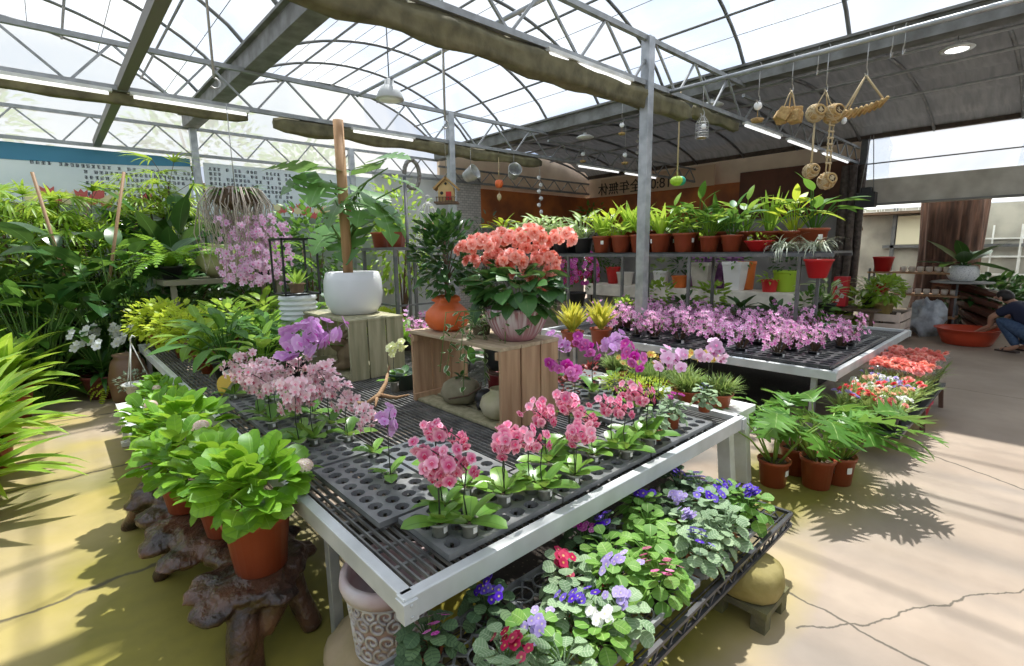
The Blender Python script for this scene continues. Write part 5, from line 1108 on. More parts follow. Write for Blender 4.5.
potted('sh_sans', 634, L_LIGHT, 'sans', .095, .15, POTR, None, 1.1, 11); potted('sh_vari', 635, L_VARI, 'wide', .10, .15, POTK, None, 1.0, 22); potted('sh_vari2', 636, L_VARI, 'spathe', .10, .15, POTK, None, 1.0, 24); potted('sh_nest', 637, L_MID, 'nest', .11, .16, POTR, None, .95, 12)
potted('sh_lime', 638, L_LIME, 'spathe', .10, .15, POTR, None, 1.0, 20)
R1 = [(602, 'sh_strap', 'upright strap-leaved plant in a red pot'), (621, 'sh_wide', 'narrow-leaved plant in a red pot'), (640, 'sh_strap', 'tall-leaved plant in a red pot with a white tag'), (660, 'sh_strap', 'drooping strap-leaved plant in a red pot'), (684, 'sh_wide', 'broad bright-leaved plant in a large red pot'), (709, 'sh_bush', 'small-leaved plant in a short red pot'), (731, 'sh_spathe', 'plant with thin green stems in a red pot')]
for i, (px, k, l) in enumerate(R1):
    y = atX(px, 252, SX + .02).y; put(k, 'shelf_plant', l + ', %s in the front row' % ORD[i], 'potted plant', (SX + .02, y, SZ), i * 1.7, (1.15, 1.15, 1.15), 'red potted plants on the raised shelf')
R2 = [(612, 'sh_lime'), (631, 'sh_strap'), (651, 'sh_wide'), (672, 'sh_bush'), (697, 'sh_spathe'), (716, 'sh_nest'), (744, 'sh_bush'), (768, 'sh_sans'), (792, 'sh_lime'), (812, 'sh_spathe')]
for i, (px, k) in enumerate(R2):
    y = atX(px, 250, SX + .36).y; put(k, 'shelf_plant', ('large glossy plant rising above the back row of the raised shelf' if k == 'sh_nest' else 'snake plant with upright blades behind the red bowl' if k == 'sh_sans' else 'leafy red potted plant, %s in the back row of the raised shelf' % ORD[i]), 'potted plant', (SX + .36, y, SZ), i * 2.1, 1.5 if k in ('sh_nest', 'sh_sans') else 1.45, 'back row on the raised shelf')
for i, (px, k, dx) in enumerate(((500, 'sh_lime', .05), (520, 'sh_vari', .05), (541, 'sh_vari2', .05), (561, 'sh_vari', .05), (583, 'sh_vari2', .05), (510, 'sh_vari2', .4), (532, 'sh_vari', .4), (552, 'sh_vari2', .4), (574, 'sh_vari', .4))):
    y = atX(px, 252, SX + dx).y
    put(k, 'variegated_plant', ('lime-leaved plant at the begonia end of the raised shelf' if i == 0 else 'cream variegated dieffenbachia, %s in the %s row behind the coral begonias' % (ORD[i % 5], 'front' if i < 5 else 'back')), 'potted plant', (SX + dx, min(y, yb - .12 - .02 * i) if y < yb + 5 else yb, SZ), i * 1.3, 1.4, 'variegated plants on the raised shelf')
# red bowl and air plants
y = atX(758, 250, SX).y; t = thing('red_bowl_plant', 'small succulent in a glossy red bowl on the raised shelf', 'potted plant', (SX + .02, y, SZ)); mb = MB(); mb.lathe(potprof(.08, .15, .12), 28); mb.build('bowl', POTRED, t); mb = MB(); bush(mb, rd, 50, .13, .08, .18, (.04, .07), (.02, .03), ovate, 3); mb.build('foliage', L_LIGHT, t)
for px, l in ((783, 'curly silver air plant beside the red bowl'), (815, 'curly silver air plant at the near end of the raised shelf')):
    y = atX(px, 250, SX + .05).y; rr_ = random.Random(px); mb = MB()
    for k in range(110): mb.leaf((rr_.uniform(-.06, .06), rr_.uniform(-.06, .06), .02), rr_.uniform(0, 6.28), rr_.uniform(.5, 1.4), rr_.uniform(.18, .32), .016, blade, rr_.uniform(1.2, 3.4), .2, 8, 0, rr_.random())
    t = thing('air_plant', l, 'air plant', (SX + .05, y, SZ)); mb.build('foliage', L_GREY, t)
# hanging red pot under the shelf end
p = atX(818, 270, SX - .05); t = thing('red_wall_pot', 'red half-round pot hanging under the near end of the raised shelf', 'pot', (p.x, p.y, p.z - .08)); mb = MB(); mb.lathe(potprof(.08, .13, .19), 24); mb.build('pot', POTRED, t)

# ------------------------------------------------------------------ pale concrete ledge with planters
GX = 8.3; ly0, ly1 = atX(800, 290, GX).y, atX(585, 285, GX).y; LZ2 = 1.6 - (289 - 246.5) * depth((GX, 4, 1)) / FOC
t = thing('concrete_ledge', 'long pale concrete ledge under the raised shelf carrying planters', 'ledge', (GX, ly0, 0)); mb = MB(); mb.box((.3, (ly1 - ly0) / 2, LZ2 - .11), (.6, ly1 - ly0, .22)); mb.build('slab', plain('pale_concrete', (.86, .80, .70), .85, 0, (.55, .50, .43), 3, bump=.4), t, .01)
for y in (.3, (ly1 - ly0) / 2, ly1 - ly0 - .3):
    mb = MB(); mb.box((.3, y, (LZ2 - .22) / 2), (.45, .3, LZ2 - .22)); mb.build('block', DULL, t, .01)
def onledge(px, dx=.2): return (GX + dx, atX(px, 280, GX + dx).y, LZ2)
def sqpot(px, r0, r1, h, mat, label, pl=None, dx=.2, n=4, rot=pi / 4, cat='planter', name='planter'):
    t = thing(name, label, cat, onledge(px, dx)); mb = MB(); mb.lathe(potprof(r0, r1, h), n); o = mb.build('pot', mat, t, 0.01); o.rotation_euler.z = rot
    for f in o.data.polygons: f.use_smooth = n > 8
    mb = MB(); mb.lathe([(r1 * .9, h * .9), (0, h * .91)], n); q = mb.build('soil', SOIL, t); q.rotation_euler.z = rot
    if pl:
        mb = MB(); bush(mb, rd, pl[1], r1 * 1.1, h * .8, h + pl[2], (.08, .14), (.03, .05), ovate, 4); mb.build('foliage', pl[0], t)
    return t
sqpot(703, .17, .25, .46, plain('stone_beige', (.55, .50, .42), .75, 0, (.42, .38, .32), 5, bump=.3), 'tapered square beige stone planter on the concrete ledge', (L_MID, 60, .15)); sqpot(735, .16, .23, .48, plain('planter_white', (.84, .82, .80), .5), 'tapered square white planter on the concrete ledge', (L_MID, 50, .15))
sqpot(770, .10, .13, .2, POTRED, 'round red pot at the near end of the concrete ledge', (L_LIGHT, 30, .1), n=24); sqpot(785, .15, .18, .34, plain('green_pot', (.35, .52, .03), .5), 'lime green pot on the concrete ledge behind the red one', (L_DARK, 60, .25), .4, 24); sqpot(746, .12, .15, .48, plain('orange_pot', (.70, .17, .03), .5), 'tall orange pot squeezed beside the white planter', None, .45, 24)
sqpot(625, .13, .17, .26, plain('cream_jar', (.66, .62, .55), .5), 'round cream jar on the concrete ledge beside the grey post', None, .2, 24); sqpot(613, .10, .15, .35, POTRED, 'red pot with dark plant at the far end of the ledge', (L_DARK, 50, .3), .4, 24); sqpot(680, .11, .15, .22, plain('orange_pot', (.7, .17, .03)), 'low orange pot with a dark plant standing on the ledge behind the shelf leg', (L_DARK, 70, .4), .2, 24); sqpot(661, .12, .15, .3, POTW, 'white pot on the ledge just beyond the grey post', (L_CARN, 50, .25), .2, 24)
t = thing('lattice_planter', 'purple woven planter board standing behind the beige planter', 'planter', onledge(714, .5)); mb = MB()
for i in range(6):
    for j in range(6): mb.box((0, -.42 + .165 * i, .06 + .1 * j), (.05 + .02 * ((i + j) % 2), .14, .085))
mb.box((.02, 0, .3), (.02, 1.0, .6)); mb.build('board', plain('purple_weave', (.36, .15, .34), .6, 0, (.26, .10, .26), 9), t)
# cut flowers beyond the begonias: magenta bush with red blooms
t = thing('magenta_bush', 'magenta flowering bush with red blooms under the far end of the raised shelf', 'potted plant', (7.2, 6.1, .55)); mb = MB(); mb.lathe(potprof(.14, .19, .26), 20); mb.build('pot', POTK, t); mb = MB(); fb = MB(); cb = MB(); bush(mb, rd, 110, .40, .25, .95, (.06, .1), (.03, .05), ovate, 3); mb.build('foliage', L_MID, t)
for k in range(260):
    a = rd.uniform(0, 6.28); z = rd.uniform(-.3, 1); s_ = sqrt(1 - z * z); d = Vector((s_ * cos(a), s_ * sin(a), z)); (fb if rd.random() < .75 else cb).flower(d * .42 + Vector((0, 0, .6 + .1 * d.z)), d + Vector((-.3, -.4, 0)), .045, 5, .6, .1, rd.random(), rd.uniform(0, 6))
fb.build('magenta_blossoms', P_MAG, t); cb.build('red_blossoms', P_CRIM, t)
t = thing('plinth', 'dark block carrying the magenta flowering bush', 'plinth', (7.2, 6.1, 0)); mb = MB(); mb.box((0, 0, .275), (.4, .4, .55)); mb.build('block', DULL, t, .01)

# ------------------------------------------------------------------ low carnation bench
cx0, cx1, cy0, cy1, cz = 4.40, 6.45, .66, 1.10, .23
t = thing('low_flower_bench', 'low dark bench of carnations and coral bouquets on the open floor', 'bench', (cx0, cy0, 0)); mb = MB(); mb.box(((cx1 - cx0) / 2, .22, cz - .015), (cx1 - cx0, .44, .03)); mb.build('top', BLACKP, t, .003)
for x, y in ((1.0, .02), (1.0, .42), (1.95, .02), (1.95, .42)):
    mb = MB(); mb.bar((x, y, cz - .03), (x + (.0), y + (-.015 if y < .2 else .015), 0), .035); mb.build('leg', plain('rusty_leg', (.12, .06, .04), .7), t)
def carn(key, seed, pm, lm, sleeve):
    r_ = random.Random(seed); p = pot_parts(.05, .062, .09, POTK, n=14); mb = MB(); fb = MB()
    for k in range(60): mb.leaf((r_.uniform(-.05, .05), r_.uniform(-.05, .05), .07), r_.uniform(0, 6.28), r_.uniform(.6, 1.5), r_.uniform(.10, .2), .016, lance, r_.uniform(.2, .9), .2, 4, 0, r_.random())
    nb = 16 if sleeve else 7
    for k in range(nb):
        a = r_.uniform(0, 6.28); q = .085 * sqrt(r_.random()); c = Vector((q * cos(a), q * sin(a), (.26 if sleeve else .19) + r_.uniform(-.03, .03))); rose(fb, r_, c, Vector((c.x * 4 - .3, c.y * 4 - .4, .8)), .030 if sleeve else .024)
    parts = [p, ('foliage', mb.mesh('foliage', lm), None), ('blossoms', fb.mesh('blossoms', pm), None)]
    if sleeve:
        sl = MB(); sl.lathe([(.055, .01), (.075, .12), (.11, .23), (.118, .255)], 14, wob=lambda t, z, i: 1 + .08 * cos(7 * t) * (i / 3))
        m, nt, out = newmat('clear_sleeve') if 'clear_sleeve' not in MC else (None, None, None)
        if m:
            a = N(nt, 'ShaderNodeBsdfTransparent'); g = N(nt, 'ShaderNodeBsdfGlossy'); g.inputs['Roughness'].default_value = .25; x = N(nt, 'ShaderNodeMixShader'); x.inputs[0].default_value = .09
            nt.links.new(a.outputs[0], x.inputs[1]); nt.links.new(g.outputs[0], x.inputs[2]); nt.links.new(x.outputs[0], out.inputs[0]); MC['clear_sleeve'] = m
        sm2 = sl.mesh('plastic_sleeve', MC['clear_sleeve']); sm2.polygons.foreach_set('use_smooth', [True] * len(sm2.polygons)); parts.append(('plastic_sleeve', sm2, 'clear plastic sleeve'))
    return proto(key, parts)
P_PEACH = petalmat('petal_peach', (.95, .62, .45), (.9, .45, .3), (.9, .6, .4)); P_REDC = petalmat('petal_redcarn', (.85, .06, .08), (.7, .02, .04), (.8, .1, .1))
for i, pm in enumerate((P_CARN, P_PEACH, P_REDC, P_WHITE, P_LAV)): carn('carn%d' % i, 700 + i, pm, L_CARN, False)
carn('slv0', 710, P_CARN, L_CARN, True); carn('slv1', 711, P_CORAL, L_CARN, True)
CNM = ['salmon', 'peach', 'red', 'white', 'lavender']
for i in range(6):
    for j in range(3):
        k = (i * 3 + j * 2 + (i * j) % 2) % 5; put('carn%d' % k, 'potted_carnation', '%s carnation pot, %s from the near end in the %s of the low bench' % (CNM[k], ORD[i], ('outer row', 'middle row', 'inner row')[j]), 'carnation', (cx0 + .10 + i * .165, cy0 + .10 + j * .14, cz), i + j, 1.15, 'carnation pots on the low bench')
for i in range(6):
    for j in range(3): put('slv%d' % ((i + j) % 2), 'sleeved_carnation', 'coral bouquet pot in a clear sleeve, %s along the %s of the low bench' % (ORD[i], ('outer row', 'middle row', 'inner row')[j]), 'carnation', (cx0 + 1.08 + i * .175, cy0 + .10 + j * .14, cz), i * 2 + j, 1.12, 'coral bouquets in sleeves on the low bench')
p = at(908, 412, 0); t = thing('red_bucket', 'pinkish red bucket standing under the low carnation bench', 'bucket', (5.75, .80, 0)); mb = MB(); mb.lathe(potprof(.10, .14, .19), 24); mb.build('body', plain('pink_red', (.62, .05, .10), .45), t)

# ------------------------------------------------------------------ area beyond: planter crate, stand, trunk, basin, person
def planter_box(x, y, rz, label):
    t = thing('planter_crate', label, 'crate', (x, y, 0), rz)
    mb = MB()
    for k in range(3):
        for s_ in (-1, 1): mb.box((0, s_ * .28, .12 + k * .15), (.9, .022, .12)); mb.box((s_ * .45, 0, .12 + k * .15), (.022, .56, .12))
    for a in (-1, 1):
        for b in (-1, 1): mb.box((a * .43, b * .26, .26), (.05, .05, .52))
    mb.build('slatted_sides', plain('pinkish_wood', (.80, .66, .57), .75, 0, (.62, .50, .42), 4), t, .003); mb = MB(); mb.box((0, 0, .42), (.85, .52, .04)); mb.build('soil', SOIL, t)
    return t
p = at(893, 340, 0); planter_box(p.x, p.y + .15, 0, 'slatted wooden planter crate full of yellow-green leaves beyond the coral bouquets')
potted('big_light', 640, L_LIGHT, 'bushy', .14, .2, plain('yellow_pot', (.45, .33, .12), .6), None, 1.6, 26)
for i, (dx, dy, l) in enumerate(((-.22, .0, 'light leafy plant at the near end of the slatted planter crate'), (.2, .05, 'light leafy plant at the far end of the slatted planter crate'))): put('big_light', 'potted_plant', l, 'potted plant', (p.x + dx, p.y + .15 + dy, .44), i * 2, 1.0)
p2 = at(857, 338, 0); put('big_light', 'potted_plant', 'pale green bushy plant standing before the slatted planter crate', 'potted plant', (p2.x, p2.y + .1, 0), 1, 1.35); put('var_bush', 'potted_plant', 'white variegated plant behind the dendrobiums near the red box', 'potted plant', (8.6, 2.35, .55), 0, 1.4)
t = thing('plant_stand', 'dark wooden stand carrying a variegated plant behind the dendrobium bench', 'stand', (8.6, 2.35, 0)); mb = MB(); mb.box((0, 0, .53), (.5, .6, .04)); mb.build('top', WOODB, t)
for a in (-.2, .2):
    for b in (-.25, .25): mb = MB(); mb.box((a, b, .255), (.04, .04, .51)); mb.build('leg', WOODB, t)
t = thing('white_bag', 'crumpled white plastic bag slumped beside the slatted planter crate', 'bag', tuple(at(930, 337, 0) + Vector((.15, .1, 0)))); mb = MB(); mb.blob((0, 0, .30), (.26, .24, .34), 22, 14, .5, 3.2, 6, 0.0); mb.build('bag', plain('bag_white', (.62, .66, .70), .4, 0, (.30, .32, .36), 7, bump=.5), t)
# stepped brown wooden stand
ps = at(972, 338, 0); psx, psy = ps.x + .25, ps.y + .25
t = thing('spiral_stand', 'dark brown stand of stacked curved wooden steps under the speckled white pot', 'stand', (psx, psy, 0)); BRW = plain('brown_steps', (.13, .05, .03), .45, 0, (.08, .03, .02), 5)
for k in range(5):
    mb = MB(); z = .03 + k * .16; a0 = -2.6 + k * .22; poly = []
    for i in range(15): a = a0 + 2.6 * i / 14; poly.append((.55 * cos(a), .55 * sin(a)))
    vs = [];
    for i, (x, y) in enumerate(poly + [(0.08 * cos(a0 + 1.3), .08 * sin(a0 + 1.3))]): zt = z + .18 * (i / 15); vs += [(x, y, zt), (x, y, zt + .06)]
    n = 16; mb.add(vs, [tuple(2 * i for i in range(n))[::-1], tuple(2 * i + 1 for i in range(n))] + [(2 * i, (2 * i + 2) % (2 * n), (2 * i + 3) % (2 * n), 2 * i + 1) for i in range(n)], smooth=False); mb.build('step', BRW, t)
mb = MB(); mb.tube([(.05, .1, 0), (.05, .1, .92)], .04, 12); mb.build('column', BRW, t); mb = MB(); mb.lathe([(.42, .92), (.44, .93), (.42, .95), (0, .95)], 28); mb.build('top_board', DULL, t)
SPK = plain('speckled_white', (.82, .82, .82), .35, 0, (.50, .50, .52), 70, lo=.55, hi=.6)
pw = atD(968, 282, depth((psx, psy, 1.2))); t = thing('speckled_pot_plant', 'broad-leaved plant in a speckled white bowl on the brown stepped stand', 'potted plant', (psx, psy, .952)); mb = MB(); mb.lathe([(.12, 0), (.16, .01), (.215, .09), (.22, .17), (.19, .25), (.165, .27), (.16, .25), (.18, .18), (.1, .1)], 32); mb.build('bowl', SPK, t); mb = MB(); mb.lathe([(.17, .22), (0, .23)], 16); mb.build('soil', SOIL, t)
mb = MB(); rosette(mb, rd, 10, (.6, .85), (.24, .30), ovate, .23, (.7, 1.45), (.1, .6), .02, .15, 8, .01, .12); mb.build('foliage', L_DARK, t)
# sawn tree trunk
pt = atD(943, 300, 10.6); t = thing('tree_trunk', 'huge sawn rough-barked tree trunk standing beyond the stepped stand', 'tree trunk', (pt.x, pt.y, 0)); mb = MB(); n = 72
BARK = plain('bark', (.15, .075, .05), .9, 0, (.05, .025, .018), 5, bump=1.0, bscale=7, stretch=(3, 3, .35))
prof_ = [(.56, 0), (.50, .4), (.48, .9), (.47, 1.5), (.48, 2.1), (.50, 2.66)]; prof_ = [(sum(0 for _ in ()) + (lambda u: prof_[min(4, int(u))][0] * (1 - u % 1) + prof_[min(5, int(u) + 1)][0] * (u % 1))(k / 4), (lambda u: prof_[min(4, int(u))][1] * (1 - u % 1) + prof_[min(5, int(u) + 1)][1] * (u % 1))(k / 4)) for k in range(20)] + [(.50, 2.66)]
mb.lathe(prof_, n, wob=lambda t, z, i: 1 + .09 * mnoise.noise(Vector((cos(t) * 4, sin(t) * 4, z * .35))) + .10 * abs(sin(8 * t + 2.2 * mnoise.noise(Vector((cos(t) * 2, sin(t) * 2, z * .8))))) + .035 * mnoise.noise(Vector((cos(t) * 14, sin(t) * 14, z * .8)))); mb.build('trunk', BARK, t)
mb = MB(); mb.lathe([(.52, 2.655), (.3, 2.668), (0, 2.67)], 40); mb.build('sawn_top', plain('sawn_wood', (.32, .2, .12), .8), t)
# display rack with little cups, red tubs, red box
pr = at(905, 345, 0); t = thing('cup_rack', 'dark metal rack with wooden shelves of tiny pale cups before the tree trunk', 'rack', tuple(at(918, 338, 0) + Vector((.9, .3, 0)))); pr = at(918, 338, 0); rx, ry = pr.x + .9, pr.y + .3
for a in (-.18, .18):
    for b in (-.65, .65): mb = MB(); mb.box((a, b, .58), (.03, .03, 1.16)); mb.build('upright', DKSTEEL, t)
for z in (.30, .68, 1.08): mb = MB(); mb.box((0, 0, z), (.42, 1.36, .03)); mb.build('shelf', plain('shelf_wood', (.36, .2, .1), .7), t)
cm = MB(); cm.lathe([(.03, 0), (.05, .03), (.052, .09), (.04, .1), (.042, .05)], 14); cmesh = cm.mesh('cup', plain('cup_pale', (.72, .62, .54), .5)); k = 0
for z in (.695, 1.095):
    for i in range(8):
        o = mkobj('tiny_cup', cmesh, None, 0, (rx - .08, ry - .60 + i * .125, z)); tag(o, 'tiny pale cup, %s from the near end of the %s rack shelf' % (ORD[i], 'middle' if z < 1 else 'top'), 'cup', 'tiny cups on the rack'); k += 1
for i, (px, py, l) in enumerate(((862, 262, 'red tub on the top board of the cup rack'), (880, 262, 'red tub on the middle board of the cup rack'))):
    t = thing('red_tub', l, 'pot', (rx - .02, ry + .48 - i * .0, .695 if i else 1.095)); mb = MB(); mb.lathe(potprof(.12, .17, .28), 20); mb.build('pot', POTRED, t)
for o in [o for o in COL.objects if o.name.startswith('tiny_cup') and o.location.y > ry + .22]: bpy.data.objects.remove(o)
p = atD(841, 292, 8.6); t = thing('red_box', 'small red box with pale floral print beside the variegated plant', 'box', (p.x, p.y, .573)); mb = MB(); mb.box((0, 0, .25), (.2, .2, .5)); mb.build('box', plain('red_box', (.55, .02, .03), .5), t, .004); mb = MB()
for a, b, c in ((0, .35, .05), (.03, .25, .04), (-.04, .18, .045), (.02, .1, .035)): mb.flower((-.103, a, b), (-1, 0, 0), c, 5, .5, 0)
mb.build('printed_flower', P_WHITE, t)
put('var_bush', 'potted_plant', 'spiky white-edged plant over the red box', 'potted plant', (p.x + .3, p.y - .35, .55), 2, 1.3)
t = thing('low_table', 'low dark table carrying the red box', 'table', (p.x + .1, p.y - .1, 0)); mb = MB(); mb.box((0, 0, .535), (.75, .95, .03)); mb.build('top', WOODB, t)
for a in (-.33, .33):
    for b in (-.42, .42): mb = MB(); mb.box((a, b, .26), (.05, .05, .52)); mb.build('leg', WOODB, t)
# hanging dark lamp box by the timber column, wire house ornaments on a wall shelf
p = atX(866, 200, 12.6); t = thing('hanging_lamp_box', 'black box lamp hanging on wires beside the dark timber column', 'lamp', tuple(p)); mb = MB(); mb.box((0, 0, 0), (.22, .34, .30)); mb.box((0, 0, .2), (.12, .2, .1)); mb.build('box', POTK, t, .01)
for s_ in (-.12, .12): mb = MB(); mb.tube([(0, s_, .14), (0, s_ * .2, 3.78 - p.z)], .008, 4); mb.build('wire', WIRE, t)
p = atX(893, 212, 15.6); t = thing('wall_shelf', 'brown wall shelf under the cream band carrying wire house ornaments', 'shelf', (15.6, p.y, p.z)); mb = MB(); mb.box((.05, 0, -.03), (.7, 1.7, .06)); mb.build('board', WOODB, t)
for s_ in (-.7, .7): mb = MB(); mb.bar((-.2, s_, -.05), (.35, s_, -.4), .05); mb.build('bracket', WOODB, t)
for i, (dy, hh, l) in enumerate(((.45, .22, 'low wire house ornament on the wall shelf, first from the column'), (.05, .34, 'tall wire house ornament in the middle of the wall shelf'), (-.38, .28, 'wire house ornament on the wall shelf next to the tree trunk'))):
    t = thing('wire_house', l, 'ornament', (15.55, p.y + dy, p.z)); mb = MB(); q = .15
    for a in (-q, q):
        for b in (-q, q): mb.bar((a, b, 0), (a, b, hh), .014); mb.bar((a, b, hh), (0, 0, hh + .16), .014)
    for z in (.007, hh):
        for s_ in (-q, q): mb.bar((-q, s_, z), (q, s_, z), .014); mb.bar((s_, -q, z), (s_, q, z), .014)
    mb.build('wire_frame', WHITEPAINT, t)
# red basin
pb = at(966, 344, 0); t = thing('red_basin', 'wide red plastic basin on the floor before the squatting person', 'basin', (pb.x, pb.y, 0)); mb = MB(); mb.lathe([(.27, 0), (.30, .012), (.36, .15), (.39, .24), (.425, .25), (.43, .262), (.385, .262), (.35, .15), (.285, .03), (0, .028)], 44); mb.build('bowl', plain('basin_red', (.55, .065, .025), .4), t)
mb = MB(); mb.lathe([(.345, .15), (0, .15)], 30); mb.build('water', plain('murky_water', (.16, .07, .04), .08), t); BAS = Vector((pb.x, pb.y, 0))
# squatting person
pf = at(1020, 352, 0); fw_ = (BAS - pf); fw_.z = 0; fw_.normalize(); ang = atan2(fw_.y, fw_.x); off = (BAS - pf).length
t = thing('person', 'squatting person in a dark navy shirt and blue jeans reaching into the red basin', 'person', tuple(pf), ang)
def skin(name, mat, nodes, edges, parent, root=0, sub=2):
    me = bpy.data.meshes.new(name); me.from_pydata([n[:3] for n in nodes], edges, []); me.materials.append(mat); o = mkobj(name, me, parent)
    md = o.modifiers.new('skin', 'SKIN'); md.use_smooth_shade = True
    for i, n in enumerate(nodes): d = me.skin_vertices[0].data[i]; d.radius = (n[3], n[4] if len(n) > 4 else n[3]); d.use_root = i == root
    sb = o.modifiers.new('sub', 'SUBSURF'); sb.levels = sub; sb.render_levels = sub; return o
SKIN = plain('skin', (.46, .25, .17), .5); NAVY = plain('navy_shirt', (.012, .016, .045), .8); JEAN = plain('jeans', (.035, .065, .13), .85, 0, (.06, .10, .18), 30); HAIR = plain('hair', (.015, .011, .01), .5)
K = 1.0; hx = min(.74, off - .22)
nodes = [(-.16, 0, .30, .13), (-.10, 0, .44, .125, .14), (.05, 0, .62, .12, .15), (.14, 0, .70, .07), (.21, 0, .745, .05), (.29, 0, .79, .075), (.335, 0, .80, .072), (.36, 0, .77, .05)]
edges = [(0, 1), (1, 2), (2, 3), (3, 4), (4, 5), (5, 6), (6, 7)]
for s_ in (1, -1):
    b = len(nodes); nodes += [(.10, .17 * s_, .65, .058), (.30, .21 * s_, .50, .042), (hx - .14, .14 * s_, .36, .033), (hx, .10 * s_, .27, .028), (hx + .05, .09 * s_, .235, .034, .018)]
    edges += [(2, b), (b, b + 1), (b + 1, b + 2), (b + 2, b + 3), (b + 3, b + 4)]
    for f, (dx, dy, dz) in enumerate(((.075, .03, -.03), (.085, .012, -.035), (.083, -.006, -.036), (.07, -.022, -.03))):
        c = len(nodes); nodes += [(hx + .05 + dx * .55, .09 * s_ + dy * .9, .235 + dz * .6, .009), (hx + .05 + dx, .09 * s_ + dy, .235 + dz - .03, .007)]; edges += [(b + 4, c), (c, c + 1)]
    c = len(nodes); nodes += [(hx + .055, (.09 - .035) * s_, .22, .011), (hx + .085, (.09 - .05) * s_, .195, .009)]; edges += [(b + 3, c), (c, c + 1)]
    b = len(nodes); nodes += [(-.14, .11 * s_, .28, .095), (.20, .17 * s_, .47, .07), (.17, .16 * s_, .43, .062), (-.02, .14 * s_, .10, .042), (.06, .15 * s_, .04, .038, .035), (.17, .16 * s_, .028, .034, .022)]
    edges += [(0, b), (b, b + 1), (b + 1, b + 2), (b + 2, b + 3), (b + 3, b + 4), (b + 4, b + 5)]
body = skin('body', SKIN, nodes, edges, t)
sh = [(-.19, 0, .38, .155, .165), (-.09, 0, .47, .15, .17), (.05, 0, .63, .135, .175), (.135, 0, .705, .085, .1)]; se = [(0, 1), (1, 2), (2, 3)]
for s_ in (1, -1): b = len(sh); sh += [(.10, .18 * s_, .65, .08), (.24, .208 * s_, .545, .068)]; se += [(2, b), (b, b + 1)]
skin('shirt', NAVY, sh, se, t)
jn = [(-.18, 0, .31, .145, .155)]; je = []
for s_ in (1, -1): b = len(jn); jn += [(-.13, .11 * s_, .28, .115), (.10, .155 * s_, .41, .098), (.215, .172 * s_, .475, .082), (.17, .162 * s_, .42, .078), (.06, .15 * s_, .24, .068), (-.02, .14 * s_, .10, .058)]; je += [(0, b)] + [(b + i, b + i + 1) for i in range(5)]
skin('jeans', JEAN, jn, je, t)
mb = MB(); mb.blob((.285, 0, .825), (.098, .085, .082), 18, 12, .06, 6); mb.blob((.24, 0, .80), (.08, .082, .085), 16, 10, .05, 6); o = mb.build('hair', HAIR, t); rm = o.modifiers.new('r', 'REMESH'); rm.mode = 'VOXEL'; rm.voxel_size = .01; rm.use_smooth_shade = True
mb = MB(); mb.blob((.395, 0, .775), (.022, .014, .02), 8, 6); mb.build('nose', SKIN, t)
for s_ in (1, -1): mb = MB(); mb.blob((.285, .078 * s_, .775), (.02, .012, .03), 10, 6); mb.build('ear', SKIN, t)
for s_ in (1, -1): mb = MB(); mb.box((.08, .15 * s_, .012), (.26, .10, .024)); mb.tube([(.12, .15 * s_ - .05, .02), (.1, .15 * s_, .075), (.12, .15 * s_ + .05, .02)], .012, 6); mb.build('sandal', plain('sandal', (.05, .03, .025), .6), t, .004)
# white wire racking and shrubs near the opening
for i, (px, l) in enumerate(((985, 'white wire plant racking beyond the tree trunk near the opening'), (1012, 'white wire plant racking behind the squatting person'))):
    p = atD(px, 300, 11.5); t = thing('wire_rack', l, 'rack', (p.x, p.y, 0))
    for a in (-.25, .25):
        for b in (-.45, .45): mb = MB(); mb.box((a, b, 1.0), (.03, .03, 2.0)); mb.build('upright', WHITEPAINT, t)
    for z in (.5, .9, 1.3, 1.7):
        mb = MB(); mb.box((-.25, 0, z), (.02, .9, .03)); mb.box((.25, 0, z), (.02, .9, .03))
        for k in range(7): mb.box((0, -.42 + k * .14, z), (.5, .012, .012))
        mb.build('wire_shelf', WHITEPAINT, t)
potted('shrub', 650, L_DARK, 'bushy', .18, .3, POTK, None, 2.6, 40)
for i, (px, py, s, l) in enumerate(((1000, 340, 1.0, 'dark green shrub behind the squatting person'), (1030, 338, .9, 'dark shrub beside the wire racking'), (975, 335, .75, 'small dark shrub at the foot of the tree trunk'))):
    p = at(px, py, 0); put('shrub', 'potted_shrub', l, 'potted plant', (p.x + .6, p.y + .2, 0), i * 2, s)
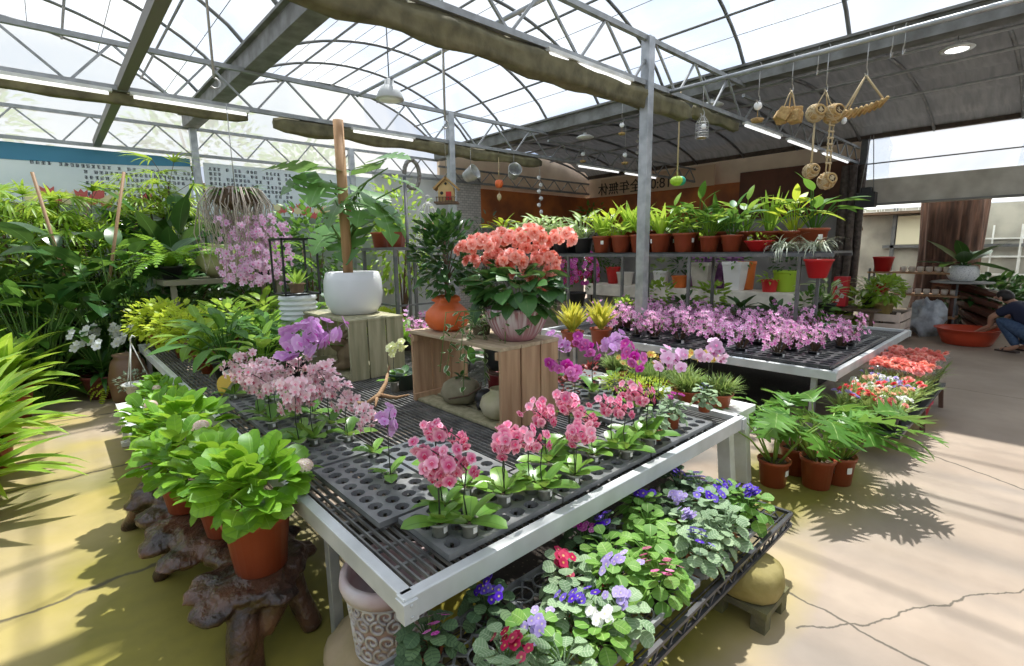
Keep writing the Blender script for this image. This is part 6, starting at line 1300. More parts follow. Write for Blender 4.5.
# ------------------------------------------------------------------ plants at the far end of the flower bench
rl = random.Random(31)
potted('fern2', 660, L_FERN, 'fern', .10, .13, POTK, None, 1.6, 30); rq = random.Random(661); mb = MB(); bush(mb, rq, 620, .27, .06, .40, (.035, .065), (.025, .045), ovate, 3); proto('limebush', [pot_parts(.08, .11, .12, POTR), ('foliage', mb.mesh('foliage', L_LIME), None)]); potted('pothos', 662, L_LIGHT, 'spathe', .10, .14, POTR, None, 1.25, 26); potted('synd', 663, L_MID, 'spathe', .10, .14, POTK, None, 1.35, 26)
potted('calad', 664, L_LIGHT, 'spathe', .10, .13, POTR, None, 1.7, 9)
FB = [(.86, 6.65, 'limebush', 1.35, 'lime creeping plant spilling over the far corner of the flower bench'), (.95, 5.95, 'limebush', 1.25, 'lime creeping plant second along the bench rail'), (1.35, 6.3, 'calad', 1.0, 'plant with two large pale green leaves among the lime creepers'), (.95, 5.2, 'pothos', 1.05, 'small heart-leaved plant in a red pot beside the bench rail'), (1.0, 4.65, 'synd', 1.1, 'arrowhead-leaved plant behind the white pot with the golden leaf'), (1.35, 4.75, 'synd', 1.0, 'dark arrowhead plant before the ribbed drum'), (1.40, 5.35, 'pothos', 1.0, 'bright pothos in the middle of the far bench end'),
      (1.8, 5.3, 'fern2', 1.0, 'arching sword fern just behind the ribbed white drum'), (1.75, 5.95, 'fern2', 1.05, 'arching sword fern below the hanging root orchid'), (2.2, 5.6, 'fern', 1.2, 'bright fern beside the black frame stand'), (2.3, 6.3, 'fern2', 1.2, 'large upright fern at the back of the bench'), (1.9, 6.6, 'pothos', 1.2, 'pothos behind the ferns at the back of the bench'), (1.15, 4.2, 'pothos', .9, 'low leafy plant in front of the arrowhead plants'), (2.75, 5.2, 'limebush', 1.0, 'lime bushy plant beside the white potted monstera'), (1.3, 5.9, 'lt_bush', 1.3, 'light bushy plant between the lime creepers and the bright pothos'), (1.25, 5.05, 'md_bush', 1.2, 'mid green bushy plant along the rail behind the golden leaf'), (.93, 4.98, 'lt_bush', .8, 'small light plant close against the bench rail'), (1.45, 4.3, 'synd', .9, 'arrowhead plant just in front of the ribbed drum beside the lilac orchid'), (2.8, 6.0, 'lt_bush', 1.5, 'light bushy plant behind the monstera pot'), (2.7, 4.6, 'fern', .9, 'fern peeping out behind the mossy crate')]
for x, y, k, s, l in FB: put(k, 'bench_plant', l, 'potted plant', (x, y, TZ - .027), rl.uniform(0, 6), s)
for x, y, k, s, l in ((2.55, 3.45, 'synd', .9, 'dark leafy plant between the two wooden crates at the back of the bench'), (2.75, 3.9, 'md_bush', 1.2, 'bushy dark plant right behind the mossy crate'), (2.6, 3.05, 'dk_wide', 1.0, 'dark broad-leaved plant behind the orange gourd pot'), (2.85, 3.35, 'var_bush', 1.0, 'white-edged plant behind the brown crate'), (2.85, 4.4, 'den1', 1.5, 'lilac-pink dendrobium beside the iron table legs'), (2.6, 4.15, 'den2', 1.4, 'lilac-pink dendrobium seen between the white pot and the gourd pot')):
    put(k, 'bench_plant', l, 'potted plant', (x, y, TZ - .027), rl.uniform(0, 6), s)
# white pot with the golden leaf at the bench rail
p = at(207, 398, TZ); t = thing('golden_leaf_pot', 'white chipped pot holding a plant with one golden yellow leaf by the bench rail', 'potted plant', (.93, 3.93, TZ - .027)); mb = MB(); mb.lathe(potprof(.09, .11, .2), 24); mb.build('pot', POTW, t)
mb = MB(); mb.leaf((-.05, -.05, .19), 3.9, .2, .22, .12, ovate, 1.6, .1, 8, 0, .6); mb.build('golden_leaf', L_GOLD, t, 0)['label'] = 'golden yellow leaf'; mb = MB(); rosette(mb, rl, 8, (.15, .22), (.06, .09), heart, .18, (.4, 1.3), (.3, .9), stem=.15); mb.build('foliage', L_MID, t)
# pale orchid mist by the golden leaf: hanging root orchid
hx_, hy_ = atD(236, 200, 5.9).x, atD(236, 200, 5.9).y; hz_ = atD(236, 200, 5.9).z
t = thing('root_orchid', 'hanging basket orchid with a curtain of pale roots and drooping pink blossoms', 'hanging orchid', (hx_, hy_, hz_)); mb = MB(); mb.blob((0, 0, .02), (.24, .24, .13), 16, 10, .3, 4); mb.build('root_ball', WOODB, t); mb = MB(); fb = MB(); lb = MB()
for k in range(150):
    a = rl.uniform(0, 6.28); q = rl.uniform(.1, .42); l = rl.uniform(.1, .8); w1, w2 = rl.uniform(-.07, .07), rl.uniform(-.12, .12); mb.tube([(.12 * cos(a), .12 * sin(a), .1), (q * .7 * cos(a), q * .7 * sin(a), .12), (q * cos(a), q * sin(a), -.05), (q * cos(a) + w1, q * sin(a) - w1, -.12 - l * .4), (q * .9 * cos(a) + w2, q * .9 * sin(a), -.15 - l)], [.007, .007, .006, .005, .003], 4, False)
for k in range(420):
    a = rl.uniform(0, 6.28); q = rl.uniform(.05, .42); c = Vector((q * cos(a) + .12, q * sin(a) - .12, rl.uniform(-1.0, -.2))); fb.flower(c, (c.x - .4 + rl.uniform(-.5, .5), c.y - .5 + rl.uniform(-.5, .5), .1), rl.uniform(.022, .042), 5, .45, .2, rl.random(), rl.uniform(0, 6), True)
for k in range(50):
    a = rl.uniform(0, 6.28); lb.leaf((.15 * cos(a), .15 * sin(a), .1), a, rl.uniform(-.2, 1), rl.uniform(.12, .25), .04, lance, 1.2, .2, 5, 0, rl.random())
mb.build('roots', plain('pale_roots', (.52, .46, .40), .8, 0, (.34, .28, .23), 12), t); fb.build('blossoms', P_BLUSH, t); lb.build('leaves', L_MID, t); mb = MB(); mb.tube([(0, 0, .1), (0, 0, 3.3 - hz_)], .005, 5); mb.build('hanging_wire', WIRE, t)
# big gourd and old box beneath it
p = atD(220, 262, 6.6); t = thing('round_gourd_pot', 'large round olive pot under the hanging root orchid', 'pot', (p.x, p.y, p.z - .2)); mb = MB(); mb.lathe([(.12, 0), (.24, .1), (.28, .22), (.2, .36), (.12, .4), (.13, .43), (.1, .43)], 28); mb.build('body', plain('olive_glaze', (.34, .34, .13), .5, 0, (.5, .46, .3), 4), t)
tz_ = p.z - .2; t = thing('tall_stand', 'grey wooden stand carrying the round olive pot and ferns behind the bench', 'stand', (p.x, p.y, 0)); mb = MB(); mb.box((0, 0, tz_ - .03), (1.4, .8, .06)); mb.build('top', plain('grey_wood', (.24, .22, .17), .8), t)
for a in (-.6, .6):
    for b in (-.33, .33): mb = MB(); mb.box((a, b, (tz_ - .06) / 2), (.06, .06, tz_ - .06)); mb.build('leg', plain('grey_wood', (.24, .22, .17)), t)
put('fern2', 'fern', 'yellow-green tree fern leaning out beside the round olive pot', 'fern', (p.x - .55, p.y, tz_), 2.2, 1.25); put('fern2', 'fern', 'feathery fern between the hanging root orchid and the black frame', 'fern', (p.x + .5, p.y, tz_), .4, 1.3)
# ------------------------------------------------------------------ jungle against the back wall
def shrub(name, label, px, pyb, pyt, Y, kind, lm, n, w, L, W, prof, seed, seg=5, fold=.12, droop=(.3, 1.1), cat='shrub', trunkr=.02, base=0, group=None, low=.15):
    r_ = random.Random(seed); x = atY(px, 250, Y).x; zt = atY(px, pyt, Y).z; t = thing(name, label, cat, (x, Y, base), 0, 1, group); h = zt - base
    sb, lb = MB(), MB(); twigs(sb, r_, 7, w * .8, h * low * .5, h * .9, trunkr); sb.build('stems', WOODB, t)
    bush(lb, r_, n, w, h * low, h, L, W, prof, seg, droop, .7, .1, .25, fold); lb.build('foliage', lm, t); return t
def palm(label, px, pyt, Y, ncane, hs, R_, seed, spread=.5, nf=7, W=.045, lm=None, name='fan_palm', hmul=1.0):
    r_ = random.Random(seed); x = atY(px, 250, Y).x; zt = atY(px, pyt, Y).z * hmul; t = thing(name, label, 'palm', (x, Y, 0)); sb, lb = MB(), MB()
    for c in range(ncane):
        a = c * 2.4; q = spread * sqrt((c + .3) / ncane); h = zt * r_.uniform(*hs); top = Vector((q * cos(a), q * sin(a) * .6, h - .2)); sb.tube([(q * .4 * cos(a), q * .3 * sin(a), 0), top.lerp(Vector((0, 0, 0)), .5) + Vector((0, 0, .03)), top], [.018, .016, .014], 6)
        for k in range(nf):
            az = k * 2.4 + c; el = r_.uniform(.1, 1.3); l = r_.uniform(.2, .4); b = top - Vector((0, 0, .05 * k)); e = b + Vector((cos(az) * cos(el), sin(az) * cos(el), sin(el))) * l; sb.tube([b, e], .004, 4, False); fan(lb, r_, e, az, el - .5, R_ * r_.uniform(.8, 1.1), 11, 2.8, W, .8)
    sb.build('canes', WOODB, t); lb.build('foliage', lm or L_PALM, t); return t
palm('bushy yellow-green bamboo palm against the printed banner, tallest at the wall end', 18, 178, 9.4, 16, (.5, 1.0), .42, 70, .9, hmul=.97)
palm('bushy bamboo palm with drooping yellow-green fans in front of the banner text', 75, 172, 9.2, 18, (.5, 1.0), .40, 71, .85, hmul=.86)
palm('slim fan palm rising in front of the red printed tulips', 165, 168, 9.6, 5, (.8, 1.0), .48, 72, .35, 8, .04)
shrub('bushy_shrub', 'feathery light green shrub by the banner beneath the bamboo palm', 100, 300, 205, 8.9, 0, L_FERN, 900, .7, (.10, .2), (.02, .035), lance, 73, 4, .2)
def bigleaf(label, px, pyt, Y, n, w, L, W, prof, seed, lm=L_DARK, name='broad_leaved_plant', el=(.0, 1.2), droop=(.5, 1.3), low=.25):
    r_ = random.Random(seed); x = atY(px, 250, Y).x; zt = atY(px, pyt, Y).z; t = thing(name, label, 'shrub', (x, Y, 0)); sb, lb = MB(), MB()
    for i in range(n):
        a = r_.uniform(0, 6.28); q = w * sqrt(r_.random()); z = zt * r_.uniform(low, .95); c = Vector((q * cos(a), q * sin(a) * .7, z)); sb.tube([(q * .2 * cos(a), q * .2 * sin(a), 0), (q * .6 * cos(a), q * .5 * sin(a), z * .7), c], [.012, .008, .005], 5, False)
        lb.leaf(c, a + r_.uniform(-.6, .6), r_.uniform(*el), r_.uniform(*L), r_.uniform(*W), prof, r_.uniform(*droop), .12, 7, r_.uniform(-.5, .5), r_.random())
    sb.build('stems', STEMG, t); lb.build('foliage', lm, t); return t
bigleaf('dark glossy broad-leaved plant in the middle of the jungle under the bamboo palms', 105, 226, 7.9, 90, .8, (.38, .55), (.18, .27), ovate, 74, low=.15)
bigleaf('dark broad-leaved plant with drooping leaves at the wall end of the jungle', 45, 240, 8.4, 60, .8, (.3, .45), (.15, .22), ovate, 75, L_MID)
bigleaf('tall paddle-leaved plant with long stalks beside the fan palm', 170, 205, 8.9, 18, .45, (.6, .9), (.22, .28), lance, 76, L_DARK, 'paddle_leaved_plant', (.7, 1.4), (.3, .9), .35)
bigleaf('dark split-leaf climber behind the paddle-leaved plant near the grey post', 205, 215, 9.7, 80, .9, (.3, .42), (.26, .36), lobed(5.5, .4), 77, L_DARK)
bigleaf('dark shrub with glossy leaves under the fan palm', 140, 255, 8.0, 70, .6, (.22, .34), (.1, .15), ovate, 78, L_DARK, low=.2)
bigleaf('mid green shrub at the foot of the bamboo palms beside the aisle', 15, 285, 7.6, 130, .6, (.22, .34), (.1, .14), ovate, 79, L_MID, low=.03)
shrub('bushy_shrub', 'dense dark small-leaved shrub between the white blooms and the hanging orchid', 165, 330, 262, 7.8, 0, L_DARK, 600, .7, (.10, .16), (.05, .08), ovate, 80)
shrub('bushy_shrub', 'dense dark leafy shrub behind the potted cycad', 85, 330, 275, 9.3, 0, L_DARK, 600, .8, (.12, .2), (.05, .08), ovate, 81)
shrub('bushy_shrub', 'dark leafy shrub at the far wall beyond the black frame stand', 255, 300, 205, 9.9, 0, L_MID, 650, .9, (.12, .2), (.06, .1), ovate, 82)
shrub('bushy_shrub', 'dark leafy shrub at the far wall behind the monstera leaves', 310, 300, 200, 9.8, 0, L_MID, 600, .9, (.12, .2), (.06, .1), ovate, 83)
shrub('bushy_shrub', 'light leafy shrub at the far wall behind the wire birdcage', 400, 300, 178, 9.6, 0, L_LIGHT, 500, .9, (.12, .22), (.05, .09), ovate, 84)
shrub('bushy_shrub', 'grey-green shrub beneath the hanging buckets by the brick pier', 490, 300, 212, 9.4, 0, L_GREYD, 450, .9, (.1, .18), (.04, .07), ovate, 85)
shrub('bushy_shrub', 'dark shrub with upright shoots before the far corner of the rust wall', 592, 300, 196, 9.6, 0, L_MID, 380, .6, (.12, .2), (.05, .08), ovate, 86)
shrub('bushy_shrub', 'leafy shrub at the wall end of the jungle in front of the banner edge', -20, 300, 190, 8.8, 0, L_PALM, 700, .9, (.2, .35), (.03, .05), lance, 87)
# bamboo canes standing among the leaves
for (px, py, qx, qy, l) in ((32, 172, 60, 262, 'slanting bamboo stake among the bamboo palms'), (124, 172, 115, 238, 'thin brown stake standing in front of the printed tulips')):
    a, b = atY(px, py, 8.2), atY(qx, qy, 8.2); d = (b - a); e = a + d * (a.z / -d.z); mb = MB(); o = mb.tube([tuple(a), tuple(e)], .018, 7).build('bamboo_stake', plain('cane', (.30, .18, .09), .6)); tag(o, l, 'stake')
# potted cycad, white blooms, yellow shrub along the aisle
p = at(57, 364, 0); t = thing('potted_cycad', 'cycad with a bare trunk in a red pot at the end of the aisle', 'potted plant', (p.x + .1, 9.2, 0)); mb = MB(); mb.lathe(potprof(.24, .32, .42), 28); mb.build('pot', POTR, t); mb = MB(); mb.tube([(0, 0, .36), (-.05, .02, .6), (-.08, 0, .85)], [.07, .055, .05], 10); mb.build('trunk', WOODB, t); mb = MB()
for k in range(30): frond(mb, rl, (-.08, 0, .85), k * 2.4, rl.uniform(.3, 1.4), rl.uniform(.6, .9), .09, rl.uniform(.5, 1.2), 22, rl.random(), .3)
mb.build('foliage', L_DARK, t)
def bloom(label, x, y, seed, w, h, white=10, lm=L_DARK, pmat=POTR, name='white_flowered_plant'):
    r_ = random.Random(seed); t = thing(name, label, 'potted plant', (x, y, 0)); mb = MB(); mb.lathe(potprof(.16, .21, .27), 24); mb.build('pot', pmat, t); mb = MB(); rosette(mb, r_, 46, (w * .5, w * .8), (.05, .08), lance, .25, (.1, 1.3), (.4, 1.1), .03, .2, 6); mb.build('foliage', lm, t)
    fb = MB(); sb = MB()
    for k in range(white):
        a = r_.uniform(0, 6.28); q = w * .55 * sqrt(r_.random()); c = Vector((q * cos(a), q * sin(a), h + r_.uniform(-.12, .12))); fb.flower(c, (-.5, -.7, .4), r_.uniform(.035, .055), 5, .5, .3, r_.random(), r_.uniform(0, 6)); fb.flower(c + Vector((.02, 0, .05)), (-.3, -.9, .6), .035, 5, .5, .3, r_.random()); sb.tube([(0, 0, .24), c], .004, 4, False)
    fb.build('blossoms', P_WHITE, t); sb.build('flower_stems', STEMG, t)
p = at(90, 388, 0); bloom('white-flowered plant in a plum pot beside the aisle near the yellow shrub', p.x + .12, 7.3, 91, .62, .66, 17, pmat=plain('plum_pot', (.16, .04, .04), .5))
p = at(72, 372, 0); bloom('white-flowered dark-leaved plant behind the plum pot', p.x + .45, 8.35, 92, .6, .85, 8)
t = thing('yellow_shrub', 'small bright yellow-green feathery plant on the aisle floor at the bench end', 'potted plant', tuple(at(108, 398, 0) + Vector((.12, 0, 0)))); mb = MB(); mb.lathe(potprof(.11, .15, .15), 20); mb.build('pot', POTK, t); mb = MB()
for k in range(46): frond(mb, rl, (rl.uniform(-.08, .08), rl.uniform(-.08, .08), .12), k * 2.4, rl.uniform(.2, 1.3), rl.uniform(.25, .40), .045, rl.uniform(.9, 2), 12, rl.random())
mb.build('foliage', L_LIME, t)
# big old jar at the far bench end
p = atD(112, 372, 6.9); t = thing('brown_jar', 'tall brown jar standing under the lime creepers at the bench end', 'jar', (.50, 6.7, 0), 0, .85); mb = MB(); mb.lathe([(.15, 0), (.2, .1), (.22, .35), (.17, .58), (.13, .62), (.15, .66), (.12, .66)], 28); mb.build('body', plain('brown_jar', (.14, .075, .04), .4), t)
# ------------------------------------------------------------------ strap-leaved clumps beside the aisle
def clump(key, seed, n, L, W, ph, pr):
    r_ = random.Random(seed); p = pot_parts(pr * .75, pr, ph, POTR); mb = MB()
    for i in range(n):
        a = i * 2.4 + r_.uniform(-.2, .2); t_ = i / n; mb.leaf((.03 * cos(a), .03 * sin(a), ph * .85 + .18 * t_), a, .35 + 1.0 * t_ + r_.uniform(-.15, .15), r_.uniform(*L), r_.uniform(*W), lance, r_.uniform(.5, 1.3), .28, 9, r_.uniform(-.2, .2), r_.random())
    sb = MB(); sb.tube([(0, 0, ph * .8), (0, 0, ph * .85 + .2)], .02, 7); return proto(key, [p, ('stem', sb.mesh('stem', STEMG), None), ('foliage', mb.mesh('foliage', L_STRAP), None)])
clump('cl0', 95, 46, (.48, .68), (.10, .13), .26, .17); clump('cl1', 96, 44, (.52, .72), (.10, .125), .24, .16); clump('cl2', 97, 42, (.45, .6), (.11, .14), .3, .18)
for k, px, py, s, l, rz in (('cl1', -14, 520, 1.0, 'long-leaved strap plant leaning well out over the aisle', .2), ('cl0', 4, 470, 1.0, 'strap-leaved plant second along the aisle edge with a raised pot', 2.0), ('cl2', 22, 418, 1.15, 'broad-leaved strap plant in a red pot third along the aisle edge', 1.0), ('cl0', 8, 398, 1.15, 'strap-leaved plant at the far end of the aisle row before the shrubs', 4.0), ('cl2', -40, 430, 1.2, 'strap-leaved plant behind the aisle row', 2.5), ('cl1', -52, 500, 1.2, 'strap-leaved plant at the frame edge of the aisle row', 3.3)):
    p = at(px, py, 0); put(k, 'strap_leaved_plant', l, 'potted plant', (p.x - .08, p.y, 0), rz, s, 'strap plants along the aisle')
# trees outside the film
for i, (x, y, s, l) in enumerate(((3.2, 15, 1.0, 'pale green tree seen hazily through the film above the character banner'), (-1.5, 16, 1.1, 'hazy green tree beyond the film above the blue-topped banner'), (6.5, 16.5, .9, 'hazy tree beyond the film near the plaster wall'))):
    r_ = random.Random(120 + i); t = thing('outside_tree', l, 'tree', (x, y, 0)); mb = MB(); mb.tube([(0, 0, 0), (.1, 0, 2), (0, .1, 3.4)], [.16, .12, .07], 8); twigs(mb, r_, 8, 1.5, 2.0, 5.2, .03, (0, 0, 2)); mb.build('trunk', WOODB, t); mb = MB(); bush(mb, r_, 900, 1.7 * s, 2.4, 5.6 * s, (.2, .34), (.09, .15), ovate, 3); mb.build('foliage', L_MID, t)
# ------------------------------------------------------------------ iron table, birdcage, birdhouse
ix, iy = atD(405, 245, 6.0).x, atD(405, 245, 6.0).y; iz = atD(405, 247, 6.0).z
t = thing('iron_table', 'dark iron plant table with red pots behind the monstera', 'table', (ix, iy, 0)); mb = MB(); mb.box((0, 0, iz - .02), (.75, .8, .03)); mb.build('top', DKSTEEL, t)
for a in (-.35, .35):
    for b in (-.37, .37): mb = MB(); mb.box((a, b, (iz - .03) / 2), (.035, .035, iz - .03)); mb.build('leg', DKSTEEL, t)
mb = MB()
for z in (.5, 1.0):
    mb.box((0, -.37, z), (.7, .02, .02)); mb.box((-.35, 0, z), (.02, .74, .02))
mb.build('cross_bar', DKSTEEL, t)
potted('iron1', 670, L_LIGHT, 'strap', .11, .18, POTR, None, 1.0, 14)
for i, (a, b, l) in enumerate(((-.22, .18, 'red potted strap plant at the monstera side of the iron table'), (-.22, -.14, 'red potted strap plant at the front edge of the iron table'), (.05, .25, 'red potted strap plant at the back of the iron table'))): put('iron1', 'potted_plant', l, 'potted plant', (ix + a, iy + b, iz - .005), i * 2, 1.0)
t = thing('wire_birdcage', 'pale wire birdcage filled with orange flowers on the iron table', 'birdcage', (ix + .2, iy - .22, iz - .005)); mb = MB(); q = .15
mb.lathe([(q, 0), (q + .01, .01), (q, .02), (0, .02)], 24)
for k in range(18):
    a = 2 * pi * k / 18; mb.tube([(q * cos(a), q * sin(a), .02), (q * cos(a), q * sin(a), .3), (q * .8 * cos(a), q * .8 * sin(a), .42), (q * .3 * cos(a), q * .3 * sin(a), .5), (0, 0, .52)], .0035, 4, False)
for z in (.1, .2, .3): mb.tube([(q * cos(2 * pi * k / 24), q * sin(2 * pi * k / 24), z) for k in range(25)], .0035, 4, False)
mb.tube([(.04 * cos(k * .5), 0, .56 + .04 * sin(k * .5)) for k in range(14)], .004, 4, False); mb.build('cage', WHITEPAINT, t); mb = MB(); fb = MB(); bush(mb, rl, 40, .11, .04, .25, (.08, .14), (.012, .02), lance, 3); mb.build('foliage', L_MID, t)
for k in range(14): rose(fb, rl, (rl.uniform(-.1, .1), rl.uniform(-.1, .1), rl.uniform(.12, .26)), (-.5, -.6, .3), .035)
fb.build('blossoms', P_CORAL, t)
t = thing('shepherd_hook', 'grey metal pole with a hooked wreath top behind the iron table', 'pole', tuple(atD(408, 250, 5.85) * 1 - Vector((0, 0, atD(408, 250, 5.85).z)))); hz2 = atD(408, 165, 5.85).z; mb = MB(); mb.tube([(0, 0, 0), (0, 0, hz2 - .15)], .02, 7); mb.build('pole', DKSTEEL, t); mb = MB(); mb.tube([(.1 + .1 * cos(pi - k * .45), 0, hz2 - .12 + .16 * sin(k * .45)) for k in range(13)], .025, 7, False); mb.build('wreath', plain('wreath', (.3, .3, .28), .8, 0, (.12, .1, .08), 30), t)
p = atD(447, 203, 5.6); t = thing('birdhouse', 'small yellow wooden birdhouse with a red opening hanging by the galvanised post', 'birdhouse', (p.x, p.y, p.z), -.74); YW2 = plain('birdhouse_yellow', (.62, .44, .20), .7, 0, (.5, .33, .14), 8)
mb = MB(); mb.box((0, 0, .085), (.17, .15, .15)); mb.add([(-.085, -.075, .16), (.085, -.075, .16), (0, -.075, .25), (-.085, .075, .16), (.085, .075, .16), (0, .075, .25)], [(0, 1, 2), (5, 4, 3), (0, 2, 5, 3), (2, 1, 4, 5)], smooth=False); mb.build('house', YW2, t)
mb = MB(); mb.bar((.008, 0, .272), (-.135, 0, .145), .21, .02); mb.bar((-.008, 0, .272), (.135, 0, .145), .21, .02); mb.build('roof', plain('birdhouse_roof', (.42, .26, .10), .7), t); mb = MB(); mb.box((0, 0, .0), (.26, .22, .018)); mb.build('floor_board', WOODB, t)
mb = MB(); mb.box((.03, -.077, .07), (.06, .006, .09)); mb.build('red_opening', POTRED, t); mb = MB(); mb.tube([(-.045, -.08, .10), (-.045, -.074, .10)], .018, 10); mb.tube([(0, -.08, .2), (0, -.074, .2)], .014, 10); mb.build('round_hole', POTK, t)
mb = MB()
for k in range(7): mb.box((-.1 + .033 * k, -.1, .03), (.008, .008, .045))
mb.box((0, -.1, .055), (.22, .008, .008)); mb.build('fence', WOODB, t); mb = MB(); mb.tube([(0, 0, .26), (0, 0, ZT + .42 - p.z)], .003, 4); mb.build('hanging_wire', WIRE, t)
# ------------------------------------------------------------------ lamps and tubes
LAMPW = plain('lamp_white', (.82, .83, .82), .35)
p = atY(390, 100, 5.9); t = thing('bell_lamp', 'grey bell-shaped pendant lamp hanging from the arched roof', 'lamp', (p.x, p.y, p.z)); mb = MB(); mb.lathe([(.17, 0), (.175, .01), (.14, .09), (.10, .15), (.06, .17), (.055, .23), (.02, .25)], 24); mb.build('shade', plain('lamp_grey', (.55, .56, .55), .4), t); mb = MB(); mb.lathe([(.15, .005), (.1, -.02), (0, -.03)], 20); mb.build('glass', LAMPW, t); mb = MB(); mb.tube([(0, 0, .25), (0, 0, arch(p.x, X1, X2) - p.z - .03)], .008, 5); mb.build('cord', DKSTEEL, t)
GLOW = plain('lamp_glow', (1, .97, .9), .4, emit=6)
for px, py, D, on, l in ((585, 138, 9.0, 0, 'white saucer lamp under the dark cloth roof beyond the metal post'), (957, 50, 5.6, 1, 'lit saucer lamp hanging beneath the gutter near the opening'), (712, 106, 7.2, 0, 'white saucer lamp behind the hanging bottle lantern')):
    p = atD(px, py, D); t = thing('saucer_lamp', l, 'lamp', tuple(p)); mb = MB(); mb.lathe([(.15, 0), (.16, .01), (.10, .045), (.03, .06), (.03, .09)], 24); mb.build('shade', LAMPW, t); mb = MB(); mb.lathe([(.13, .006), (.06, -.01), (0, -.012)], 20); mb.build('bulb', GLOW if on else LAMPW, t); mb = MB(); mb.tube([(0, 0, .09), (0, 0, max(.12, (zr(p.x) - .2 if p.x > X2 else ZG) - p.z))], .006, 5); mb.build('cord', DKSTEEL, t)
TUBE = plain('tube_light', (1, 1, 1), .3, emit=.9)
for y, x0, x1, l in ((YT[0] - .02, 3.35, 4.6, 'fluorescent tube fixed under the first truss next to the galvanised post'), (YT[0] - .02, 7.3, 8.6, 'fluorescent tube under the first truss behind the bottle lantern'), (YT[0] - .02, 8.9, 10.3, 'fluorescent tube under the first truss behind the woven nests'), (YT[0] - .02, 10.6, 12.2, 'fluorescent tube at the dark pillar end of the first truss'), (YT[1] - .02, -.9, .7, 'fluorescent tube at the near end of the second truss'), (YT[1] - .02, .85, 2.0, 'fluorescent tube on the second truss beside the thick gutter'), (YT[1] - .02, 8.1, 9.5, 'fluorescent tube on the second truss under the dark cloth roof'), (YT[1] - .02, 9.7, 11.0, 'fluorescent tube at the far end of the second truss'), (YT[1] - .02, 3.3, 4.3, 'fluorescent tube on the second truss above the wooden pole')):
    t = thing('fluorescent_tube', l, 'lamp', ((x0 + x1) / 2, y, ZT - .036), 0, 1, 'fluorescent tubes under the trusses'); mb = MB(); mb.box((0, 0, .02), (x1 - x0, .07, .03)); mb.build('housing', WHITEPAINT, t); mb = MB(); mb.tube([(-(x1 - x0) / 2 + .03, 0, -.012), ((x1 - x0) / 2 - .03, 0, -.012)], .017, 8); mb.build('tube', TUBE, t)
# rolled shade cloths along the trusses
def roll(y, x0, x1, r, label, seed, dz=0):
    mb = MB(); pts, rs = [], []; n = 34
    for i in range(n + 1):
        x = x0 + (x1 - x0) * i / n; pts.append((x, y + .02 * mnoise.noise(Vector((x * 2, seed, 0))), ZT - r * .98 + dz + .03 * mnoise.noise(Vector((x * 1.7, seed, 4))))); rs.append(r * (1 + .30 * mnoise.noise(Vector((x * 2.3, seed, 9)))) * (.6 if i in (0, n) else 1))
    for i, (p_, q_) in enumerate(zip(pts, rs)):            # flattened hanging bundle with lengthwise folds
        for k in range(18):
            a = 2 * pi * k / 18; f_ = 1 + .16 * sin(5 * a + .8 * sin(i * .4)) + .14 * mnoise.noise(Vector((i * .5, k * .9, seed)))
            mb.v.append((p_[0], p_[1] + cos(a) * q_ * .75 * f_, p_[2] + sin(a) * q_ * 1.12 * f_)); mb.a.append((.5, .5, .5))
    for i in range(n):
        for k in range(18): mb.f.append((i * 18 + k, i * 18 + (k + 1) % 18, (i + 1) * 18 + (k + 1) % 18, (i + 1) * 18 + k)); mb.sm.append(True)
    mb.f.append(tuple(range(17, -1, -1))); mb.f.append(tuple(range(n * 18, n * 18 + 18))); mb.sm += [False, False]; tag(mb.build('rolled_shade_cloth', SHADE), label, 'shade cloth')
roll(YT[0] + .05, .6, 5.9, .105, 'thick olive shade cloth rolled along the first truss up to the metal post', 1); roll(YT[0] + .05, 6.0, 7.2, .07, 'thin olive shade cloth rolled beyond the metal post on the first truss', 5)
roll(YT[1] + .05, -1.8, 2.0, .065, 'olive shade cloth rolled along the near stretch of the second truss', 2); roll(YT[1] + .05, 2.3, 7.1, .085, 'olive shade cloth rolled along the second truss past the second post', 3)
# ------------------------------------------------------------------ hanging baskets and ornaments
BAM = plain('woven_straw', (.52, .36, .15), .8, 0, (.34, .21, .08), 30, bump=1.0, bscale=70); ROPE = plain('rope', (.50, .40, .24), .9)
def hook(t, z0, z1):
    mb = MB(); mb.tube([(0, 0, z0 + .06), (0, 0, z1 + .0)], .004, 5); mb.tube([(.035 * sin(k * .5), 0, z0 + .03 + .035 * cos(k * .5)) for k in range(10)], .005, 5, False); mb.tube([(.03 * sin(k * .5), 0, z1 + .02 - .03 * cos(k * .5)) for k in range(8)], .004, 5, False); mb.build('hook', WIRE, t)
def hung(px, py, X, name, label, cat):
    p = atX(px, py, X); t = thing(name, label, cat, tuple(p), 0.75 - pi / 4); return t, p
HR = 5.3
t, p = hung(790, 112, HR, 'straw_cubes', 'cluster of woven straw cube baskets hanging first from the post side', 'hanging basket'); 
for k, (a, b, c) in enumerate(((-.10, .02, -.03), (-.03, -.06, -.06), (.05, -.02, 0), (.10, .05, .01), (0, .07, -.03))):
    mb = MB(); M = Matrix.Translation((a, b, c)) @ Matrix.Rotation(.5 + k, 4, 'Z') @ Matrix.Rotation(.5 - .3 * k, 4, 'X'); mb.box((0, 0, 0), (.10, .10, .10), 0, M)
    for s_ in (-1, 1):
        mb.box((s_ * .03, 0, 0), (.012, .104, .104), 0, M); mb.box((0, s_ * .03, 0), (.104, .012, .104), 0, M)
    mb.build('basket', BAM, t, .008); mb = MB(); mb.tube([(a, b, c + .05), (a * .4, b * .4, .14), (0, 0, .19)], .005, 5); mb.build('cord', ROPE, t)
hook(t, .18, ZT - p.z)
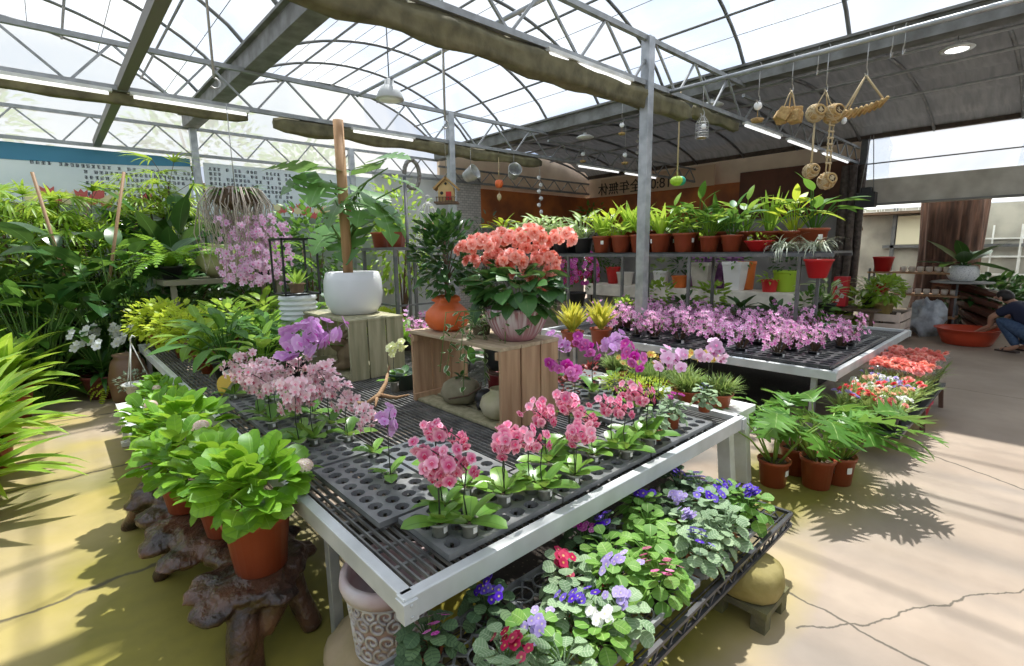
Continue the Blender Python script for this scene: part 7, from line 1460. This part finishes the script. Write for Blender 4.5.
def nestball(t, c, r):
    mb = MB(); mb.blob(c, r, 18, 12, .12, 8, c[0] * 9); o = mb.build('nest', BAM, t); mb = MB(); r_ = random.Random(int(r * 1000) + int(c[2] * 100))
    for k in range(30):
        n = Vector((r_.uniform(-1, 1), r_.uniform(-1, 1), r_.uniform(-1, 1))).normalized(); a = n.orthogonal().normalized(); b = n.cross(a); q0 = r_.uniform(0, 6); mb.tube([Vector(c) + (a * cos(q0 + i * .4) + b * sin(q0 + i * .4)) * r * 1.02 for i in range(8)], .005, 4, False)
    mb.build('straw_strands', ROPE, o); mb = MB(); d = Vector((-.5, -.7, .2)).normalized(); a = d.orthogonal().normalized(); b = d.cross(a); mb.tube([Vector(c) + d * r * .92 + (a * cos(i * .42) + b * sin(i * .42)) * r * .55 for i in range(16)], .012, 5, False); mb.build('entrance_ring', BAM, o)
    mb = MB(); mb.add([Vector(c) + d * r * 1.0 + (a * cos(i * .52) + b * sin(i * .52)) * r * .48 for i in range(12)], [tuple(range(12))]); mb.build('entrance', plain('nest_dark', (.05, .03, .015), .95), o)
t, p = hung(824, 114, HR, 'nest_ladder', 'pair of woven straw nest balls with rope ladders and two lower balls', 'hanging basket'); nestball(t, (-.09, .04, 0), .075); nestball(t, (.07, -.05, 0), .085)
d2 = (atX(815, 172, HR) - p); d3 = (atX(830, 180, HR) - p); nestball(t, (-.09, .04, d2.z), .065); nestball(t, (.05, -.05, d3.z), .075)
for k in range(3): mb = MB(); a = k * 2.1; mb.tube([(.07 * cos(a), .07 * sin(a), .06), (0, 0, .2)], .005, 5); mb.build('cord', ROPE, t)
mb = MB(); mb.tube([(-.09, .04, -.07), (-.09, .04, d2.z + .05)], .009, 5); mb.build('rope', ROPE, t); mb = MB()
for s_ in (-.045, .045): mb.tube([(.06 + s_, -.05, -.07), (.055 + s_, -.05, d3.z + .05)], .007, 5)
z = -.10
while z > d3.z + .1: mb.tube([(0, -.05, z), (.12, -.05, z + .01)], .010, 6); z -= .055
mb.build('ladder', ROPE, t); hook(t, .19, ZT - p.z)
t, p = hung(863, 108, HR, 'stick_bridge', 'hanging bridge of wooden sticks strung as a sloping hammock', 'hanging basket'); mb = MB(); d = Vector((.68, -.73, 0)); 
for i in range(9):
    q = -.16 + .04 * i; c = d * q + Vector((0, 0, .05 * (q * 6) - .02 + .5 * q * q)); e = Vector((.5, .5, -.35)).normalized() * .06; mb.tube([c - e, c + e], .014, 6)
mb.build('sticks', BAM, t); mb = MB(); mb.tube([d * -.17 + Vector((0, 0, -.05)), (0, 0, .26)], .009, 5); mb.tube([d * .16 + Vector((0, 0, .06)), (0, 0, .26)], .009, 5); mb.tube([d * -.1 + Vector((.02, .03, -.02)), (0, 0, .26)], .006, 5); mb.build('straps', ROPE, t); mb = MB(); mb.tube([d * -.15 + Vector((0, -.01, -.10)), d * -.15 + Vector((0, .0, -.10)) + Vector((-.006, -.006, 0))], .028, 14); mb.build('round_tag', LAMPW, t); hook(t, .25, ZT - p.z)
# glass bottle lantern and round tag ornaments
t, p = hung(702, 128, HR, 'bottle_lantern', 'clear wire-wrapped bottle lantern hanging beside the galvanised post', 'lantern'); mb = MB(); mb.lathe([(.055, -.11), (.062, -.1), (.062, .05), (.045, .09), (.02, .11), (.02, .13)], 20); m_ = MC['clear_sleeve']; mb.build('glass', m_, t); mb = MB()
for z in (-.1, -.05, 0, .05): mb.tube([(.064 * cos(2 * pi * k / 20), .064 * sin(2 * pi * k / 20), z) for k in range(21)], .003, 4, False)
for k in range(6): a = k * 1.047; mb.tube([(.064 * cos(a), .064 * sin(a), -.11), (.064 * cos(a), .064 * sin(a), .05), (.02 * cos(a), .02 * sin(a), .12)], .0025, 4, False)
mb.build('wire_wrap', WIRE, t); mb = MB(); mb.tube([(-.05, -.045, .0), (-.053, -.05, .0)], .028, 14); mb.build('round_tag', LAMPW, t); mb = MB(); mb.lathe([(.05, -.105), (.02, -.09), (0, -.09)], 14); mb.build('filling', BAM, t); hook(t, .12, ZT - p.z)
for px, py, X, l in ((758, 106, HR, 'small straw perch with a round white tag hanging beside the straw cubes'), (625, 155, 7.4, 'straw perch with a round white tag under the dark cloth, post side'), (622, 125, 7.0, 'round white tag ornament hanging highest beside the metal post'), (583, 154, 7.6, 'round white tag ornament near the saucer lamp')):
    t, p = hung(px, py, X, 'tag_ornament', l, 'ornament'); mb = MB(); mb.tube([(-.004, -.004, 0), (.004, .004, 0)], .038, 16); mb.build('round_tag', LAMPW, t); mb = MB(); mb.tube([(0, 0, -.03), (0, 0, -.11)], .003, 4); mb.lathe([(.05, -.15), (.06, -.12), (.03, -.11)], 10); mb.build('perch', BAM, t); hook(t, .03, (ZT if X < 6 else zr(X) - .02) - p.z)
# buckets and strings along the second truss
ZB = plain('zinc_bucket', (.50, .51, .50), .5, .4, (.34, .34, .33), 12)
for px, py, l, rz in ((471, 174, 'tilted zinc bucket hanging from the second truss over the iron table side', .3), (514, 172, 'pale zinc bucket hanging on its side from the second truss', -.5)):
    p = atY(px, py, YT[1] - .02); t = thing('zinc_bucket', l, 'bucket', tuple(p), rz); mb = MB(); M = Matrix.Rotation(1.15, 4, 'X') @ Matrix.Translation((0, 0, -.12)); mb.lathe([(.0, 0), (.085, 0), (.09, .01), (.105, .1), (.12, .21), (.128, .22), (.116, .22), (.1, .1), (.08, .015), (0, .015)], 24, M=M); mb.build('bucket', ZB, t); mb = MB(); mb.tube([(0, 0, .08), (0, 0, ZT - p.z)], .004, 5); mb.build('wire', WIRE, t)
p = atY(499, 184, YT[1]); t = thing('orange_lantern', 'small orange hanging pot on a cord below the second truss', 'hanging pot', tuple(p)); mb = MB(); mb.lathe([(.05, -.06), (.075, 0), (.06, .06), (.03, .07)], 18); mb.build('pot', plain('orange_clay', (.78, .165, .04)), t); mb = MB(); mb.tube([(0, 0, .07), (0, 0, ZT - p.z)], .008, 5); mb.tube([(0, 0, -.06), (0, 0, -.3)], .004, 4); mb.blob((0, 0, -.22), (.04, .04, .06), 10, 8); mb.build('cord', ROPE, t)
p = atX(677, 181, HR + .6); t = thing('green_ball_pot', 'lime and teal striped ball pot hanging on a long cord beside the metal post', 'hanging pot', tuple(p)); mb = MB(); mb.blob((0, 0, 0), (.085, .085, .06), 18, 12); mb.build('ball', plain('lime_ball', (.40, .62, .05), .45), t); mb = MB(); mb.blob((.03, -.03, 0), (.066, .066, .058), 16, 10); mb.build('teal_band', plain('teal', (.03, .35, .25), .5), t); mb = MB(); mb.tube([(0, 0, .05), (0, 0, 3.5 - p.z)], .010, 5); mb.build('cord', ROPE, t)
for px, py, l in ((540, 190, 'white shell mobile string hanging under the second truss'), (638, 140, 'thin hook chain hanging beside the metal post')):
    p = atY(px, py, YT[1] + .3); t = thing('string_mobile', l, 'mobile', tuple(p)); mb = MB(); mb.tube([(0, 0, -.5), (0, 0, ZT + .1 - p.z)], .004, 5); mb.build('string', WIRE, t)
    for k in range(6): mb = MB(); mb.blob((.03 * (-1) ** k, 0, -.42 + k * .13), (.045, .03, .04), 10, 7, .3, 3, k); mb.build('shell', LAMPW, t)
# bare hanging wires with hooks in the first bay
for px, y0_, py, l in ((214, 3.6, 78, 'long bare wire with a hook hanging in front of the thick gutter'), (445, 3.3, 120, 'long wire hanging down the face of the second post')):
    p = atY(px, py, y0_); t = thing('hanging_wire', l, 'wire', tuple(p)); zt = arch(p.x, X1, X2) if p.x > X1 else arch(p.x, XL, X1); mb = MB(); mb.tube([(0, 0, 0), (.01, 0, (zt - p.z) * .5), (0, 0, zt - p.z)], .008, 5); mb.tube([(.03 * sin(k * .5), 0, -.03 + .03 * cos(k * .5)) for k in range(9)], .006, 5, False); mb.build('wire', WIRE, t)
for px, l in ((820, 'empty wire hook on the rail above the nest balls'), (893, 'empty wire hook on the rail beyond the stick bridge'), (905, 'second empty wire hook on the rail beyond the stick bridge')):
    p = atX(px, 40, HR); t = thing('wire_hook', l, 'hook', (HR, p.y, ZT - .16), .4, 1, 'empty hooks on the hanging rail'); hook(t, -.02, .16)
